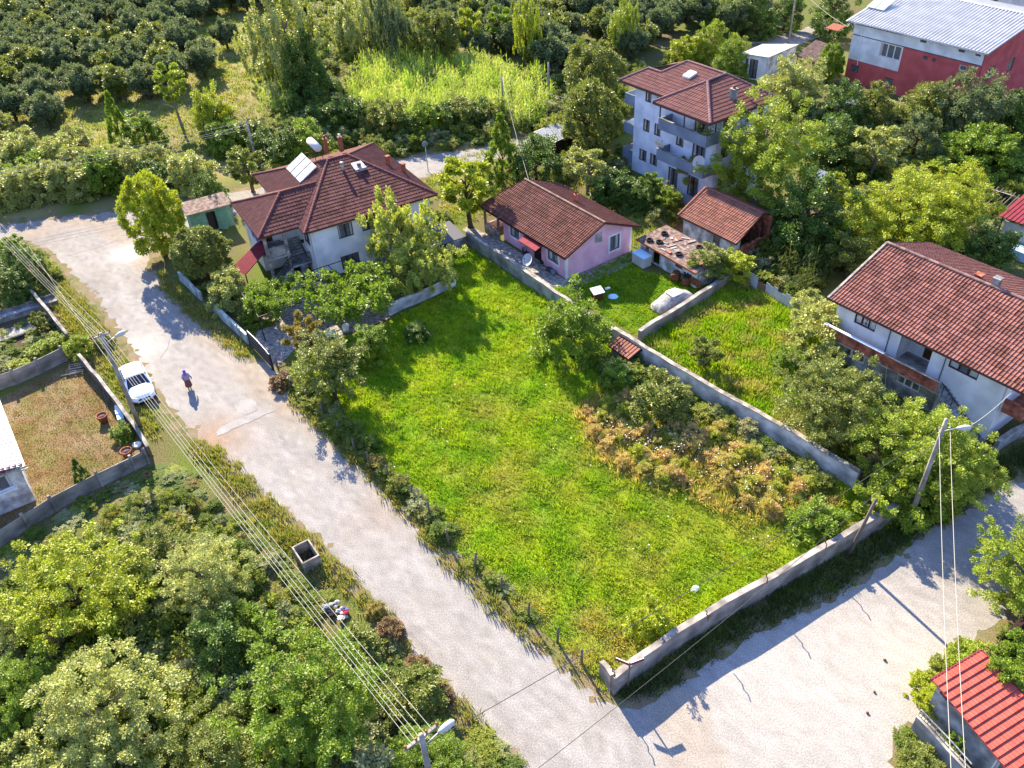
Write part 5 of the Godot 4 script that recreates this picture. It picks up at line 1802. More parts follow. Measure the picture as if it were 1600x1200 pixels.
	for q in [Vector3(-0.2, 0, -2.1), Vector3(-0.2, 0, 2.3), Vector3(3.6, 0, 2.3), Vector3(3.6, 0, -2.1)]:
		var st := fresh()
		box(st, q - Vector3(0.06, 0, 0.06), q + Vector3(0.06, 2.62, 0.06))
		obj("post", st, M.grey_frame, p)
	var pf := fresh()
	box(pf, Vector3(-0.1, 0, -1.9), Vector3(-0.06, 2.2, 2.1))
	obj("film_wall", pf, M.white_metal, p)
	var pt := fresh()
	box(pt, Vector3(-1.6, 0.0, -0.8), Vector3(-0.4, 0.8, 1.6))
	obj("blue_cover", pt, M.light_blue, p)
	# scraps of sheet roofing between the trees
	var cs := thing("metal_sheet_roof", "grey corrugated sheet roof half hidden among the trees", "shelter", Vector3(30.72, 0, -75.63), 34.0)
	var c1 := fresh()
	ribbed(c1, Vector3(-0.9, 1.5, -1.0), Vector3(0, 0.1, 2.2), Vector3(2.0, 0.3, 0), 0.2, 0.5, 0.05)
	obj("corrugated_roof", c1, M.galvanised, cs)
	var c2 := fresh()
	for q in [Vector3(-0.8, 0, -0.9), Vector3(-0.8, 0, 1.1), Vector3(1.0, 0, 1.1), Vector3(1.0, 0, -0.9)]:
		bar(c2, q, q + UPV * 1.55, 0.08, 0.08)
	obj("posts", c2, M.weathered_wood, cs)
	var w := thing("grey_roof_hut", "low dark hut with pale grey sheet roof under the trees", "hut", Vector3(6.59, 0, -89.66), 34.0)
	var wb := fresh()
	box(wb, Vector3(-1.3, 0, -2.2), Vector3(1.3, 1.5, 1.2))
	obj("body", wb, M.dark_wood, w)
	var wr := fresh()
	ribbed(wr, Vector3(-1.6, 1.6, -2.4), Vector3(0, 0, 3.9), Vector3(3.2, 0.25, 0), 0.25, 0.5, 0.05)
	obj("sheet_roof", wr, M.galvanised, w)
	var w2 := thing("blue_sheet_roof", "pale blue sheet roof showing between the trees by the red hall", "shelter", Vector3(40.24, 0, -93.41), 34.0)
	var w3 := fresh()
	ribbed(w3, Vector3(-1.2, 1.7, -2.4), Vector3(0, 0, 4.0), Vector3(2.2, 0.2, 0), 0.25, 0.5, 0.05)
	obj("sheet_roof", w3, M.galvanised, w2)
	var w4 := fresh()
	box(w4, Vector3(-1.0, 0, -2.2), Vector3(0.9, 1.65, 1.4))
	obj("body", w4, M.grey_render, w2)
	var far := thing("far_house", "white house with orange roof edge at the top right corner", "house", Vector3(76.74, 0, -126.99), 34.0)
	facade(far, Vector3(-1.5, 0, -6.0), Z, 12.0, 4.0, 0.3, [[2.0, 1.5, 3.2, 2.8], [7.0, 1.5, 8.2, 2.8]], M.white_plaster)
	for u in [2.0, 7.0]:
		window(far, Vector3(-1.5, 0, -6.0), Z, [u, 1.5, u + 1.2, 2.8], M.brown_frame, 2, 0.4)
	facade(far, Vector3(-1.497, 0, 6.0), X, 8.0, 4.0, 0.3, [], M.white_plaster)
	var fst := fresh()
	var fdk := fresh()
	tiled(fst, fdk, [Vector3(-2.0, 4.0, -6.4), Vector3(-2.0, 4.0, 6.4), Vector3(2.5, 5.8, 6.4), Vector3(2.5, 5.8, -6.4)], 0.3, 0.45, Color(0.45, 0.18, 0.11), 0.2)
	tiled(fst, fdk, [Vector3(7.0, 4.0, 6.4), Vector3(7.0, 4.0, -6.4), Vector3(2.5, 5.8, -6.4), Vector3(2.5, 5.8, 6.4)], 0.3, 0.45, Color(0.45, 0.18, 0.11), 0.2)
	finish_roof(far, fst, fdk, null)


func red_roof_shelter() -> void:
	var h := thing("red_roof_house", "low building under a bright red stepped sheet roof in the corner", "building", Vector3(18.24, 0, -20.96), 25.0)
	# a sheet roof pressed in steps: each course one piece, falling towards +z
	for k in 15:
		var st := fresh()
		var z := k * 0.34
		var y := 2.95 - k * 0.055
		var x0 := 0.0 - 0.012 * k
		var x1 := 3.15
		hexa(st, [Vector3(x0, y - 0.05, z + 0.36), Vector3(x1, y - 0.05, z + 0.36), Vector3(x1, y - 0.06, z), Vector3(x0, y - 0.06, z)], [Vector3(x0, y + 0.035, z + 0.36), Vector3(x1, y + 0.035, z + 0.36), Vector3(x1, y + 0.03, z), Vector3(x0, y + 0.03, z)])
		for q in 15:
			var x: float = x0 + (q + 0.5) * (x1 - x0) / 15.0
			bar(st, Vector3(x, y + 0.038, z), Vector3(x, y + 0.045, z + 0.362), 0.05, 0.02)
		st.set_color(Color.WHITE)
		obj("roof_panel", st, M.red_metal, h)
	for k in 9:
		var st := fresh()
		var z := 4.2 + k * 0.34
		var y := 2.0 - k * 0.05
		hexa(st, [Vector3(0.5, y - 0.05, z + 0.36), Vector3(4.6, y - 0.05, z + 0.36), Vector3(4.6, y - 0.06, z), Vector3(0.5, y - 0.06, z)], [Vector3(0.5, y + 0.035, z + 0.36), Vector3(4.6, y + 0.035, z + 0.36), Vector3(4.6, y + 0.03, z), Vector3(0.5, y + 0.03, z)])
		tag(obj("roof_panel", st, M.red_metal, h), "panel of the lower part of the roof")
	var ed := fresh()
	bar(ed, Vector3(-0.03, 2.93, -0.02), Vector3(3.2, 2.93, -0.02), 0.06, 0.16)
	bar(ed, Vector3(3.2, 2.93, 0.0), Vector3(3.2, 2.15, 5.1), 0.07, 0.16)
	obj("edge_trim", ed, M.maroon_metal, h)
	facade(h, Vector3(0.3, 0, 0.2), Z, 6.0, 2.2, 0.2, [[3.4, 0.8, 4.6, 1.7]], M.grey_render)
	window(h, Vector3(0.3, 0, 0.2), Z, [3.4, 0.8, 4.6, 1.7], M.white_pvc, 2, 0.3)
	facade(h, Vector3(3.0, 0, 0.203), -X, 2.69, 2.8, 0.2, [], M.grey_render)
	facade(h, Vector3(3.0, 0, 6.2), -Z, 5.98, 2.0, 0.2, [], M.grey_render)


func white_roof_house() -> void:
	var h := thing("white_roof_house", "corner of a pale house with white sheet roof on the dry lawn", "house", Vector3(-30.84, 0, -38.73), 34.0)
	facade(h, Vector3(-7.0, 0, 0.0), X, 7.0, 3.1, 0.25, [[5.3, 1.6, 6.4, 2.8], [2.0, 1.6, 4.0, 2.8]], M.old_white)
	var sl := fresh()
	box(sl, Vector3(-5.2, 1.5, 0.003), Vector3(-0.55, 1.6, 0.14))
	obj("sill", sl, M.white_pvc, h)
	window(h, Vector3(-7.0, 0, 0), X, [2.0, 1.6, 4.0, 2.8], M.white_pvc, 2, 0.4)
	window(h, Vector3(-7.0, 0, 0), X, [5.3, 1.6, 6.4, 2.8], M.white_pvc, 1, 0.5)
	facade(h, Vector3(0, 0, -0.003), -Z, 8.0, 3.1, 0.25, [], M.old_white)
	facade(h, Vector3(-7.0, 0, -8.0), Z, 7.99, 3.1, 0.25, [], M.old_white)
	facade(h, Vector3(-0.01, 0, -8.0), -X, 6.98, 3.1, 0.25, [], M.old_white)
	var st := fresh()
	ribbed(st, Vector3(0.35, 3.12, 0.35), Vector3(0, 0, -8.6), Vector3(-4.0, 1.0, 0), 0.4, 0.3, 0.03)
	ribbed(st, Vector3(-7.6, 3.12, -8.25), Vector3(0, 0, 8.6), Vector3(4.0, 1.0, 0), 0.4, 0.3, 0.03)
	obj("sheet_roof", st, M.white_metal, h)
	var gb := fresh()
	for k in 24:
		var x := -7.3 + k * 0.32
		var top := 3.13 + (1.0 - absf(x + 3.62) / 4.0) * 0.98
		box(gb, Vector3(x, 3.1, 0.2), Vector3(x + 0.26, maxf(top, 3.16), 0.26))
	obj("gable_boards", gb, M.maroon_metal, h)
	var gt := fresh()
	bar(gt, Vector3(0.38, 3.06, 0.4), Vector3(0.38, 3.06, -8.3), 0.12, 0.1)
	bar(gt, Vector3(-7.6, 3.06, 0.38), Vector3(0.38, 3.06, 0.38), 0.1, 0.12)
	obj("gutter", gt, M.galvanised, h)
	var tap := fresh(true)
	tube(tap, [Vector3(0.0, 1.9, -0.9), Vector3(0.45, 1.95, -0.9)], [0.04], 6)
	obj("outlet_pipe", tap, M.white_pvc, h)

# ---------------------------------------------------------------- poles and wires
func utility_pole(label: String, at: Vector3, h: float, lamp_dir: Vector3, arm: Vector3, group := "concrete utility poles") -> Node3D:
	var o := thing("utility_pole", label, "utility pole", at, 0.0, group)
	var st := fresh(true)
	tube(st, [Vector3.ZERO, UPV * h * 0.5, UPV * h], [0.17, 0.14, 0.105], 10)
	obj("pole", st, M.concrete, o)
	if arm.length() > 0.01:
		var a := fresh()
		bar(a, UPV * (h - 0.18) - arm, UPV * (h - 0.18) + arm, 0.12, 0.12)
		obj("crossarm", a, M.concrete, o)
		for k in 4:
			var s := fresh(true)
			var p := UPV * (h - 0.12) + arm * lerpf(-0.95, 0.95, k / 3.0)
			lathe(s, p, [Vector2(0.03, 0.0), Vector2(0.06, 0.05), Vector2(0.04, 0.1), Vector2(0.055, 0.14), Vector2(0.0, 0.18)], 8)
			obj("insulator", s, M.ceramic, o)
	if lamp_dir.length() > 0.01:
		var l := fresh(true)
		var d := lamp_dir.normalized()
		var p := UPV * (h - 0.9)
		tube(l, [p, p + d * 0.35 + UPV * 0.12, p + d * 0.75 + UPV * 0.2], [0.03], 6)
		var b := obj("lamp_arm", l, M.galvanised, o)
		var e := fresh(true)
		var q := p + d * 0.7 + UPV * 0.2
		tube(e, [q, q + d * 0.1, q + d * 0.35, q + d * 0.65, q + d * 0.78], [0.05, 0.1, 0.16, 0.14, 0.04], 10)
		obj("lamp_head", e, M.white_metal, b)
	return o


func wire(label: String, a: Vector3, b: Vector3, sag: float, r: float, m: Material, group := "") -> void:
	var st := fresh(true)
	var pts := []
	for k in 15:
		var t := k / 14.0
		pts.append((b - a) * t - UPV * sag * 4.0 * t * (1.0 - t))
	tube(st, pts, [r], 5, false)
	st.generate_normals()
	var o := put("power_line", st.commit(), m)
	o.position = a
	tag(o, label, "power line", group)


func power_lines() -> void:
	var L: Vector3 = Vector3(-26.37, 0, -45.66)
	var B: Vector3 = Vector3(-4.17, 8, -16.85)
	B.y = 0
	var R: Vector3 = Vector3(22.73, 8, -32.82)
	R.y = 0
	var lt := L + UPV * 7.8
	var street := (B - L).normalized()
	var across := Vector3(-street.z, 0, street.x)
	utility_pole("grey concrete pole with lamp beside the parked white car", L, 7.9, -across + UPV * 0.1, across * 0.55)
	utility_pole("concrete pole with white lamp head at the bottom edge", B, 8.0, Vector3(0.75, 0.05, -0.55), across * 0.75)
	utility_pole("concrete pole with white lamp rising from the walnut tree", R, 8.0, Vector3(1, 0.05, 0.05), Vector3.ZERO)
	var names := ["outermost over the garden side", "second from the garden side", "middle", "second from the road side", "outermost over the road side"]
	var prev: Vector3 = Vector3(-45.52, 7, -68.36)
	for k in 5:
		var off: Vector3 = across * [-0.36, -0.24, 0.06, 0.2, 0.34][k]
		var hh := UPV * (-0.6 if k == 1 else 0.0)
		wire("pale line along the street to the bottom pole, " + names[k], lt + off + hh, B + UPV * 7.9 + off * 1.3 + hh, 0.5, 0.011, M.wire, "lines along the street")
		wire("pale line from the car pole to the top left, " + names[k], lt + off + hh, prev + off * 1.3 + hh, 0.4, 0.011, M.wire, "lines leaving to the left")
	wire("single low cable over the roadside wall to the car pole", L + UPV * 4.6, Vector3(-40.91, 4, -65.7), 0.3, 0.015, M.wire)
	wire("dark cable crossing the plot between the two lamp poles", B + UPV * 7.2, R + UPV * 7.6, 0.7, 0.016, M.dark_wire)
	wire("dark cable crossing the junction towards the walnut tree", Vector3(-1.09, 6.5, -15.18), R + UPV * 6.6, 0.5, 0.014, M.dark_wire)
	wire("left of the two white cables running down from the walnut pole", R + UPV * 7.5 - Vector3(0.25, 0, 0), Vector3(15.27, 6, -14.04), 0.25, 0.015, M.wire, "cables over the junction")
	wire("right of the two white cables running down from the walnut pole", R + UPV * 7.6 + Vector3(0.3, 0, 0), Vector3(15.8, 6, -14.01), 0.25, 0.015, M.wire, "cables over the junction")
	wire("white service cable from the walnut pole lamp to the balcony house", R + UPV * 7.4 + Vector3(1.4, 0, 0), Vector3(30.38, 4.6, -38.78), 0.25, 0.015, M.wire)
	wire("thin cable hanging before the brick balcony", Vector3(24.12, 4.3, -42.34), Vector3(25.12, 0.3, -43.2), 0.0, 0.012, M.wire)
	# leaning wooden post with its stay wire
	var wp := thing("wooden_pole", "leaning brown wooden pole at the end of the corner wall", "pole", Vector3(18.42, 0, -30.65))
	var ws := fresh(true)
	tube(ws, [UPV * -0.2, (Vector3(18.84, 4.8, -30.4) - Vector3(18.42, 0, -30.65))], [0.11, 0.085], 9)
	obj("pole", ws, M.weathered_wood, wp)
	# slender poles farther off
	for d in [[Vector3(0.8, 0, -100.13), 5.2, "thin grey pole before the corn field"], [Vector3(6.55, 0, -103.55), 5.0, "thin dark pole beside the tall tree"], [Vector3(-26.77, 0, -89), 5.4, "thin pole behind the white house solar panels"], [Vector3(41.67, 0, -121.73), 8.0, "tall pale pole by the farm lane"]]:
		var o := thing("wooden_pole", d[2], "pole", d[0])
		var st := fresh(true)
		tube(st, [Vector3.ZERO, UPV * d[1]], [0.13, 0.1], 8)
		obj("pole", st, M.concrete, o)
		if d[1] > 7.0:
			var ca := fresh()
			bar(ca, UPV * (d[1] - 0.2) - Vector3(0.7, 0, 0), UPV * (d[1] - 0.2) + Vector3(0.7, 0, 0), 0.1, 0.1)
			obj("crossarm", ca, M.concrete, o)
	var tl: Vector3 = Vector3(-26.77, 0, -89) + UPV * 5.3
	for k in 3:
		wire(["upper", "middle", "lower"][k] + " pale line past the white shrubs to the pole behind the white house", Vector3(-51.25, 5, -80.11) + UPV * (-0.4 * k), tl - UPV * 0.4 * k, 0.4, 0.015, M.wire, "lines over the roadside hedge")
	wire("cable from the pole behind the white house to the orchard", tl, Vector3(-30.23, 6, -83.22), 0.3, 0.015, M.wire)
	wire("white cable dropping to the ridge of the pink house", Vector3(0.8, 0, -100.13) + UPV * 5.0, Vector3(2.6, 4.2, -72.95), 0.5, 0.015, M.wire)
	wire("pale cable between the two thin poles and the tall tree", Vector3(0.8, 0, -100.13) + UPV * 4.9, Vector3(9.31, 5, -90.13), 0.4, 0.02, M.wire)
	wire("cable from the tall pale pole to the red hall", Vector3(41.67, 0, -121.73) + UPV * 7.6, Vector3(43.7, 6.2, -106.99), 0.4, 0.025, M.wire)
	# a road name post at the corner: two short red boards
	var s := thing("street_sign", "street sign post with two dark red arm boards at the broken wall corner", "street sign", Vector3(4.88, 0, -23.13))
	var ps := fresh(true)
	tube(ps, [Vector3.ZERO, UPV * 2.25], [0.045], 8)
	obj("post", ps, M.weathered_wood, s)
	for k in 2:
		var bs := fresh()
		var d := Vector3(-0.62, 0, -0.35) if k == 0 else Vector3(0.72, 0, -0.25)
		bar(bs, UPV * 2.12 + d * 0.06, UPV * 2.12 + d, 0.03, 0.2)
		var bd := obj("arm_board", bs, M.maroon_metal, s)
		var es := fresh()
		bar(es, UPV * 2.225 + d * 0.06, UPV * 2.225 + d, 0.036, 0.014)
		obj("edge", es, M.white_pvc, bd)
	# sign at the back lane
	var rs := thing("road_sign", "small round sign on a thin post by the back street", "road sign", Vector3(-7.72, 0, -85.47))
	var r1 := fresh(true)
	tube(r1, [Vector3.ZERO, UPV * 3.2], [0.05], 6)
	obj("post", r1, M.galvanised, rs)
	var r2 := fresh(true)
	tube(r2, [Vector3(-0.02, 3.1, 0.05), Vector3(0.0, 3.1, 0.09)], [0.33], 16)
	obj("disc", r2, M.slate_paint, rs)


# ---------------------------------------------------------------- vehicles, people and small things
func loft(st: SurfaceTool, rings: Array, close_ends := true) -> void:
	var n: int = rings[0].size()
	for i in rings.size() - 1:
		for k in n:
			var l := (k + 1) % n
			quad(st, rings[i][k], rings[i][l], rings[i + 1][l], rings[i + 1][k])
	if close_ends:
		for k in range(1, n - 1):
			tri(st, rings[0][0], rings[0][k + 1], rings[0][k])
			var r: Array = rings[rings.size() - 1]
			tri(st, r[0], r[k], r[k + 1])


func parked_car(at: Vector3, turn: float) -> void:
	var o := thing("parked_car", "white saloon car parked nose first towards us beside the utility pole", "car", at, turn)
	var st := fresh(true)
	# lower body: half width, sill height, belt height, deck height along the length (front is +z)
	var rows := [[-2.28, 0.66, 0.45, 0.80, 0.86], [-2.22, 0.80, 0.30, 0.86, 0.97], [-1.9, 0.87, 0.25, 0.90, 1.05], [-1.3, 0.90, 0.22, 0.93, 1.05], [-0.4, 0.91, 0.20, 0.93, 1.0], [0.5, 0.91, 0.20, 0.92, 0.98], [1.1, 0.90, 0.22, 0.88, 0.99],
		[1.6, 0.88, 0.24, 0.80, 0.90], [2.0, 0.82, 0.24, 0.70, 0.79], [2.22, 0.70, 0.28, 0.60, 0.68], [2.32, 0.50, 0.36, 0.50, 0.56]]
	var rings := []
	for r in rows:
		var w: float = r[1]
		rings.append([Vector3(-w * 0.9, r[2], r[0]), Vector3(-w, r[2] + 0.12, r[0]), Vector3(-w, r[3] - 0.1, r[0]), Vector3(-w * 0.93, r[3], r[0]), Vector3(-w * 0.6, r[4] - 0.01, r[0]), Vector3(0, r[4] + 0.02, r[0]),
			Vector3(w * 0.6, r[4] - 0.01, r[0]), Vector3(w * 0.93, r[3], r[0]), Vector3(w, r[3] - 0.1, r[0]), Vector3(w, r[2] + 0.12, r[0]), Vector3(w * 0.9, r[2], r[0]), Vector3(0, r[2], r[0])])
	loft(st, rings)
	obj("body", st, M.car_paint, o)
	# cabin: glass all round, white roof above it
	var cab := [[-1.75, 0.74, 0.62, 0.98], [-1.05, 0.80, 0.60, 1.38], [-0.5, 0.82, 0.62, 1.45], [0.1, 0.82, 0.62, 1.44], [0.35, 0.82, 0.61, 1.40], [1.05, 0.82, 0.66, 0.98]]
	var gl := fresh(true)
	var gr := []
	for r in cab:
		gr.append([Vector3(-r[1], 0.92, r[0]), Vector3(-lerpf(r[1], r[2], clampf((r[3] - 0.92) / 0.5, 0, 1)), r[3] - 0.04, r[0]), Vector3(0, r[3], r[0]), Vector3(lerpf(r[1], r[2], clampf((r[3] - 0.92) / 0.5, 0, 1)), r[3] - 0.04, r[0]), Vector3(r[1], 0.92, r[0])])
	loft(gl, gr)
	obj("windows", gl, M.car_glass, o)
	var rf := fresh(true)
	var rr := []
	for r in [[-1.12, 0.60, 1.37], [-0.9, 0.63, 1.43], [-0.5, 0.64, 1.47], [0.0, 0.64, 1.465], [0.28, 0.63, 1.43], [0.33, 0.61, 1.40]]:
		rr.append([Vector3(-r[1], r[2] - 0.05, r[0]), Vector3(-r[1] * 0.97, r[2] + 0.0, r[0]), Vector3(0, r[2] + 0.025, r[0]), Vector3(r[1] * 0.97, r[2], r[0]), Vector3(r[1], r[2] - 0.05, r[0])])
	loft(rf, rr)
	obj("roof", rf, M.car_paint, o)
	for s in [-1.0, 1.0]:
		var pl := fresh()
		bar(pl, Vector3(s * 0.63, 1.40, 0.32), Vector3(s * 0.82, 0.95, 1.08), 0.07, 0.05)
		bar(pl, Vector3(s * 0.63, 1.40, -1.08), Vector3(s * 0.78, 0.96, -1.75), 0.16, 0.05)
		bar(pl, Vector3(s * 0.64, 1.42, -0.3), Vector3(s * 0.83, 0.94, -0.3), 0.08, 0.03)
		bar(pl, Vector3(s * 0.635, 1.42, -1.1), Vector3(s * 0.635, 1.42, 0.3), 0.06, 0.05)
		obj("pillars", pl, M.car_paint, o)
		for z in [1.42, -1.32]:
			var ty := fresh(true)
			tube(ty, [Vector3(s * 0.70, 0.32, z), Vector3(s * 0.90, 0.32, z)], [0.32], 18)
			var w := obj("wheel", ty, M.rubber, o)
			var rm := fresh(true)
			tube(rm, [Vector3(s * 0.80, 0.32, z), Vector3(s * 0.915, 0.32, z)], [0.21], 14)
			obj("rim", rm, M.steel, w)
		var hl := fresh()
		hexa(hl, [Vector3(s * 0.42, 0.56, 2.26), Vector3(s * 0.80, 0.58, 2.04), Vector3(s * 0.86, 0.60, 1.72), Vector3(s * 0.5, 0.58, 2.1)], [Vector3(s * 0.42, 0.68, 2.25), Vector3(s * 0.77, 0.74, 2.04), Vector3(s * 0.835, 0.80, 1.68), Vector3(s * 0.5, 0.72, 2.1)])
		obj("headlight", hl, M.lens, o)
		var mi := fresh(true)
		ball(mi, Vector3(s * 1.0, 1.0, 0.82), Vector3(0.13, 0.08, 0.09), 6)
		obj("mirror", mi, M.car_paint, o)
		var tl := fresh()
		box(tl, Vector3(s * 0.62 - 0.16, 0.72, -2.29), Vector3(s * 0.62 + 0.16, 0.86, -2.2))
		obj("tail_light", tl, M.red_metal, o)
		var fg := fresh()
		box(fg, Vector3(s * 0.62 - 0.14, 0.32, 2.14), Vector3(s * 0.62 + 0.14, 0.46, 2.27))
		obj("fog_light_recess", fg, M.iron, o)
	var gi := fresh()
	hexa(gi, [Vector3(-0.42, 0.53, 2.33), Vector3(0.42, 0.53, 2.33), Vector3(0.42, 0.53, 2.2), Vector3(-0.42, 0.53, 2.2)], [Vector3(-0.4, 0.63, 2.29), Vector3(0.4, 0.63, 2.29), Vector3(0.4, 0.63, 2.2), Vector3(-0.4, 0.63, 2.2)])
	obj("grille", gi, M.iron, o)
	var lg := fresh()
	box(lg, Vector3(-0.4, 0.28, 2.2), Vector3(0.4, 0.40, 2.33))
	obj("lower_grille", lg, M.iron, o)
	var em := fresh()
	var c := Vector3(0, 0.60, 2.345)
	var dm := [Vector3(0, 0.10, -0.02), Vector3(0.062, 0, 0), Vector3(0, -0.10, 0), Vector3(-0.062, 0, 0)]
	for k in 4:
		bar(em, c + dm[k], c + dm[(k + 1) % 4], 0.028, 0.03, Vector3(0, 0, 1))
	obj("emblem", em, M.chrome, o)
	var np := fresh()
	box(np, Vector3(-0.26, 0.42, 2.30), Vector3(0.26, 0.52, 2.352))
	obj("number_plate", np, M.white_pvc, o)


# a body as one surface: capsules between joints, joined smoothly and meshed with surface nets
func skin_field(p: Vector3, bones: Array) -> float:
	var d := 9.0
	for b in bones:
		var ab: Vector3 = b[1] - b[0]
		var t := clampf((p - b[0]).dot(ab) / ab.length_squared(), 0.0, 1.0)
		var e: float = p.distance_to(b[0] + ab * t) - lerpf(b[2], b[3], t)
		var h := clampf(0.5 + 0.5 * (d - e) / 0.05, 0.0, 1.0)
		d = lerpf(d, e, h) - 0.05 * h * (1.0 - h)
	return d


func surface_net(bones: Array, lo: Vector3, hi: Vector3, cell: float) -> ArrayMesh:
	var n := Vector3i(((hi - lo) / cell).ceil())
	var f := PackedFloat32Array()
	f.resize((n.x + 1) * (n.y + 1) * (n.z + 1))
	var at := func(i: int, j: int, k: int) -> int: return (k * (n.y + 1) + j) * (n.x + 1) + i
	for k in n.z + 1:
		for j in n.y + 1:
			for i in n.x + 1:
				f[at.call(i, j, k)] = skin_field(lo + Vector3(i, j, k) * cell, bones)
	var idx := {}
	var verts := PackedVector3Array()
	for k in n.z:
		for j in n.y:
			for i in n.x:
				var sum := Vector3.ZERO
				var count := 0
				for e in [[0, 0, 0, 1, 0, 0], [0, 1, 0, 1, 1, 0], [0, 0, 1, 1, 0, 1], [0, 1, 1, 1, 1, 1], [0, 0, 0, 0, 1, 0], [1, 0, 0, 1, 1, 0], [0, 0, 1, 0, 1, 1], [1, 0, 1, 1, 1, 1], [0, 0, 0, 0, 0, 1], [1, 0, 0, 1, 0, 1], [0, 1, 0, 0, 1, 1], [1, 1, 0, 1, 1, 1]]:
					var a: float = f[at.call(i + e[0], j + e[1], k + e[2])]
					var b: float = f[at.call(i + e[3], j + e[4], k + e[5])]
					if (a < 0.0) != (b < 0.0):
						sum += Vector3(i + e[0], j + e[1], k + e[2]).lerp(Vector3(i + e[3], j + e[4], k + e[5]), a / (a - b))
						count += 1
				if count:
					idx[Vector3i(i, j, k)] = verts.size()
					verts.append(lo + sum / count * cell)
	var st := fresh(true)
	for k in range(1, n.z):
		for j in range(1, n.y):
			for i in range(1, n.x):
				var a: float = f[at.call(i, j, k)]
				for ax in 3:
					var s := Vector3i(i, j, k)
					s[ax] += 1
					var b: float = f[at.call(s.x, s.y, s.z)]
					if (a < 0.0) == (b < 0.0):
						continue
					var u := Vector3i.ZERO
					var v := Vector3i.ZERO
					u[(ax + 1) % 3] = 1
					v[(ax + 2) % 3] = 1
					var c := Vector3i(i, j, k)
					var q := [verts[idx[c - u - v]], verts[idx[c - v]], verts[idx[c]], verts[idx[c - u]]]
					if a < 0.0:
						quad(st, q[0], q[1], q[2], q[3])
					else:
						quad(st, q[3], q[2], q[1], q[0])
	st.generate_normals()
	return st.commit()


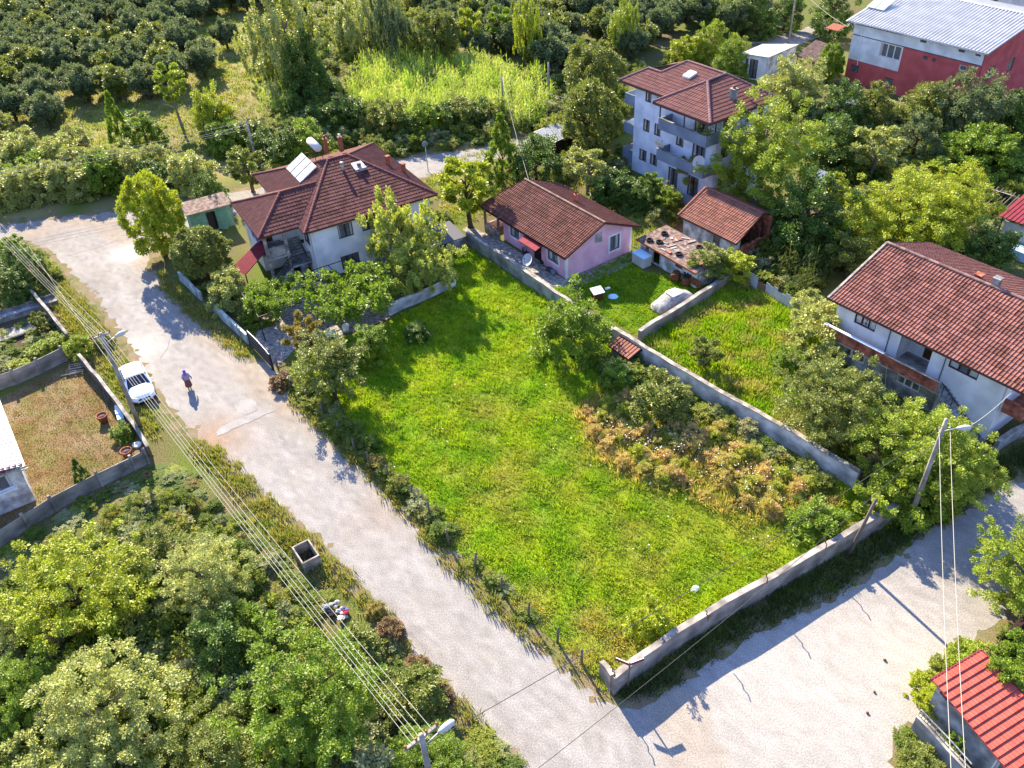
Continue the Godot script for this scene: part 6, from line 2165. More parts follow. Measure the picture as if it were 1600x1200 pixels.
func walking_woman(at: Vector3, turn: float) -> void:   # she faces -z of her own axes, away from us
	var o := thing("person", "woman in violet headscarf, pale blouse and brown skirt walking along the street", "person", at, turn)
	var V := func(x: float, y: float, z: float) -> Vector3: return Vector3(x, y, z)
	var hip := Vector3(0, 0.86, 0)
	var bones := [
		[hip + Vector3(-0.07, 0, 0), hip + Vector3(0.07, 0, 0), 0.145, 0.145], [hip, Vector3(0, 1.12, -0.02), 0.135, 0.125], [Vector3(0, 1.12, -0.02), Vector3(0, 1.30, -0.02), 0.125, 0.13],
		[Vector3(-0.12, 1.33, -0.02), Vector3(0.12, 1.33, -0.02), 0.085, 0.085], [Vector3(0, 1.36, -0.02), Vector3(0, 1.46, -0.04), 0.055, 0.05], [Vector3(0, 1.52, -0.05), Vector3(0, 1.56, -0.06), 0.095, 0.085],
		[Vector3(-0.085, 0.85, 0), Vector3(-0.09, 0.46, -0.10), 0.10, 0.065], [Vector3(-0.09, 0.46, -0.10), Vector3(-0.09, 0.08, -0.02), 0.062, 0.04], [Vector3(-0.09, 0.05, 0.0), Vector3(-0.09, 0.035, -0.17), 0.042, 0.03],
		[Vector3(0.085, 0.85, 0), Vector3(0.09, 0.46, 0.04), 0.10, 0.065], [Vector3(0.09, 0.46, 0.04), Vector3(0.09, 0.10, 0.22), 0.062, 0.04], [Vector3(0.09, 0.07, 0.24), Vector3(0.09, 0.035, 0.09), 0.042, 0.03],
		[Vector3(-0.17, 1.33, -0.02), Vector3(-0.25, 1.07, 0.02), 0.055, 0.045], [Vector3(-0.25, 1.07, 0.02), Vector3(-0.24, 0.86, -0.09), 0.042, 0.03],
		[Vector3(0.17, 1.33, -0.02), Vector3(0.27, 1.08, 0.0), 0.055, 0.045], [Vector3(0.27, 1.08, 0.0), Vector3(0.33, 0.88, -0.08), 0.042, 0.03]]
	for s in [-1.0, 1.0]:
		var w := Vector3(-0.24, 0.86, -0.09) if s < 0 else Vector3(0.33, 0.88, -0.08)
		bones.append([w, w + Vector3(0, -0.08, -0.02), 0.034, 0.03])
		for k in 4:
			var b := w + Vector3(0.0, -0.08, -0.045 + k * 0.02)
			bones.append([b, b + Vector3(-s * 0.015, -0.06 - 0.012 * (k % 3), -0.01), 0.011, 0.008])
		bones.append([w + Vector3(0, -0.03, -0.03), w + Vector3(-s * 0.02, -0.085, -0.065), 0.012, 0.009])
	put("body", surface_net(bones, Vector3(-0.45, -0.02, -0.35), Vector3(0.45, 1.72, 0.35), 0.022), M.skin, o)
	# blouse, skirt and headscarf
	var bl := fresh(true)
	var rows := [[0.80, 0.235, 0.20], [0.95, 0.205, 0.175], [1.12, 0.185, 0.165], [1.28, 0.215, 0.165], [1.38, 0.175, 0.13], [1.44, 0.09, 0.085]]
	var rings := []
	for r in rows:
		var ring := []
		for k in 18:
			var a := -TAU * k / 18
			ring.append(Vector3(cos(a) * r[1], r[0], sin(a) * r[2] - 0.02) * Vector3(1, 1, 1))
		rings.append(ring)
	loft(bl, rings, false)
	var sl := [[Vector3(-0.15, 1.34, -0.02), Vector3(-0.25, 1.07, 0.02), Vector3(-0.245, 0.92, -0.06)], [Vector3(0.15, 1.34, -0.02), Vector3(0.27, 1.08, 0.0), Vector3(0.315, 0.94, -0.055)]]
	for s in sl:
		tube(bl, s, [0.085, 0.068, 0.06], 9)
	var blouse := mat("blouse", Color(0.62, 0.50, 0.74), 0.95, "print", 6.0)
	obj("blouse", bl, blouse, o)
	var sk := fresh(true)
	var sr := []
	for r in [[0.30, 0.25, 0.27], [0.45, 0.235, 0.245], [0.7, 0.215, 0.20], [0.9, 0.19, 0.17]]:
		var ring := []
		for k in 22:
			var a := -TAU * k / 22
			var fold := 1.0 + 0.06 * sin(k * 3.1)
			ring.append(Vector3(cos(a) * r[1] * fold, r[0], sin(a) * r[2] * fold + 0.02))
		sr.append(ring)
	loft(sk, sr, false)
	obj("skirt", sk, mat("skirt", Color(0.17, 0.075, 0.06), 0.95), o)
	var sc := fresh(true)
	ball(sc, Vector3(0, 1.565, -0.035), Vector3(0.115, 0.135, 0.12), 8)
	tube(sc, [Vector3(0, 1.52, 0.02), Vector3(0, 1.42, 0.075), Vector3(0, 1.28, 0.125)], [0.11, 0.13, 0.05], 10)
	obj("headscarf", sc, mat("scarf", Color(0.22, 0.11, 0.48), 0.95), o)


func small_things() -> void:
	parked_car(Vector3(-27.7, 0, -49.9), 30.8)
	walking_woman(Vector3(-23.84, 0, -49.55), -160.0 + 180.0)
	# concrete rubbish container open at the top
	var d := thing("rubbish_container", "square open concrete rubbish container beside the street", "container", Vector3(-12.4, 0, -32.43), 33.0)
	d.scale = Vector3.ONE * 0.86
	var ds := fresh()
	for k in 4:
		var lo: Vector3 = [Vector3(-0.62, 0, -0.9), Vector3(0.52, 0, -0.9), Vector3(-0.52, 0, -0.9), Vector3(-0.52, 0, 0.8)][k]
		var hi: Vector3 = [Vector3(-0.52, 1.05, 0.9), Vector3(0.62, 1.05, 0.9), Vector3(0.52, 1.05, -0.8), Vector3(0.52, 1.05, 0.9)][k]
		box(ds, lo, hi)
	obj("walls", ds, M.mortar, d)
	var db := fresh()
	box(db, Vector3(-0.52, 0.0, -0.8), Vector3(0.52, 0.12, 0.8))
	obj("bottom", db, M.iron, d)
	var bag := fresh(true)
	ball(bag, Vector3(0.1, 0.28, 0.2), Vector3(0.25, 0.18, 0.25), 6)
	obj("rubbish_bag", bag, M.rubber, d)
	# rubbish heap: each bag a thing
	var heap := [[Vector3(-10.8, 0, -28.96), 0.33, Color(0.35, 0.40, 0.48), "crumpled grey blue bag at the back of the heap"], [Vector3(-10.4, 0, -29.1), 0.3, Color(0.55, 0.57, 0.6), "pale grey bag at the top of the heap"], [Vector3(-10.53, 0, -28.52), 0.28, Color(0.03, 0.03, 0.04), "black bag in the middle of the heap"], [Vector3(-10.06, 0, -28.65), 0.26, Color(0.8, 0.8, 0.8), "white bag beside the red one"],
		[Vector3(-9.73, 0, -28.55), 0.27, Color(0.62, 0.05, 0.10), "bright red bag of the heap"], [Vector3(-9.94, 0, -28.23), 0.3, Color(0.82, 0.78, 0.74), "large white bag at the front of the heap"], [Vector3(-9.85, 0, -28.68), 0.2, Color(0.15, 0.22, 0.5), "small blue bag against the red one"]]
	for h in heap:
		var st := fresh(true)
		st.set_color(h[2])
		st.set_smooth_group(-1)
		for k in 7:
			ball(st, Vector3(rng.randf_range(-0.2, 0.2), h[1] * rng.randf_range(0.1, 0.6), rng.randf_range(-0.2, 0.2)), Vector3(rng.randf_range(0.5, 1.1), rng.randf_range(0.25, 0.6), rng.randf_range(0.4, 0.9)) * h[1] * 0.6, 3)
		st.generate_normals()
		var o := put("rubbish_bag", st.commit(), M.plain)
		o.position = h[0] + UPV * 0.12
		tag(o, h[3] + " by the street", "rubbish bag", "rubbish by the street")
	# clay pots on the dry lawn
	for p in [[Vector3(-29.06, 0, -46.24), "clay pot on the dry lawn nearer to the parked car"], [Vector3(-26.08, 0, -42.36), "clay pot on the dry lawn beside the round lid"]]:
		var o := thing("clay_pot", p[1], "pot", p[0], 0.0, "clay pots on the dry lawn")
		var st := fresh(true)
		lathe(st, Vector3.ZERO, [Vector2(0.0, 0.0), Vector2(0.26, 0.0), Vector2(0.34, 0.5), Vector2(0.40, 0.52), Vector2(0.40, 0.62), Vector2(0.33, 0.62), Vector2(0.31, 0.5), Vector2(0.0, 0.48)], 18)
		obj("body", st, M.clay, o)
		var so := fresh(true)
		so.set_color(Color(0.3, 0.2, 0.16))
		tube(so, [UPV * 0.49, UPV * 0.53], [0.30], 16)
		obj("soil", so, M.plain, o)
	var lid := fresh(true)
	lathe(lid, Vector3.ZERO, [Vector2(0.30, 0.0), Vector2(0.32, 0.12), Vector2(0.24, 0.16), Vector2(0.12, 0.12), Vector2(0.10, 0.02), Vector2(0.0, 0.02)], 16)
	lid.generate_normals()
	var lo2 := put("round_lid", lid.commit(), M.white_pvc)
	lo2.position = Vector3(-25.83, 0, -43.49)
	tag(lo2, "white round ring lid lying on the shaded lawn", "lid")
	var bx := thing("white_chest", "white metal chest leaning at the roadside wall of the dry lawn", "chest", Vector3(-27.96, 0, -46.63), 24.0)
	var b1 := fresh()
	box(b1, Vector3(-0.22, 0, -0.85), Vector3(0.22, 0.5, 0.85))
	obj("body", b1, M.light_blue, bx)
	var b2 := fresh()
	box(b2, Vector3(-0.24, 0.505, -0.87), Vector3(0.24, 0.56, 0.2))
	obj("lid", b2, M.white_pvc, bx)
	var tr := thing("trellis", "wooden trellis of thin laths leaning on the roadside wall", "trellis", Vector3(-29.62, 0, -49.09), 28.0)
	for k in 7:
		var st := fresh()
		bar(st, Vector3(-0.35 - k * 0.02, 0.0, -1.2 + k * 0.4), Vector3(0.15, 0.95, -1.5 + k * 0.4), 0.05, 0.04)
		obj("lath", st, M.weathered_wood, tr)
	for k in 3:
		var st := fresh()
		bar(st, Vector3(-0.3 + k * 0.18, 0.15 + k * 0.33, -1.4), Vector3(-0.3 + k * 0.18, 0.15 + k * 0.33, 1.3), 0.05, 0.04)
		obj("lath", st, M.weathered_wood, tr)
	# heap of old rods in the shade
	for k in 7:
		var st := fresh(true)
		tube(st, [Vector3(-0.7, 0.06, 0), Vector3(0.7, 0.06 + 0.04 * (k % 2), 0.05 * (k % 3))], [0.035], 6)
		st.generate_normals()
		var o := put("concrete_rod", st.commit(), M.concrete)
		o.position = Vector3(-33.51, 0, -52.71) + Vector3(0.1 * (k % 3), 0.02 * k, -0.75 + k * 0.25)
		o.rotation.y = deg_to_rad(12 + 3 * (k % 3))
		tag(o, ORDER[k] + " concrete rod from the far side of the rod stack by the concrete fence", "rod", "rods stacked behind the concrete fence")
	# garden frames by the kitchen garden
	var gf := thing("cold_frame", "long pale concrete cold frame in the kitchen garden shade", "cold frame", Vector3(-41.08, 0, -61.59), 33.0)
	var g1 := fresh()
	box(g1, Vector3(-2.8, 0, -0.7), Vector3(2.6, 0.5, -0.55))
	box(g1, Vector3(-2.8, 0, 0.55), Vector3(2.6, 0.45, 0.7))
	obj("frame", g1, M.concrete, gf)
	var g2 := fresh()
	box(g2, Vector3(-2.8, 0.0, -0.549), Vector3(2.6, 0.25, 0.549))
	obj("fill", g2, M.grey_render, gf)
	var tb := thing("concrete_slab", "pale sunlit slab lying in the kitchen garden", "slab", Vector3(-40.45, 0, -58.2), 33.0)
	var t1 := fresh()
	box(t1, Vector3(-1.3, 0.15, -0.8), Vector3(1.5, 0.28, 0.8))
	obj("slab", t1, M.concrete, tb)
	# pink yard: covered car, freezer, barrels, boxes
	covered_car()
	var fz := thing("chest_freezer", "light blue and white chest freezer by the tyre shed door", "freezer", Vector3(11.9, 0, -63.71), 32.0)
	var f1 := fresh()
	box(f1, Vector3(-0.5, 0.05, -0.75), Vector3(0.45, 0.95, 0.7))
	obj("body", f1, M.white_metal, fz)
	var f2 := fresh()
	box(f2, Vector3(-0.53, 0.953, -0.78), Vector3(0.48, 1.06, 0.73))
	obj("lid", f2, M.light_blue, fz)
	var ba := thing("rusty_barrel", "rusty barrel lying against the tyre shed wall", "barrel", Vector3(14.27, 0, -60.8), 60.0)
	var b3 := fresh(true)
	tube(b3, [Vector3(-0.45, 0.4, 0), Vector3(-0.4, 0.4, 0), Vector3(0.4, 0.4, 0), Vector3(0.45, 0.4, 0)], [0.36, 0.4, 0.4, 0.36], 16)
	obj("drum", b3, M.rust, ba)
	var st1 := thing("iron_stove", "tall rusty stove drum with a star shaped rim by the tyre shed", "stove", Vector3(14.96, 0, -59.9), 0.0)
	var s1 := fresh(true)
	tube(s1, [Vector3.ZERO, UPV * 0.75], [0.36, 0.33], 14)
	obj("drum", s1, M.rust, st1)
	var s2 := fresh()
	for k in 7:
		var a := TAU * k / 7
		bar(s2, UPV * 0.78, UPV * 1.05 + Vector3(cos(a), 0, sin(a)) * 0.42, 0.2, 0.03)
	obj("rim", s2, M.iron, st1)
	var pl := thing("plank_screen", "brown wooden panel leaning between the tyre shed and the cross wall", "panel", Vector3(15.57, 0, -59.23), 32.0)
	for k in 5:
		var p1 := fresh()
		bar(p1, Vector3(-0.1, 0.45, -0.65 + k * 0.3), Vector3(0.1, 0.95, -0.65 + k * 0.3), 0.27, 0.05)
		obj("plank", p1, M.rust, pl)
	var bo := thing("wooden_hutch", "small brown hutch with white lid on the pink house lawn", "hutch", Vector3(7.39, 0, -58.51), 20.0)
	var o1 := fresh()
	box(o1, Vector3(-0.4, 0, -0.3), Vector3(0.4, 0.7, 0.3))
	obj("body", o1, M.door_wood, bo)
	var o2 := fresh()
	hexa(o2, [Vector3(-0.5, 0.75, 0.4), Vector3(0.5, 0.75, 0.4), Vector3(0.5, 0.95, -0.4), Vector3(-0.5, 0.95, -0.4)], [Vector3(-0.5, 0.8, 0.4), Vector3(0.5, 0.8, 0.4), Vector3(0.5, 1.0, -0.4), Vector3(-0.5, 1.0, -0.4)])
	obj("lid", o2, M.white_pvc, bo)
	for s in [[Vector3(8.7, 0, -58.76), 0.5, "flat white plastic sheet on the pink house lawn"], [Vector3(8.42, 0, -59.99), 0.22, "small white rag on the pink house lawn"], [Vector3(9.37, 0, -28.91), 0.24, "white plastic bag lying in the meadow by the corner wall"], [Vector3(-13.82, 0, -55.43), 0.5, "pale blue plastic crate cover by the courtyard edge"]]:
		var st := fresh(true)
		for k in 4:
			ball(st, Vector3(rng.randf_range(-0.4, 0.4) * s[1], 0.03 + 0.04 * k, rng.randf_range(-0.4, 0.4) * s[1]), Vector3(s[1], 0.09, s[1] * 0.7) * rng.randf_range(0.5, 1.0), 5)
		st.generate_normals()
		var o := put("plastic_sheet", st.commit(), M.light_blue if s[1] > 0.4 else M.white_pvc)
		o.position = s[0]
		tag(o, s[2], "plastic sheet")
	dish("satellite_dish", "white satellite dish on the grey wall before the pink house", Vector3(1.99, 0.7, -63.06), Vector3(-0.55, 0.45, 0.4), 0.55, M.white_metal)
	for b in [[Vector3(-13.01, 0, -55.97), "white bucket at the courtyard edge"]]:
		var o := thing("bucket", b[1], "bucket", b[0])
		var st := fresh(true)
		lathe(st, Vector3.ZERO, [Vector2(0, 0.0), Vector2(0.22, 0.0), Vector2(0.28, 0.55), Vector2(0.25, 0.55), Vector2(0.2, 0.05), Vector2(0.0, 0.05)], 14)
		obj("pail", st, M.white_pvc, o)
	var ch := thing("plastic_table", "white plastic table at the courtyard edge", "table", Vector3(-13.98, 0, -54.74), 20.0)
	var c1 := fresh()
	box(c1, Vector3(-0.4, 0.68, -0.4), Vector3(0.4, 0.73, 0.4))
	obj("tabletop", c1, M.light_blue, ch)
	for k in 4:
		var st := fresh()
		var p := Vector3(-0.34 if k % 2 else 0.34, 0, -0.34 if k < 2 else 0.34)
		bar(st, p, p * 0.95 + UPV * 0.68, 0.06, 0.06)
		obj("leg", st, M.white_pvc, ch)
	# things along the front of the pink house
	var gr := thing("garden_chair", "dark round backed chair on the path of the pink house", "chair", Vector3(1.89, 0, -66.05), 40.0)
	var r1 := fresh(true)
	tube(r1, [UPV * 0.42, UPV * 0.47], [0.28], 14)
	obj("seat", r1, M.iron, gr)
	var r2 := fresh(true)
	for k in 5:
		var a := -0.9 + k * 0.45
		tube(r2, [Vector3(sin(a) * 0.27, 0.45, -cos(a) * 0.27), Vector3(sin(a) * 0.3, 0.95, -cos(a) * 0.34)], [0.03], 6)
	obj("backrest", r2, M.iron, gr)
	for k in 4:
		var st := fresh()
		var a := TAU * (k + 0.5) / 4
		bar(st, Vector3(cos(a), 0, sin(a)) * 0.25, Vector3(cos(a) * 0.22, 0.43, sin(a) * 0.22), 0.04, 0.04)
		obj("leg", st, M.iron, gr)
	for b in [[Vector3(3.36, 0, -64.76), Color(0.06, 0.06, 0.07), "dark bag by the pink house door step"], [Vector3(3.77, 0, -63.4), Color(0.1, 0.1, 0.12), "dark bundle below the pink house window"], [Vector3(4.18, 0, -62.93), Color(0.3, 0.33, 0.38), "grey bundle at the corner of the pink house"]]:
		var st := fresh(true)
		st.set_color(b[1])
		for k in 3:
			ball(st, Vector3(rng.randf_range(-0.15, 0.15), 0.18, rng.randf_range(-0.15, 0.15)), Vector3(0.22, 0.2, 0.22), 6)
		st.generate_normals()
		var o := put("bundle", st.commit(), M.plain)
		o.position = b[0]
		tag(o, b[2], "bundle")
	# laundry at the white house
	var ln := thing("laundry", "blue and white laundry hanging at the white house wing", "laundry", Vector3(-16.30, 0, -64.16), 29.0)
	var cols := [Color(0.75, 0.75, 0.78), Color(0.55, 0.6, 0.75), Color(0.12, 0.14, 0.42), Color(0.14, 0.12, 0.40)]
	for k in 4:
		var st := fresh(true)
		st.set_color(cols[k])
		var z := -7.6 + k * 1.05
		for q in 6:
			var xa := -3.62 - 0.05 * (q % 2)
			var xb := -3.62 - 0.05 * ((q + 1) % 2)
			quad(st, Vector3(xa, 3.1, z + q * 0.13), Vector3(xb, 3.1, z + (q + 1) * 0.13), Vector3(xb, 4.2, z + (q + 1) * 0.13), Vector3(xa, 4.2, z + q * 0.13))
		obj("cloth", st, M.cloth, ln)
	# pergola frames in the courtyard
	var pg := thing("pergola", "iron pergola frame over the white house courtyard", "pergola", Vector3(-16.86, 0, -58.86), 30.0)
	var p2 := fresh()
	for x in [-4.0, -1.5, 1.0, 3.5, 6.0]:
		bar(p2, Vector3(x, 2.3, -2.2), Vector3(x, 2.3, 2.0), 0.05, 0.05)
	for z in [-2.2, 0.0, 2.0]:
		bar(p2, Vector3(-4.0, 2.34, z), Vector3(6.0, 2.34, z), 0.05, 0.05)
	obj("beams", p2, M.iron, pg)
	for x in [-4.0, 1.0, 6.0]:
		for z in [-2.2, 2.0]:
			var st := fresh()
			bar(st, Vector3(x, 0, z), Vector3(x, 2.3, z), 0.07, 0.07)
			obj("post", st, M.iron, pg)
	var tn := thing("tent_cover", "dark slate sheet roof of a little shelter behind the white house", "shelter", Vector3(-5.72, 0, -67.36), 30.0)
	var t2 := fresh()
	hexa(t2, [Vector3(-1.6, 1.9, 1.6), Vector3(1.8, 1.9, 1.6), Vector3(1.8, 2.2, -1.4), Vector3(-1.6, 2.2, -1.4)], [Vector3(-1.6, 1.98, 1.6), Vector3(1.8, 1.98, 1.6), Vector3(1.8, 2.28, -1.4), Vector3(-1.6, 2.28, -1.4)])
	obj("sheet_roof", t2, M.grey_frame, tn)
	for p in [Vector3(-1.5, 0, 1.5), Vector3(1.7, 0, 1.5), Vector3(1.7, 0, -1.3), Vector3(-1.5, 0, -1.3)]:
		var st := fresh()
		bar(st, p, p + UPV * 1.92, 0.08, 0.08)
		obj("post", st, M.weathered_wood, tn)
	# loose stones on the junction
	var sp: Array = [Vector3(17.92, 0, -23.92), Vector3(16.77, 0, -22.22), Vector3(16.04, 0, -21.16)]
	for k in sp.size():
		var st := fresh(true)
		st.set_color(Color(0.2, 0.1, 0.08))
		ball(st, UPV * 0.06, Vector3(0.08, 0.05, 0.07) * rng.randf_range(0.6, 1.1), 4)
		st.generate_normals()
		var o := put("loose_stone", st.commit(), M.plain)
		o.position = sp[k]
		tag(o, "small dark stone lying on the pale gravel junction, " + ["nearest to the red roof", "middle one of three", "farthest from the plot"][k], "stone", "loose stones on the junction")


func covered_car() -> void:
	var o := thing("covered_car", "car under a pale cover beside the cross wall", "covered car", Vector3(13.29, 0, -56.94), 118.0)
	o.scale = Vector3.ONE * 0.86
	var rows := [[-2.1, 0.55, 0.55], [-1.95, 0.75, 0.8], [-1.2, 0.84, 0.95], [-0.75, 0.86, 1.2], [-0.4, 0.84, 1.42], [0.7, 0.82, 1.45], [1.15, 0.84, 1.25], [1.6, 0.82, 0.98], [2.0, 0.72, 0.85], [2.15, 0.5, 0.5]]
	var st := fresh(true)
	var rings := []
	for r in rows:
		var w: float = r[1]
		var h: float = r[2]
		var j := rng.randf_range(-0.07, 0.07)
		rings.append([Vector3(-w * 1.06 + j, 0.08, r[0]), Vector3(-w, 0.5, r[0]), Vector3(-w * 0.92, h * 0.8 + j, r[0]), Vector3(-w * 0.7, h - 0.03, r[0]), Vector3(0, h + j * 0.5, r[0]), Vector3(w * 0.7, h - 0.03, r[0]), Vector3(w * 0.92, h * 0.8 - j, r[0]), Vector3(w, 0.5, r[0]), Vector3(w * 1.06 - j, 0.08, r[0])])
	loft(st, rings)
	obj("cover", st, M.sheet_cover, o)
	var rf := fresh(true)
	var rr := []
	for r in [[-0.5, 0.62, 1.46], [0.0, 0.64, 1.50], [0.7, 0.62, 1.49]]:
		rr.append([Vector3(-r[1], r[2] - 0.03, r[0]), Vector3(-r[1] * 0.9, r[2], r[0]), Vector3(r[1] * 0.9, r[2], r[0]), Vector3(r[1], r[2] - 0.03, r[0])])
	loft(rf, rr)
	for s in [-1.0, 1.0]:
		var sw := fresh()
		hexa(sw, [Vector3(s * 0.83, 0.88, 1.0), Vector3(s * 0.87, 0.88, -0.6), Vector3(s * 0.80, 0.88, -0.6), Vector3(s * 0.76, 0.88, 1.0)], [Vector3(s * 0.74, 1.2, 0.8), Vector3(s * 0.76, 1.2, -0.4), Vector3(s * 0.70, 1.2, -0.4), Vector3(s * 0.68, 1.2, 0.8)])
		obj("side_fold", sw, M.grey_render, o)
	tag(obj("top_sheet", rf, M.white_metal, o), "brighter sheet laid over the roof")

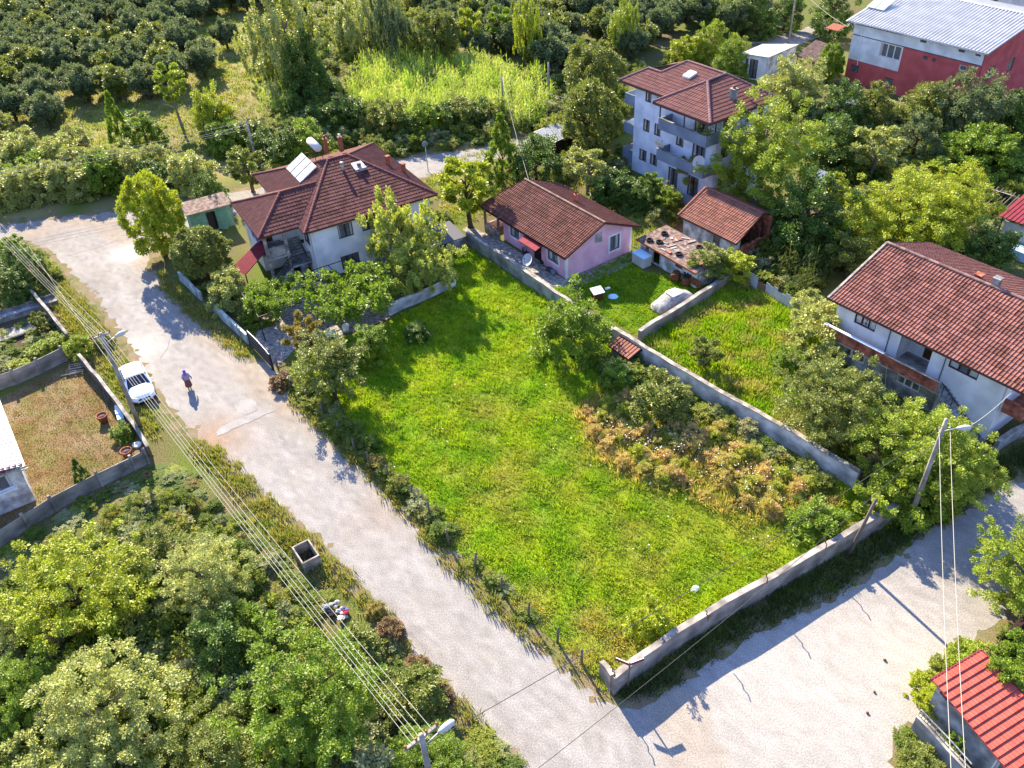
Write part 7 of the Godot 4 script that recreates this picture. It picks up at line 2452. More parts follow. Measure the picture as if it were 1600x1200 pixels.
# ---------------------------------------------------------------- trees and bushes: kind, tint, x, z, width, crown height, trunk height, label, group
func plant_trees() -> void:
	var rows := [
		["dense", "yellow", -31.56, -69.94, 5.99, 8.08, 0.2, "tall yellow green tree at the bend of the street before the green shed", ""],
		["dense", "olive", -26.21, -64.9, 5.07, 4.56, 0.8, "round dark bush tree above the teal wall by the canopy", ""],
		["shrub", "pale", -23.26, -60.48, 3.93, 3.54, 0, "round pale bush behind the gap in the teal walls", ""],
		["shrub", "green", -20.38, -58.35, 3.23, 1.94, 0.1, "rose bush with white blossom at the courtyard wall", ""],
		["feather", "ash", -8.93, -64.13, 6.29, 7.23, 0.4, "tall pale green ash tree before the white house front", ""],
		["feather", "ash", -6.81, -60.71, 5.79, 4.63, 0.7, "spreading green tree above the white courtyard wall", ""],
		["canopy", "green", -12.55, -57.55, 7.64, 1.83, 1.8, "dark vine canopy on the pergola before the white house", ""],
		["canopy", "green", -18.52, -58.36, 5.15, 1.24, 1.8, "dark vine canopy beside the white house stair", ""],
		["loose", "rust", -15.48, -51.97, 3.52, 3.52, 0.9, "rust coloured thinning tree beside the metal gate", ""],
		["fine", "olive", -12.76, -47.34, 5, 4, 1.1, "olive green tree at the upper corner of the plot by the street", ""],
		["full", "green", -10.52, -51.95, 2.98, 2.38, 0.5, "small round tree at the shaded top of the plot", ""],
		["shrub", "dark", -7.15, -54.34, 2.1, 1.47, 0, "small dark shrub in the shade of the plot", ""],
		["shrub", "brown", -16.89, -49.36, 1.88, 1.13, 0, "rusty dry bush at the street end of the metal gate", ""],
		["loose", "yellow", -3.11, -72.32, 6.97, 6.27, 1, "light green spreading tree between white and pink house", ""],
		["shrub", "dark", -5.55, -70.29, 2.36, 2.84, 0, "dark upright shrub at the right corner of the white house", ""],
		["conifer", "green", 0.25, -82.54, 4.57, 6.86, 0.2, "dark pointed conifer by the back street", ""],
		["full", "dark", 3.68, -79.94, 5.64, 5.08, 0.5, "dark leafy tree behind the pink house ridge", ""],
		["dense", "olive", 11.26, -96.62, 7.85, 7.85, 2, "tall tree left of the apartment house, upper crown", ""],
		["dense", "olive", 9.81, -86.99, 7.03, 7.73, 0.6, "tall tree left of the apartment house, lower crown", ""],
		["loose", "pale", 8.62, -78.02, 5.3, 4.77, 0.4, "grey leaved sparse bush tree behind the pink house", ""],
		["shrub", "dark", 11.11, -75.59, 4.97, 3.48, 0, "dark bush behind the right end of the pink house", ""],
		["shrub", "dark", 13.49, -74.32, 3.82, 2.67, 0, "dark bush at the foot of the apartment house", ""],
		["loose", "green", 14.48, -74.98, 2.71, 2.71, 0.6, "young green tree before the apartment house balcony", ""],
		["loose", "green", 15.77, -72.43, 2.77, 2.5, 0.4, "young green tree beside the bare dead tree", ""],
		["giant", "bright", 23.84, -72.15, 10.19, 9.68, 1.5, "large light green tree right of the apartment house", ""],
		["full", "dark", 26.04, -64.56, 7.11, 6.4, 0.3, "large dark shaded tree behind the tiled shed", ""],
		["giant", "yellow", 33.1, -62.47, 8.95, 6.71, 0.6, "big yellow green tree behind the balcony house roof, left one", ""],
		["giant", "yellow", 37.86, -64.29, 6.96, 6.26, 0.8, "big yellow green tree behind the balcony house roof, right one", ""],
		["loose", "olive", 28.3, -59.4, 4.59, 4.13, 0.3, "olive green bush tree left of the balcony house", ""],
		["full", "dark", 39.39, -59.29, 4.8, 3.84, 0.4, "dark tree behind the ridge of the balcony house", ""],
		["shrub", "yellow", 31.33, -73.04, 3.4, 3.06, 0, "bright yellow green shrub under the dark trees", ""],
		["shrub", "pale", 22.5, -49.65, 4.65, 4.18, 0, "pale grey bush at the end of the white sheet fence", ""],
		["shrub", "pale", 23.2, -54.11, 2.97, 2.38, 0, "pale shrub beside the end of the corn", ""],
		["giant", "olive", 20.18, -40.39, 6.78, 5.42, 0.7, "large olive tree behind the long wall by the balcony house", ""],
		["giant", "bright", 23.77, -36.65, 6.34, 5.07, 0.3, "bright walnut tree at the foot of the lamp pole", ""],
		["giant", "bright", 25.21, -35.08, 5.83, 4.66, 0.2, "bright walnut tree between lamp pole and road", ""],
		["loose", "bright", 20.64, -33.4, 3.56, 2.67, 0.3, "young walnut at the end of the corner wall", ""],
		["full", "bright", 23.3, -34.07, 4.5, 3.15, 0, "low bright walnut growth round the foot of the lamp pole", ""],
		["giant", "bright", 25.8, -26.89, 5.22, 4.7, 0.4, "bright tree reaching in at the right edge of the road", ""],
		["shrub", "green", 19.66, -47.9, 2.21, 1.77, 0.1, "small dark bush in the garden strip", ""],
		["loose", "olive", 14.03, -48.33, 3.03, 2.43, 0.3, "thin leaved little tree in the garden strip", ""],
		["full", "green", 4.59, -50.87, 5.24, 5.24, 0.3, "fig bush against the blue grey wall at the plot", ""],
		["shrub", "olive", 10.04, -43.4, 4.31, 3.01, 0, "bramble bush against the long wall below the lean-to", ""],
		["shrub", "green", 7.68, -47.15, 2.73, 1.91, 0, "dark bush below the tiled lean-to", ""],
		["shrub", "yellow", 6.47, -26.03, 2.56, 2.31, 0, "yellow flowering bush near the corner wall", ""],
		["shrub", "green", 17.04, -32.56, 3.32, 1.99, 0, "green mound bush where the meadow meets the wall end", ""],
		["loose", "bright", -38.81, -102.41, 4.89, 5.38, 2.6, "slender light green tree standing alone before the orchard", ""],
		["full", "yellow", -33.05, -97.72, 4.62, 5.54, 0.6, "yellow green tree at the orchard edge above the white house", ""],
		["conifer", "green", -44.11, -96.96, 3.26, 6.51, 0.2, "narrow dark green tree with yellow edge by the orchard", ""],
		["full", "green", -41.22, -96.58, 4.61, 4.15, 0.3, "leafy bush at the foot of the narrow orchard tree", ""],
		["weep", "pale", -26.5, -113.72, 9.71, 12.14, 1, "big silvery willow at the top left of the corn field", ""],
		["weep", "pale", -31.85, -119.1, 5.75, 6.33, 0.4, "small silvery willow left of the big one", ""],
		["full", "dark", -24, -109.57, 5.68, 7.38, 0.6, "dark tree with yellow top beside the corn field", ""],
		["weep", "pale", -20.75, -126.2, 5.83, 7, 0.5, "pale willow between the dark trees at the top", ""],
		["weep", "hazel", -14.31, -122.29, 5.47, 9.84, 0.5, "tall blue green willow at the top of the corn field", ""],
		["weep", "pale", -18.64, -132.82, 4.38, 6.57, 0.4, "thin pale willow beside the tall blue green one", ""],
		["full", "dark", -11.79, -124.85, 4.55, 4.55, 0.4, "dark tree right of the tall willow", ""],
		["dense", "olive", -7.72, -121.72, 7.08, 7.08, 0.5, "round olive tree above the corn field", ""],
		["loose", "yellow", -3.32, -123.99, 5.4, 5.94, 0.8, "yellow green tree next to the round olive one", ""],
		["loose", "green", 1.03, -125.58, 5.46, 5.46, 0.8, "loose green tree at the top middle", ""],
		["weep", "yellow", 4.5, -116.91, 3.91, 7.43, 1.6, "tall thin yellow green poplar at the top middle", ""],
		["weep", "bright", 17.93, -119.45, 4.18, 6.69, 0.8, "tall light green poplar in the hazel orchard", ""],
		["shrub", "yellow", 25.77, -115.4, 5.14, 4.11, 0, "yellow green bush above the apartment house roof", ""],
		["full", "bright", 29.04, -114.97, 4.94, 4.94, 0.2, "bright green bush tree above the apartment house roof", ""],
		["full", "green", 30.54, -109.36, 4.26, 4.26, 0.2, "green bush tree left of the white hut", ""],
		["dense", "green", 41.54, -104.86, 3.64, 4.73, 0.3, "dark round tree before the red hall", ""],
		["fine", "pale", 34.2, -96.92, 7.11, 5.69, 0.4, "pale olive tree below the white hut", ""],
		["full", "dark", 38.19, -90.5, 5.93, 4.74, 0.3, "olive tree before the left corner of the red hall", ""],
		["full", "olive", 41.75, -90.54, 4.66, 4.19, 0.5, "olive tree below the red hall window", ""],
		["broad", "olive", 45.57, -86.53, 5.41, 5.41, 1, "tall olive tree before the middle of the red hall", ""],
		["fine", "hazel", 49.34, -84.26, 7.4, 6.66, 1, "large rounded dark tree at the right end of the red hall", ""],
		["full", "dark", 53.95, -83.74, 5.57, 5.57, 0.4, "dark tree at the right edge below the red hall", ""],
		["full", "dark", 33.78, -81.08, 5.97, 4.78, 0.3, "dark tree between the large bright tree and the olive trees", ""],
		["loose", "pale", 37.18, -78.19, 6.05, 5.45, 0.3, "greyish loose tree in the middle of the right hand thicket", ""],
		["full", "hazel", 42.28, -80.81, 5.44, 4.36, 0.4, "olive tree in the middle of the right hand thicket", ""],
		["full", "green", 47.43, -77.62, 7.04, 4.93, 0.2, "green tree above the broken greenhouse", ""],
		["shrub", "bright", 44.44, -78.18, 7.02, 2.81, 0, "bright vine cover above the yellow green trees", ""],
		["shrub", "green", 50.47, -76.48, 5.03, 2.51, 0, "low green vine cover at the right edge", ""],
		["full", "dark", 48.2, -124.2, 5.78, 5.78, 0.4, "dark tree beside the farm lane left of the red hall", ""],
		["full", "dark", 42.36, -126.95, 5.53, 4.98, 0.4, "dark tree behind the tall pale pole", ""],
		["full", "dark", 37.68, -126.06, 6.04, 5.44, 0.3, "dark tree at the top left of the farm lane", ""],
		["loose", "bright", 68.16, -128.73, 4.12, 3.3, 0.3, "bright tree behind the white ribbed roof", ""],
		["full", "bright", 34.03, -129.78, 4.7, 4.23, 0.3, "light tree in the hazel orchard by the lane", ""],
		["conifer", "dark", -28.04, -39.83, 1.4, 2.37, 0, "small dark conifer beside the near concrete fence", ""],
		["giant", "yellow", -23.36, -28.3, 7.12, 5.34, 0.8, "wide yellow green tree at the lower left", ""],
		["giant", "pale", -17.08, -29.53, 4.63, 4.17, 0.5, "pale leaved tree in the lower left thicket", ""],
		["fine", "olive", -20.17, -31.58, 3.93, 3.15, 0.5, "olive tree behind the wide yellow green one", ""],
		["giant", "green", -10.04, -21.16, 6.47, 5.5, 1, "large green tree at the bottom below the lines", ""],
		["giant", "pale", -19.29, -21.13, 6.21, 5.28, 0.8, "pale tipped tree at the bottom left", ""],
		["giant", "green", -24.51, -23.2, 3.98, 3.58, 0.6, "green tree at the left bottom edge", ""],
		["full", "dark", -15.2, -25.54, 4.19, 3.35, 0.3, "dark bush tree in the lower left hollow", ""],
		["giant", "olive", -14.26, -19.57, 4.83, 3.87, 0.5, "olive tree at the bottom edge", ""],
		["fine", "pale", -26.82, -27.6, 3.02, 2.72, 0.4, "pale tree at the left edge", ""],
		["shrub", "green", -13.85, -26.19, 3.61, 2.89, 0, "green bush in the lower left thicket", ""],
		["giant", "green", -4.94, -19.08, 3.72, 2.6, 0.2, "green bush tree round the foot of the bottom pole", ""],
		["shrub", "olive", -5.79, -22.95, 3.41, 2.39, 0, "olive bush by the street above the bottom pole", ""],
		["shrub", "olive", -8.6, -25.75, 2.95, 2.06, 0, "olive bush by the street below the rubbish heap", ""],
		["shrub", "brown", -7.12, -26.97, 1.55, 1.09, 0, "reddish dry bush on the street edge", ""],
		["shrub", "brown", -5.49, -24.79, 1.43, 1, 0, "second reddish dry bush on the street edge below the rubbish heap", ""],
		["shrub", "brown", -4.32, -23.21, 1.14, 0.68, 0, "lowest reddish dry bush on the street edge", ""],
		["shrub", "rust", -8.13, -28.55, 1.18, 0.83, 0, "rusty little bush on the street edge beside the rubbish heap", ""],
		["shrub", "bright", -37.06, -54.98, 2.01, 1.21, 0, "bright bean plants in the middle of the kitchen garden", ""],
		["shrub", "yellow", -37.83, -53.11, 1.97, 0.99, 0, "yellow green squash plants by the concrete fence", ""],
		["shrub", "bright", -35.84, -55.73, 2.03, 1.22, 0, "bright plants before the end of the kitchen garden", ""],
		["shrub", "yellow", 19.15, -21.92, 1.84, 1.29, 0, "yellowish vine at the upper left corner of the red roof", ""],
		["shrub", "green", 22.11, -21.04, 2.34, 2.11, 1.4, "vine over the right edge of the red roof", ""],
		["shrub", "green", 24.05, -23.24, 2.05, 1.64, 0.8, "vine behind the red roof at the right edge", ""],
		["shrub", "yellow", 18.95, -21, 1.38, 0.96, 0.6, "yellowish vine under the left edge of the red roof", ""],
		["shrub", "green", 19.55, -19.35, 1.22, 1.1, 0.3, "dark vine hanging below the red roof", ""],
		["shrub", "olive", 17.34, -18.41, 2, 1.2, 0, "grassy bush before the light grey wall", ""],
		["shrub", "bright", 21.78, -23.36, 2.2, 1.32, 0.2, "bright vine at the top of the red roof", ""],
		["full", "dark", -42.62, -65.93, 3.93, 3.54, 0.3, "dark tree by the dark gate at the left edge", ""],
		["full", "dark", -42.19, -63.27, 3.29, 2.63, 0.4, "dark tree in the shade of the kitchen garden", ""],
		["loose", "green", -45.62, -70.74, 2.97, 2.37, 0.3, "leafy shrub at the street bend on the left edge", ""],
		["loose", "olive", -38.49, -58.61, 1.57, 1.57, 0.2, "thin climbing plant by the cold frame", ""],
		["shrub", "bright", -33.94, -54.73, 2.2, 1.76, 0, "bright bush at the end of the kitchen garden", ""],
		["shrub", "olive", -32.36, -55.91, 1.83, 1.1, 0, "small shrub behind the lamp pole", ""],
		["shrub", "green", -27.02, -44.35, 1.59, 1.11, 0, "green shrub by the white chest", ""],
		["loose", "pale", 18.8, -76.93, 4.13, 4.13, 0.2, "leafy sprawl at the foot of the dead tree", ""],
		["shrub", "yellow", 19.17, -60.61, 3.51, 2.11, 0.6, "vine bush over the end of the tyre shed roof", ""],
		["shrub", "olive", 16.96, -60.44, 3.49, 1.75, 1.2, "faded vine lying on the tyre shed roof", ""],
		["shrub", "dark", -36.51, -84.56, 4.05, 3.24, 0, "dark bush in the roadside hedge by the yellow green tree", ""],
		["shrub", "pale", -43.04, -89.28, 3.5, 4.2, 0, "silvery bush standing up in the roadside hedge", ""],
		["shrub", "pale", -38.28, -88.78, 3.64, 3.64, 0, "silvery bush right of the tall hedge bush", ""],
		["shrub", "pale", -49.33, -96.87, 3.29, 3.29, 0, "silvery bush at the corner of the orchard", ""],
		["shrub", "pale", -32.48, -84.59, 5.11, 4.6, 0, "pale topped bush behind the yellow green tree", ""],
		["loose", "olive", -26.02, -82.84, 5.54, 4.99, 0.2, "yellowish loose bush left of the solar panels", ""],
		["full", "dark", -23.08, -90.15, 3.53, 3.53, 0.2, "dark bush behind the solar panels", ""],
		["full", "dark", -29.12, -79.09, 3.2, 3.52, 0.2, "dark tree between the green shed and the porch roof", ""],
	]
	for r in rows:
		plant(r[0], r[1], r[2], r[3], r[4], r[5], r[6], r[7], "bush" if r[0] == "shrub" else "tree", r[8])
	bare_tree(Vector3(19.02, 0, -78.28))
	# hedge along the back street and bushes between road and field
	var hedge := [[Vector2(-60.66, -102.36), Vector2(-54.22, -93.89), Vector2(-49.82, -92.07), Vector2(-50.51, -87.48), Vector2(-52.75, -86.18), Vector2(-46.92, -85.44), Vector2(-44.15, -85.4), Vector2(-41.75, -86.04), Vector2(-46.3, -89.39), Vector2(-40.17, -86.96), Vector2(-56.14, -91.53), Vector2(-41.83, -91), Vector2(-51.86, -83.31), Vector2(-49.33, -83.75), Vector2(-46.79, -84.19), Vector2(-44.16, -84.48), Vector2(-41.74, -84.79)], [Vector2(-20.88, -98.64), Vector2(-18.54, -98.3), Vector2(-16.7, -99.03), Vector2(-14.27, -97.68), Vector2(-12.24, -96.02), Vector2(-9.93, -95.11), Vector2(-8.23, -95.45), Vector2(-6.24, -96.52), Vector2(-4.36, -97.23), Vector2(-2.46, -98.55), Vector2(-0.41, -97.64), Vector2(-22.32, -95.54)], [Vector2(-25.93, -90.95), Vector2(-24.07, -88.64), Vector2(-22.68, -89.64), Vector2(-21.42, -90.69), Vector2(-30.44, -93.34), Vector2(-32.25, -96.38), Vector2(-33.36, -99.45), Vector2(-28.37, -95.83)]]
	for g in hedge.size():
		var line: Array = hedge[g]
		line.sort_custom(func(a, b): return a.x < b.x)
		for at in line.size():
			var p: Vector2 = line[at]
			var d := rng.randf_range(3.6, 5.0)
			plant("shrub", ["pale", "pale", "green", "pale"][rng.randi() % 4] if g == 0 else ["dark", "green", "dark", "olive"][rng.randi() % 4], p.x, p.y, d, d * rng.randf_range(0.7, 1.0), 0.0,
				ORDER[at] + [" bush from the left in the hedge left along the back street", " bush from the left in the hedge below the corn field", " bush from the left in the row behind the white house"][g], "bush", ["left hedge of the back street", "hedge below the corn field", "bushes behind the white house"][g])
	# hazel orchards: bushes in rough rows
	var n := 0
	for q in [[[Vector2(-108.95, -192.15), Vector2(-58.21, -180.6), Vector2(-48.35, -155.79), Vector2(-49.3, -142.87), Vector2(-45.93, -133.98), Vector2(-42.46, -131.8), Vector2(-39.66, -118.6), Vector2(-41.04, -113.8), Vector2(-46.13, -112.2), Vector2(-52.87, -112.07), Vector2(-50.83, -104.02), Vector2(-53.8, -103.41), Vector2(-55.45, -99.64), Vector2(-64.9, -99.99)], "hazel bush of the large orchard at the upper left"], [[Vector2(-56.87, -180.29), Vector2(-45.03, -177.6), Vector2(-37.97, -153.68), Vector2(-39.42, -150.07), Vector2(-47.33, -151.64)], "hazel bush of the large orchard at the upper left"],
			[[Vector2(-41.96, -135.81), Vector2(-34.53, -138.39), Vector2(-32.48, -130.03), Vector2(-38.94, -129.06)], "hazel bush of the large orchard at the upper left"],
			[[Vector2(-14.9, -170.74), Vector2(46.14, -156.84), Vector2(43.97, -140.74), Vector2(35.13, -125.37), Vector2(29.78, -126.37), Vector2(19.87, -116.53), Vector2(11.79, -123.61), Vector2(6.9, -106.2), Vector2(4.93, -115.1), Vector2(-2.87, -120.47), Vector2(-4.74, -126.58), Vector2(-12.38, -146.57)], "hazel bush of the orchard above the apartment house"]]:
		var poly := PackedVector2Array(q[0])
		var lo: Vector2 = poly[0]
		var hi: Vector2 = poly[0]
		for v in poly:
			lo = lo.min(v)
			hi = hi.max(v)
		var row := 0
		var y := lo.y
		while y < hi.y:
			var x := lo.x + (2.45 if row % 2 else 0.0)
			while x < hi.x:
				var p := Vector2(x, y) + Vector2(rng.randf_range(-1.0, 1.0), rng.randf_range(-1.0, 1.0))
				if inside(p, poly) and n < 300 and rng.randf() < 0.95:
					var d := rng.randf_range(5.0, 6.4)
					plant("hazel", "hazel" if rng.randf() < 0.75 else "olive", p.x, p.y, d, d * rng.randf_range(0.72, 0.95), 0.0, q[1], "bush", q[1].replace("hazel bush", "hazel bushes"))
					n += 1
				x += 4.9
			y += 4.4
			row += 1


const ORDER := ["first", "second", "third", "fourth", "fifth", "sixth", "seventh", "eighth", "ninth", "tenth", "eleventh", "twelfth", "thirteenth", "fourteenth", "fifteenth", "sixteenth", "seventeenth", "eighteenth"]


func bare_tree(at: Vector3) -> void:
	var o := thing("bare_tree", "bare grey dead tree before the lower balcony of the apartment house", "tree", at)
	var st := fresh(true)
	tube(st, [Vector3.ZERO, UPV * 0.8, UPV * 1.4], [0.12, 0.09, 0.07], 7)
	obj("trunk", st, M.pale_bark, o)
	var r := RandomNumberGenerator.new()
	r.seed = 9
	var bs := fresh(true)
	for k in 26:
		var a := k * 2.4
		var s := UPV * r.randf_range(0.6, 1.4)
		var d := Vector3(cos(a) * 0.55, 1.0, sin(a) * 0.55).normalized()
		var e := s + d * r.randf_range(1.6, 3.0)
		tube(bs, [s, s.lerp(e, 0.5) + any_way(r) * 0.12, e], [0.04, 0.025, 0.010], 5)
		for q in 3:
			var m := s.lerp(e, r.randf_range(0.4, 0.9))
			tube(bs, [m, m + (d + any_way(r) * 0.7).normalized() * 0.7], [0.016, 0.006], 4)
	many("branches", bs, M.pale_bark, o)


func clear_of(places: PackedVector2Array, gaps := false) -> PackedVector2Array:   # nothing grows on the container, the rubbish or the car
	var out := PackedVector2Array()
	for p in places:
		if gaps and n2(p, 2.6, 300.0) < -0.10:
			continue
		if p.distance_to(Vector2(-12.39, -32.38)) > 1.15 and p.distance_to(Vector2(-10.18, -28.5)) > 0.85 and p.distance_to(Vector2(-11.64, -31.08)) > 0.4 and p.distance_to(Vector2(4.88, -23.13)) > 0.8:
			out.append(p)
	return out


func grow_ground_cover() -> void:
	var grass := tuft(1, 9, 0.17, 0.045, 1.3, 0.24)
	var rough := tuft(2, 10, 0.34, 0.045, 1.1, 0.28)
	var low := tuft(3, 8, 0.07, 0.035, 1.5, 0.22)
	var field_size := func(p): return Vector3.ONE * (0.55 + 0.55 * clampf(0.5 + n2(p, 4.0) * 1.4, 0.0, 1.0) + rng.randf() * 0.3)
	var field_tint := func(p):
		var c := mixc(Color(0.21, 0.395, 0.010), Color(0.385, 0.505, 0.014), 0.5 + n2(p, 2.2, 21.0) * 0.9 + n2(p, 9.0, 61.0) * 0.8 + rng.randf_range(-0.2, 0.2))
		return mixc(c, Color(0.52, 0.37, 0.12), dryness(p) * rng.randf_range(0.5, 1.3))
	scatter("grass", "bright green meadow grass of the plot", "grass", grass, M.blade, spots(FIELD, 26.0), field_size, field_tint)
	var tall := PackedVector2Array()
	for p in spots(FIELD, 7.0):
		if n2(p, 5.0, 77.0) > 0.1 or dryness(p) > 0.45:
			tall.append(p)
	scatter("tall_grass", "taller clumps of grass and straw in the plot", "grass", rough, M.blade, tall, field_size, field_tint)
	var lush := func(p): return mixc(Color(0.18, 0.36, 0.006), Color(0.33, 0.47, 0.008), 0.5 + n2(p, 3.0) * 1.4 + rng.randf_range(-0.2, 0.2))
	scatter("lawn_grass", "lawn grass of the pink house garden", "grass", grass, M.blade, spots(YARD, 26.0), field_size, lush)
	var strip_tint := func(p): return mixc(mixc(Color(0.20, 0.36, 0.008), Color(0.40, 0.48, 0.02), 0.5 + n2(p, 4.0) * 1.4 + rng.randf_range(-0.25, 0.25)), Color(0.48, 0.38, 0.13), clampf(n2(p, 3.2, 140.0) * 2.4 - 0.05, 0.0, 0.85))
	var high := func(p): return Vector3.ONE * (0.8 + 0.9 * clampf(0.5 + n2(p, 5.0) * 1.6, 0.0, 1.0) + rng.randf() * 0.3)
	scatter("garden_grass", "lush tall grass of the garden strip", "grass", rough, M.blade, spots(STRIP, 26.0), high, strip_tint)
	var dry := func(_p): return mixc(Color(0.27, 0.17, 0.075), Color(0.22, 0.21, 0.05), rng.randf())
	var small := func(_p): return Vector3.ONE * rng.randf_range(0.7, 1.4)
	scatter("dry_grass", "short dried grass on the brown lawn", "grass", low, M.blade, spots(DRY, 16.0), small, dry)
	# verges of the street
	var verge := [[Vector2(-15.25, -37.34), Vector2(-17.92, -40.42), Vector2(-19.95, -42.75), Vector2(-21.75, -43.87), Vector2(-22.39, -42.95), Vector2(-19.99, -40.28), Vector2(-17.23, -37.22), Vector2(-14.61, -33.9), Vector2(-12.83, -32.32), Vector2(-12.72, -34.01)], [Vector2(-39.61, -66.32), Vector2(-35.66, -61.73), Vector2(-32.89, -57.64), Vector2(-29.56, -53), Vector2(-28.02, -50.47), Vector2(-26.11, -47.32), Vector2(-24.54, -45.1), Vector2(-24.82, -43.79), Vector2(-27.53, -47.44), Vector2(-30.77, -51.5), Vector2(-33.94, -55.52), Vector2(-36.51, -58.92), Vector2(-40.51, -64.27)], [Vector2(-16.39, -48.51), Vector2(-13.56, -45.19), Vector2(-10.42, -41.03), Vector2(-7.62, -37.47), Vector2(-4.66, -33.18), Vector2(-2.06, -29.52), Vector2(0.28, -26.66), Vector2(2.44, -24.43), Vector2(3.7, -22.75), Vector2(2.38, -23.89), Vector2(0.24, -25.88), Vector2(-2.07, -28.45), Vector2(-4.62, -31.74), Vector2(-7.51, -35.94), Vector2(-10.29, -39.81), Vector2(-13.37, -43.82), Vector2(-16.15, -47.17)], [Vector2(-31.38, -67.66), Vector2(-26.93, -61.84), Vector2(-23.74, -57.66), Vector2(-20.24, -53.96), Vector2(-20.29, -52.55), Vector2(-23.56, -55.84), Vector2(-26.95, -59.87), Vector2(-30.38, -64.27)]]
	verge.append([Vector2(-14.41, -34.89), Vector2(-12.5, -34.34), Vector2(-11.19, -32.58), Vector2(-9.96, -31.65), Vector2(-8.69, -29.98), Vector2(-7.22, -28.17), Vector2(-6.13, -26.3), Vector2(-5, -24.9), Vector2(-4.05, -23.75), Vector2(-2.92, -22.64), Vector2(-1.85, -21.08), Vector2(-2.76, -21.14), Vector2(-5.37, -24.37), Vector2(-7.57, -27.38), Vector2(-9.92, -29.84), Vector2(-12.3, -31.35)])
	var vt := func(_p): return mixc(Color(0.19, 0.26, 0.022), Color(0.46, 0.33, 0.12), rng.randf() * 0.8)
	for q in verge.size():
		scatter("verge_grass", ["rough grass and straw along the left side of the street", "grass between the roadside walls and the street", "straw grass at the foot of the plot fence", "dark grass below the teal walls", "straw and weeds along the bramble edge of the street"][q], "grass", rough, M.blade, spots(verge[q], 14.0), small, vt)
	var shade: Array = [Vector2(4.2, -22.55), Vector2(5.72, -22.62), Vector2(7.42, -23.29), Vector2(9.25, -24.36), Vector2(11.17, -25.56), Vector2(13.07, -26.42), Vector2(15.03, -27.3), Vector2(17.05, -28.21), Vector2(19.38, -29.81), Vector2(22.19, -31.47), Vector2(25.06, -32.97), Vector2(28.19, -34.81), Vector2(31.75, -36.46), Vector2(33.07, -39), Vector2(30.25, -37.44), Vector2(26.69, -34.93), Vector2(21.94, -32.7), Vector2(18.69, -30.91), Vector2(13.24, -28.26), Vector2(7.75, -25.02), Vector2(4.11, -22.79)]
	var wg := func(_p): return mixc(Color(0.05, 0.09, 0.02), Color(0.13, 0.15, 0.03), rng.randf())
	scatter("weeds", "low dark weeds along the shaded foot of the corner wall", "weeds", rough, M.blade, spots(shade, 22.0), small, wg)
	# brambles and undergrowth
	var near_fence := [Vector2(-32.25, -34.09), Vector2(-30.25, -36.27), Vector2(-29.14, -37.68), Vector2(-26.91, -39.65), Vector2(-25.17, -41), Vector2(-23.63, -42.73)]
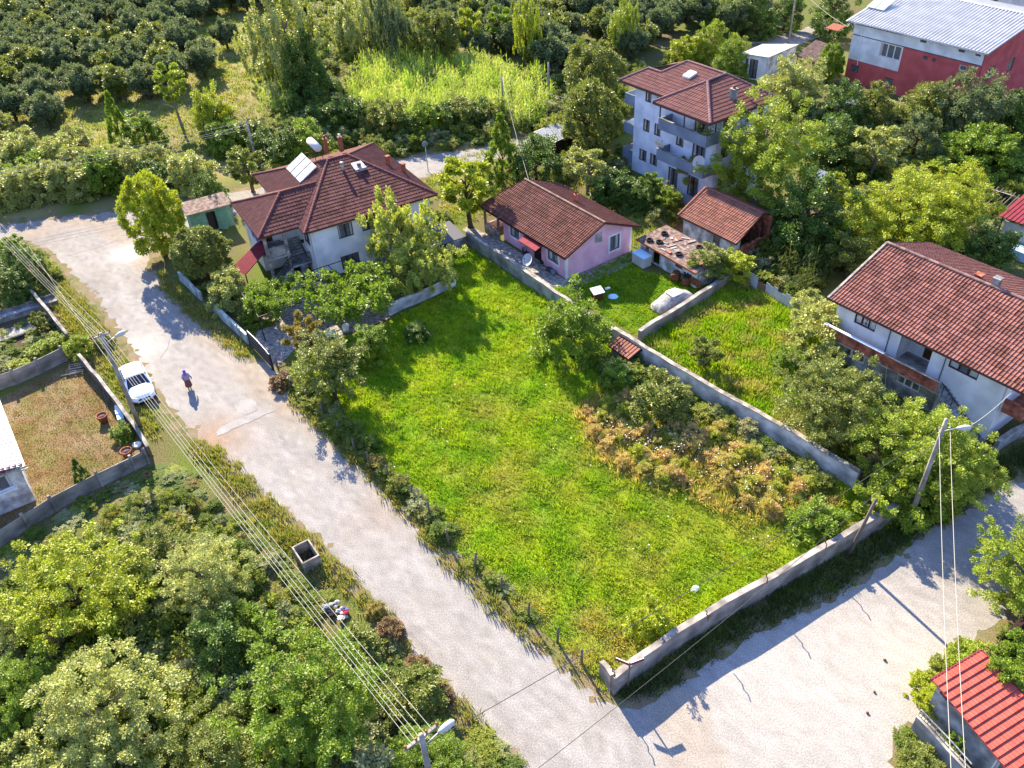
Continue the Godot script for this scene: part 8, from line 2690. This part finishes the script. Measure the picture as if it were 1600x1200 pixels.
	var br := [[[Vector2(-32.34, -34.29), Vector2(-30.29, -35.8), Vector2(-28.84, -37.12), Vector2(-26.7, -39.06), Vector2(-24.25, -40.74), Vector2(-23.23, -41.63), Vector2(-21.25, -40.26), Vector2(-18.66, -37.32), Vector2(-15.85, -34.39), Vector2(-13.46, -32.13), Vector2(-12.23, -30.89), Vector2(-10.62, -29.67), Vector2(-7.91, -27.4), Vector2(-6.06, -25.15), Vector2(-4.03, -23.05), Vector2(-1.85, -20.76), Vector2(-0.12, -19.12), Vector2(-0.3, -15.8), Vector2(-24.42, -17.08)], 3.6, 1.7, "dense bramble thicket filling the lower left"],
		[[Vector2(-16.37, -48.96), Vector2(-13.62, -45.54), Vector2(-10.44, -41.22), Vector2(-7.65, -37.87), Vector2(-4.68, -33.57), Vector2(-4.32, -34.4), Vector2(-6.81, -37.52), Vector2(-9.66, -41.9), Vector2(-12.2, -45.07), Vector2(-15.2, -49.31)], 4.0, 0.95, "brambles grown over the upper plot fence"],
		[[Vector2(-4.3, -33.89), Vector2(-2.05, -30.28), Vector2(0.31, -27.26), Vector2(2.62, -24.67), Vector2(3.6, -23.28), Vector2(2.94, -24.58), Vector2(0.67, -27.52), Vector2(-1.68, -30.84), Vector2(-3.85, -34.11)], 1.3, 0.5, "low brambles along the lower plot fence"],
		[[Vector2(7.05, -50.4), Vector2(9.53, -49.38), Vector2(12.54, -45.51), Vector2(14.94, -42.42), Vector2(16.64, -40.11), Vector2(18.59, -37.51), Vector2(20.35, -35.42), Vector2(19.53, -34.63), Vector2(17.71, -37.01), Vector2(15.47, -39.47), Vector2(12.1, -43.33), Vector2(9.11, -46.68), Vector2(6.14, -48.75)], 2.6, 0.8, "brambles along the foot of the long wall"],
		[[Vector2(16.84, -35.69), Vector2(18.7, -34.22), Vector2(19.58, -32.38), Vector2(17.61, -32.04), Vector2(16, -34.16)], 1.2, 0.6, "weedy scrub in the dry corner of the plot"],
		[[Vector2(5.29, -83.43), Vector2(8.6, -89.73), Vector2(13.96, -87.24), Vector2(13.16, -79.32), Vector2(17.4, -75.88), Vector2(16.41, -70.65), Vector2(13.46, -70.99), Vector2(11.18, -76.66), Vector2(7.68, -80.02)], 1.1, 1.2, "shaded undergrowth behind the pink house"],
		[[Vector2(22.64, -76.65), Vector2(25.24, -72.18), Vector2(29.71, -69.07), Vector2(36.02, -74.96), Vector2(45.61, -79.66), Vector2(55.11, -81.58), Vector2(49.4, -70.55), Vector2(42.13, -61.8), Vector2(38.07, -60.1), Vector2(35.01, -66.01), Vector2(27.03, -59.23), Vector2(22.58, -56.75), Vector2(20.01, -61.01), Vector2(22.47, -66.28)], 1.0, 1.4, "undergrowth behind the sheds and the balcony house"],
		[[Vector2(34.52, -101.83), Vector2(38.24, -92.92), Vector2(46.65, -95.65), Vector2(51.99, -90.88), Vector2(60.28, -91.57), Vector2(54.33, -80.07), Vector2(45.28, -78.93), Vector2(35.92, -76.41), Vector2(33.69, -81.26), Vector2(32.43, -88.17)], 0.9, 1.6, "thicket of shrubs below the red hall"],
		[[Vector2(-56.79, -85.91), Vector2(-49.17, -84.19), Vector2(-40.81, -84.67), Vector2(-36.9, -84.18), Vector2(-32.67, -83.64), Vector2(-32.51, -88.41), Vector2(-37.95, -92.58), Vector2(-43.77, -92.48), Vector2(-52.21, -97.27), Vector2(-62.76, -98.73)], 0.8, 1.6, "undergrowth of the roadside hedge"],
		[[Vector2(-31.37, -92.57), Vector2(-27.8, -104.86), Vector2(-18.52, -101.34), Vector2(-16.38, -96.04), Vector2(-5.81, -94.53), Vector2(0.93, -96.45), Vector2(1.45, -89.84), Vector2(-2.47, -91.64), Vector2(-6.44, -90.75), Vector2(-11.41, -89.67), Vector2(-18.22, -87.19), Vector2(-24.79, -84.97)], 1.1, 1.3, "undergrowth along the back street"],
		[[Vector2(-41.46, -171.88), Vector2(-12.24, -165.39), Vector2(-10.25, -124.6), Vector2(-19.34, -123.32), Vector2(-19.32, -101.46), Vector2(-28.01, -105.98), Vector2(-31.62, -125.45), Vector2(-34.27, -145.33)], 0.8, 2.0, "shrubs and saplings among the willows"],
		[[Vector2(-6.62, -126.91), Vector2(6.09, -106.33), Vector2(11.27, -118.02), Vector2(19.47, -113.95), Vector2(29.17, -123.43), Vector2(34.26, -118.15), Vector2(28.58, -116.38), Vector2(15.46, -109.56), Vector2(15.91, -98.27), Vector2(12.81, -89.14), Vector2(7.04, -88.19), Vector2(2.51, -98.22), Vector2(7.37, -101.67), Vector2(5.71, -113.68), Vector2(-2.87, -119.09), Vector2(-12.12, -124.93), Vector2(-19.82, -127.77)], 0.7, 1.9, "undergrowth between corn field and orchard"],
		[[Vector2(-51.04, -74.92), Vector2(-44.23, -72.02), Vector2(-40.35, -67.5), Vector2(-38.58, -65.13), Vector2(-41.32, -64.89), Vector2(-43.22, -66.7), Vector2(-45.92, -63.8)], 0.8, 1.1, "weeds at the street bend on the left edge"],
		[[Vector2(-43.57, -58.68), Vector2(-37.53, -59.49), Vector2(-34.37, -55.56), Vector2(-34.61, -54.3), Vector2(-38.63, -51.11), Vector2(-39.78, -50.44)], 1.6, 0.5, "vegetable rows of the kitchen garden"],
		[[Vector2(20.27, -47.23), Vector2(23.12, -48.9), Vector2(24.94, -48.73), Vector2(25.91, -42.81), Vector2(26.05, -38.97), Vector2(23.14, -35.75), Vector2(20.84, -37.04), Vector2(18.74, -42.1)], 0.8, 0.9, "undergrowth round the olive tree behind the long wall"],
		[[Vector2(19.33, -22.83), Vector2(21.18, -24.16), Vector2(24.04, -24.72), Vector2(26.21, -25.75), Vector2(24.88, -23.19), Vector2(22.83, -24.24), Vector2(20.4, -23.12), Vector2(18.94, -21.15), Vector2(18.85, -19.55), Vector2(19.19, -18.32), Vector2(17.37, -18.13), Vector2(16.74, -19.06), Vector2(17.93, -20.55)], 1.6, 0.55, "weeds round the red roofed building"],
		[[Vector2(-29.5, -71.59), Vector2(-23.37, -65.68), Vector2(-22.78, -60.42), Vector2(-25.24, -61.67), Vector2(-28.9, -66.05)], 1.0, 0.9, "bushes behind the teal walls"]]
	var straw := PackedVector2Array()
	for p in spots([Vector2(5.01, -44.62), Vector2(9.01, -46.04), Vector2(11.99, -42.8), Vector2(14.75, -39.9), Vector2(17.24, -37.05), Vector2(18.79, -34.47), Vector2(17.95, -33.1), Vector2(15.48, -33.69), Vector2(13.47, -34.77), Vector2(11.02, -36.03), Vector2(8.1, -37.48), Vector2(5.41, -40.36)], 2.6):
		if n2(p, 5.0, 15.0) > -0.16:
			straw.append(p)
	var st_size := func(_p): return Vector3(1.0, rng.randf_range(0.5, 1.0), 1.0) * rng.randf_range(0.6, 1.25)
	var st_tint := func(p): return mixc(mixc(Color(0.66, 0.50, 0.18), Color(0.50, 0.34, 0.13), rng.randf()), Color(0.36, 0.42, 0.04), clampf(0.35 + n2(p, 6.0, 44.0) * 2.0, 0.0, 1.0))
	scatter("dry_weeds", "tall straw brown weeds in the right half of the plot", "weeds", crowns.clump[0], M.blade, straw, st_size, st_tint)
	scatter("dry_stalks", "upright straw stalks among the dry weeds of the plot", "weeds", tuft(8, 16, 0.75, 0.045, 0.7, 0.5), M.blade, spots([Vector2(4.35, -44.68), Vector2(6.45, -47.36), Vector2(9.05, -46.25), Vector2(12.03, -43), Vector2(14.75, -39.9), Vector2(17.24, -37.05), Vector2(19.35, -34.43), Vector2(18.02, -32.75), Vector2(15.34, -33.19), Vector2(13.3, -34.11), Vector2(10.88, -35.34), Vector2(8.01, -36.93), Vector2(4.93, -39.78)], 7.5), st_size, st_tint)
	for b in br:
		var h: float = b[2]
		var sz := func(p):
			var s := rng.randf_range(0.7, 1.35)
			var w := (0.55 + h * 0.75) * s
			if h > 1.6:
				s *= clampf((from_line(p, street_line) - 3.4) / 3.5, 0.22, 1.0) * clampf((from_line(p, near_fence) - 0.6) / 7.0, 0.16, 1.0)
				w = (0.55 + h * 0.75) * maxf(s, 0.55)
			return Vector3(w, h * s * (0.75 + n2(p, 4.0) * 0.8), w)
		var tn := func(p):
			var t := n2(p, 4.0, 31.0) + rng.randf_range(-0.3, 0.3)
			return mixc(mixc(mixc(Color(0.13, 0.20, 0.026), Color(0.32, 0.36, 0.05), 0.4 + t * 1.3), Color(0.42, 0.44, 0.24), clampf(n2(p, 3.0, 210.0) * 3.0 - 0.2, 0.0, 0.9)), Color(0.34, 0.21, 0.08), maxf(n2(p, 7.0, 99.0) - 0.28, 0.0) * 2.0)
		for q in 2:
			var k: MultiMeshInstance3D = scatter("undergrowth", b[3] + (", lower growth" if q else ""), "undergrowth", crowns.clump[q], M.blade, clear_of(spots(b[0], b[1] * 0.5), h > 1.6), sz, tn)
	# flowers in the dry corner of the plot and along its fences
	var fl := PackedVector2Array()
	for p in spots(FIELD, 5.0):
		var t := near(p, Vector2(8.25, -41.05), 3.2) + near(p, Vector2(10.3, -38.46), 2.4) + near(p, Vector2(14.72, -35.85), 2.6) + near(p, Vector2(-4.94, -42.15), 1.2) * 0.5 + near(p, Vector2(5.5, -26.52), 0.9) + 0.012 + near(p, Vector2(-2.79, -44.61), 1.6) * 0.3
		if rng.randf() < t * 0.4:
			fl.append(p)
	var head := fresh()
	for k in 5:
		var a := TAU * k / 5
		tri(head, Vector3(0, 0.34, 0), Vector3(cos(a) * 0.04, 0.355, -sin(a) * 0.04), Vector3(cos(a + 1.1) * 0.04, 0.355, -sin(a + 1.1) * 0.04))
	head.generate_normals()
	var high_head := fresh()
	for k in 5:
		var a := TAU * k / 5
		tri(high_head, Vector3(0, 0.85, 0), Vector3(cos(a) * 0.035, 0.86, -sin(a) * 0.035), Vector3(cos(a + 1.1) * 0.035, 0.86, -sin(a + 1.1) * 0.035))
	high_head.generate_normals()
	var hf := PackedVector2Array()
	for p in spots([Vector2(5.38, -43.91), Vector2(8.75, -44.3), Vector2(11.71, -41.4), Vector2(14.45, -38.72), Vector2(17, -36.23), Vector2(18.03, -34.53), Vector2(15.63, -34.19), Vector2(13.63, -35.4), Vector2(11.27, -37.23), Vector2(8.24, -38.33), Vector2(5.82, -40.32)], 9.0):
		if n2(p, 5.0, 15.0) > -0.05 and rng.randf() < near(p, Vector2(8.25, -41.05), 3.4) + near(p, Vector2(14.79, -36.12), 3.4) + 0.08:
			hf.append(p)
	scatter("white_flowers", "white flower heads over the dry weeds of the plot", "flowers", high_head.commit(), M.flower, hf, func(_p): return Vector3.ONE * rng.randf_range(0.7, 1.2), func(_p): return Color.WHITE)
	scatter("white_flowers", "small white flowers in the dry part of the plot", "flowers", head.commit(), M.flower, fl, func(_p): return Vector3.ONE * rng.randf_range(0.6, 1.2), func(_p): return Color.WHITE)
	# the corn field and the corn beside the sheds
	var corn := corn_plant(4)
	var cz := func(p): return Vector3(1.2, 1.9 + n2(p, 2.5) * 1.4, 1.2) * rng.randf_range(0.75, 1.25)
	var ct := func(p): return mixc(Color(0.36, 0.52, 0.05), Color(0.62, 0.66, 0.20), 0.5 + n2(p, 3.0) + rng.randf_range(-0.4, 0.4))
	scatter("corn", "dense light green corn field behind the white house", "corn", corn, M.blade, spots(CORN, 2.3), cz, ct)
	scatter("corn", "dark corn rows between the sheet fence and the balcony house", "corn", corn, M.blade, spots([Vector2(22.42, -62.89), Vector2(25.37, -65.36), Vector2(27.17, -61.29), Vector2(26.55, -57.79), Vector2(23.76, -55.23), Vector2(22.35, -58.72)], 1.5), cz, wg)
	scatter("corn", "small corn patch at the left of the corn field", "corn", corn, M.blade, spots([Vector2(-31.73, -112.32), Vector2(-28.69, -114.28), Vector2(-24.86, -106.61), Vector2(-25.14, -103.38), Vector2(-29.46, -105.11)], 1.4), cz, ct)
	# garden and orchard grass
	var gt := func(p): return mixc(Color(0.20, 0.28, 0.018), Color(0.46, 0.40, 0.10), 0.4 + n2(p, 2.0) + rng.randf_range(-0.3, 0.3))
	scatter("orchard_grass", "rough yellow green grass between the orchard bushes", "grass", rough, M.blade, spots([Vector2(-108.95, -192.15), Vector2(-42.44, -177.01), Vector2(-24.97, -124.29), Vector2(-20.44, -92.87), Vector2(-25.19, -90.85), Vector2(-35.41, -94.03), Vector2(-49.01, -96.83), Vector2(-64.9, -99.99)], 1.6), func(_p): return Vector3(1.6, 1.0, 1.6) * rng.randf_range(0.7, 1.5), gt)
	scatter("garden_weeds", "weedy grass between the houses and trees", "grass", rough, M.blade, spots([Vector2(-9.43, -80.7), Vector2(-3.55, -89.65), Vector2(6.61, -91.82), Vector2(13.38, -80.81), Vector2(16.41, -70.65), Vector2(13.35, -66.73), Vector2(11.38, -67.07), Vector2(6.9, -71.77), Vector2(-0.31, -75.29), Vector2(-3.56, -73.27), Vector2(-4.97, -72.92)], 4.0), small, gt)
	scatter("garden_weeds", "weedy grass below the balcony house", "grass", rough, M.blade, spots([Vector2(17.13, -40.95), Vector2(23.57, -48.85), Vector2(26.75, -42.74), Vector2(30.01, -38.64), Vector2(21.59, -33.74), Vector2(20.65, -35.94)], 5.0), small, gt)
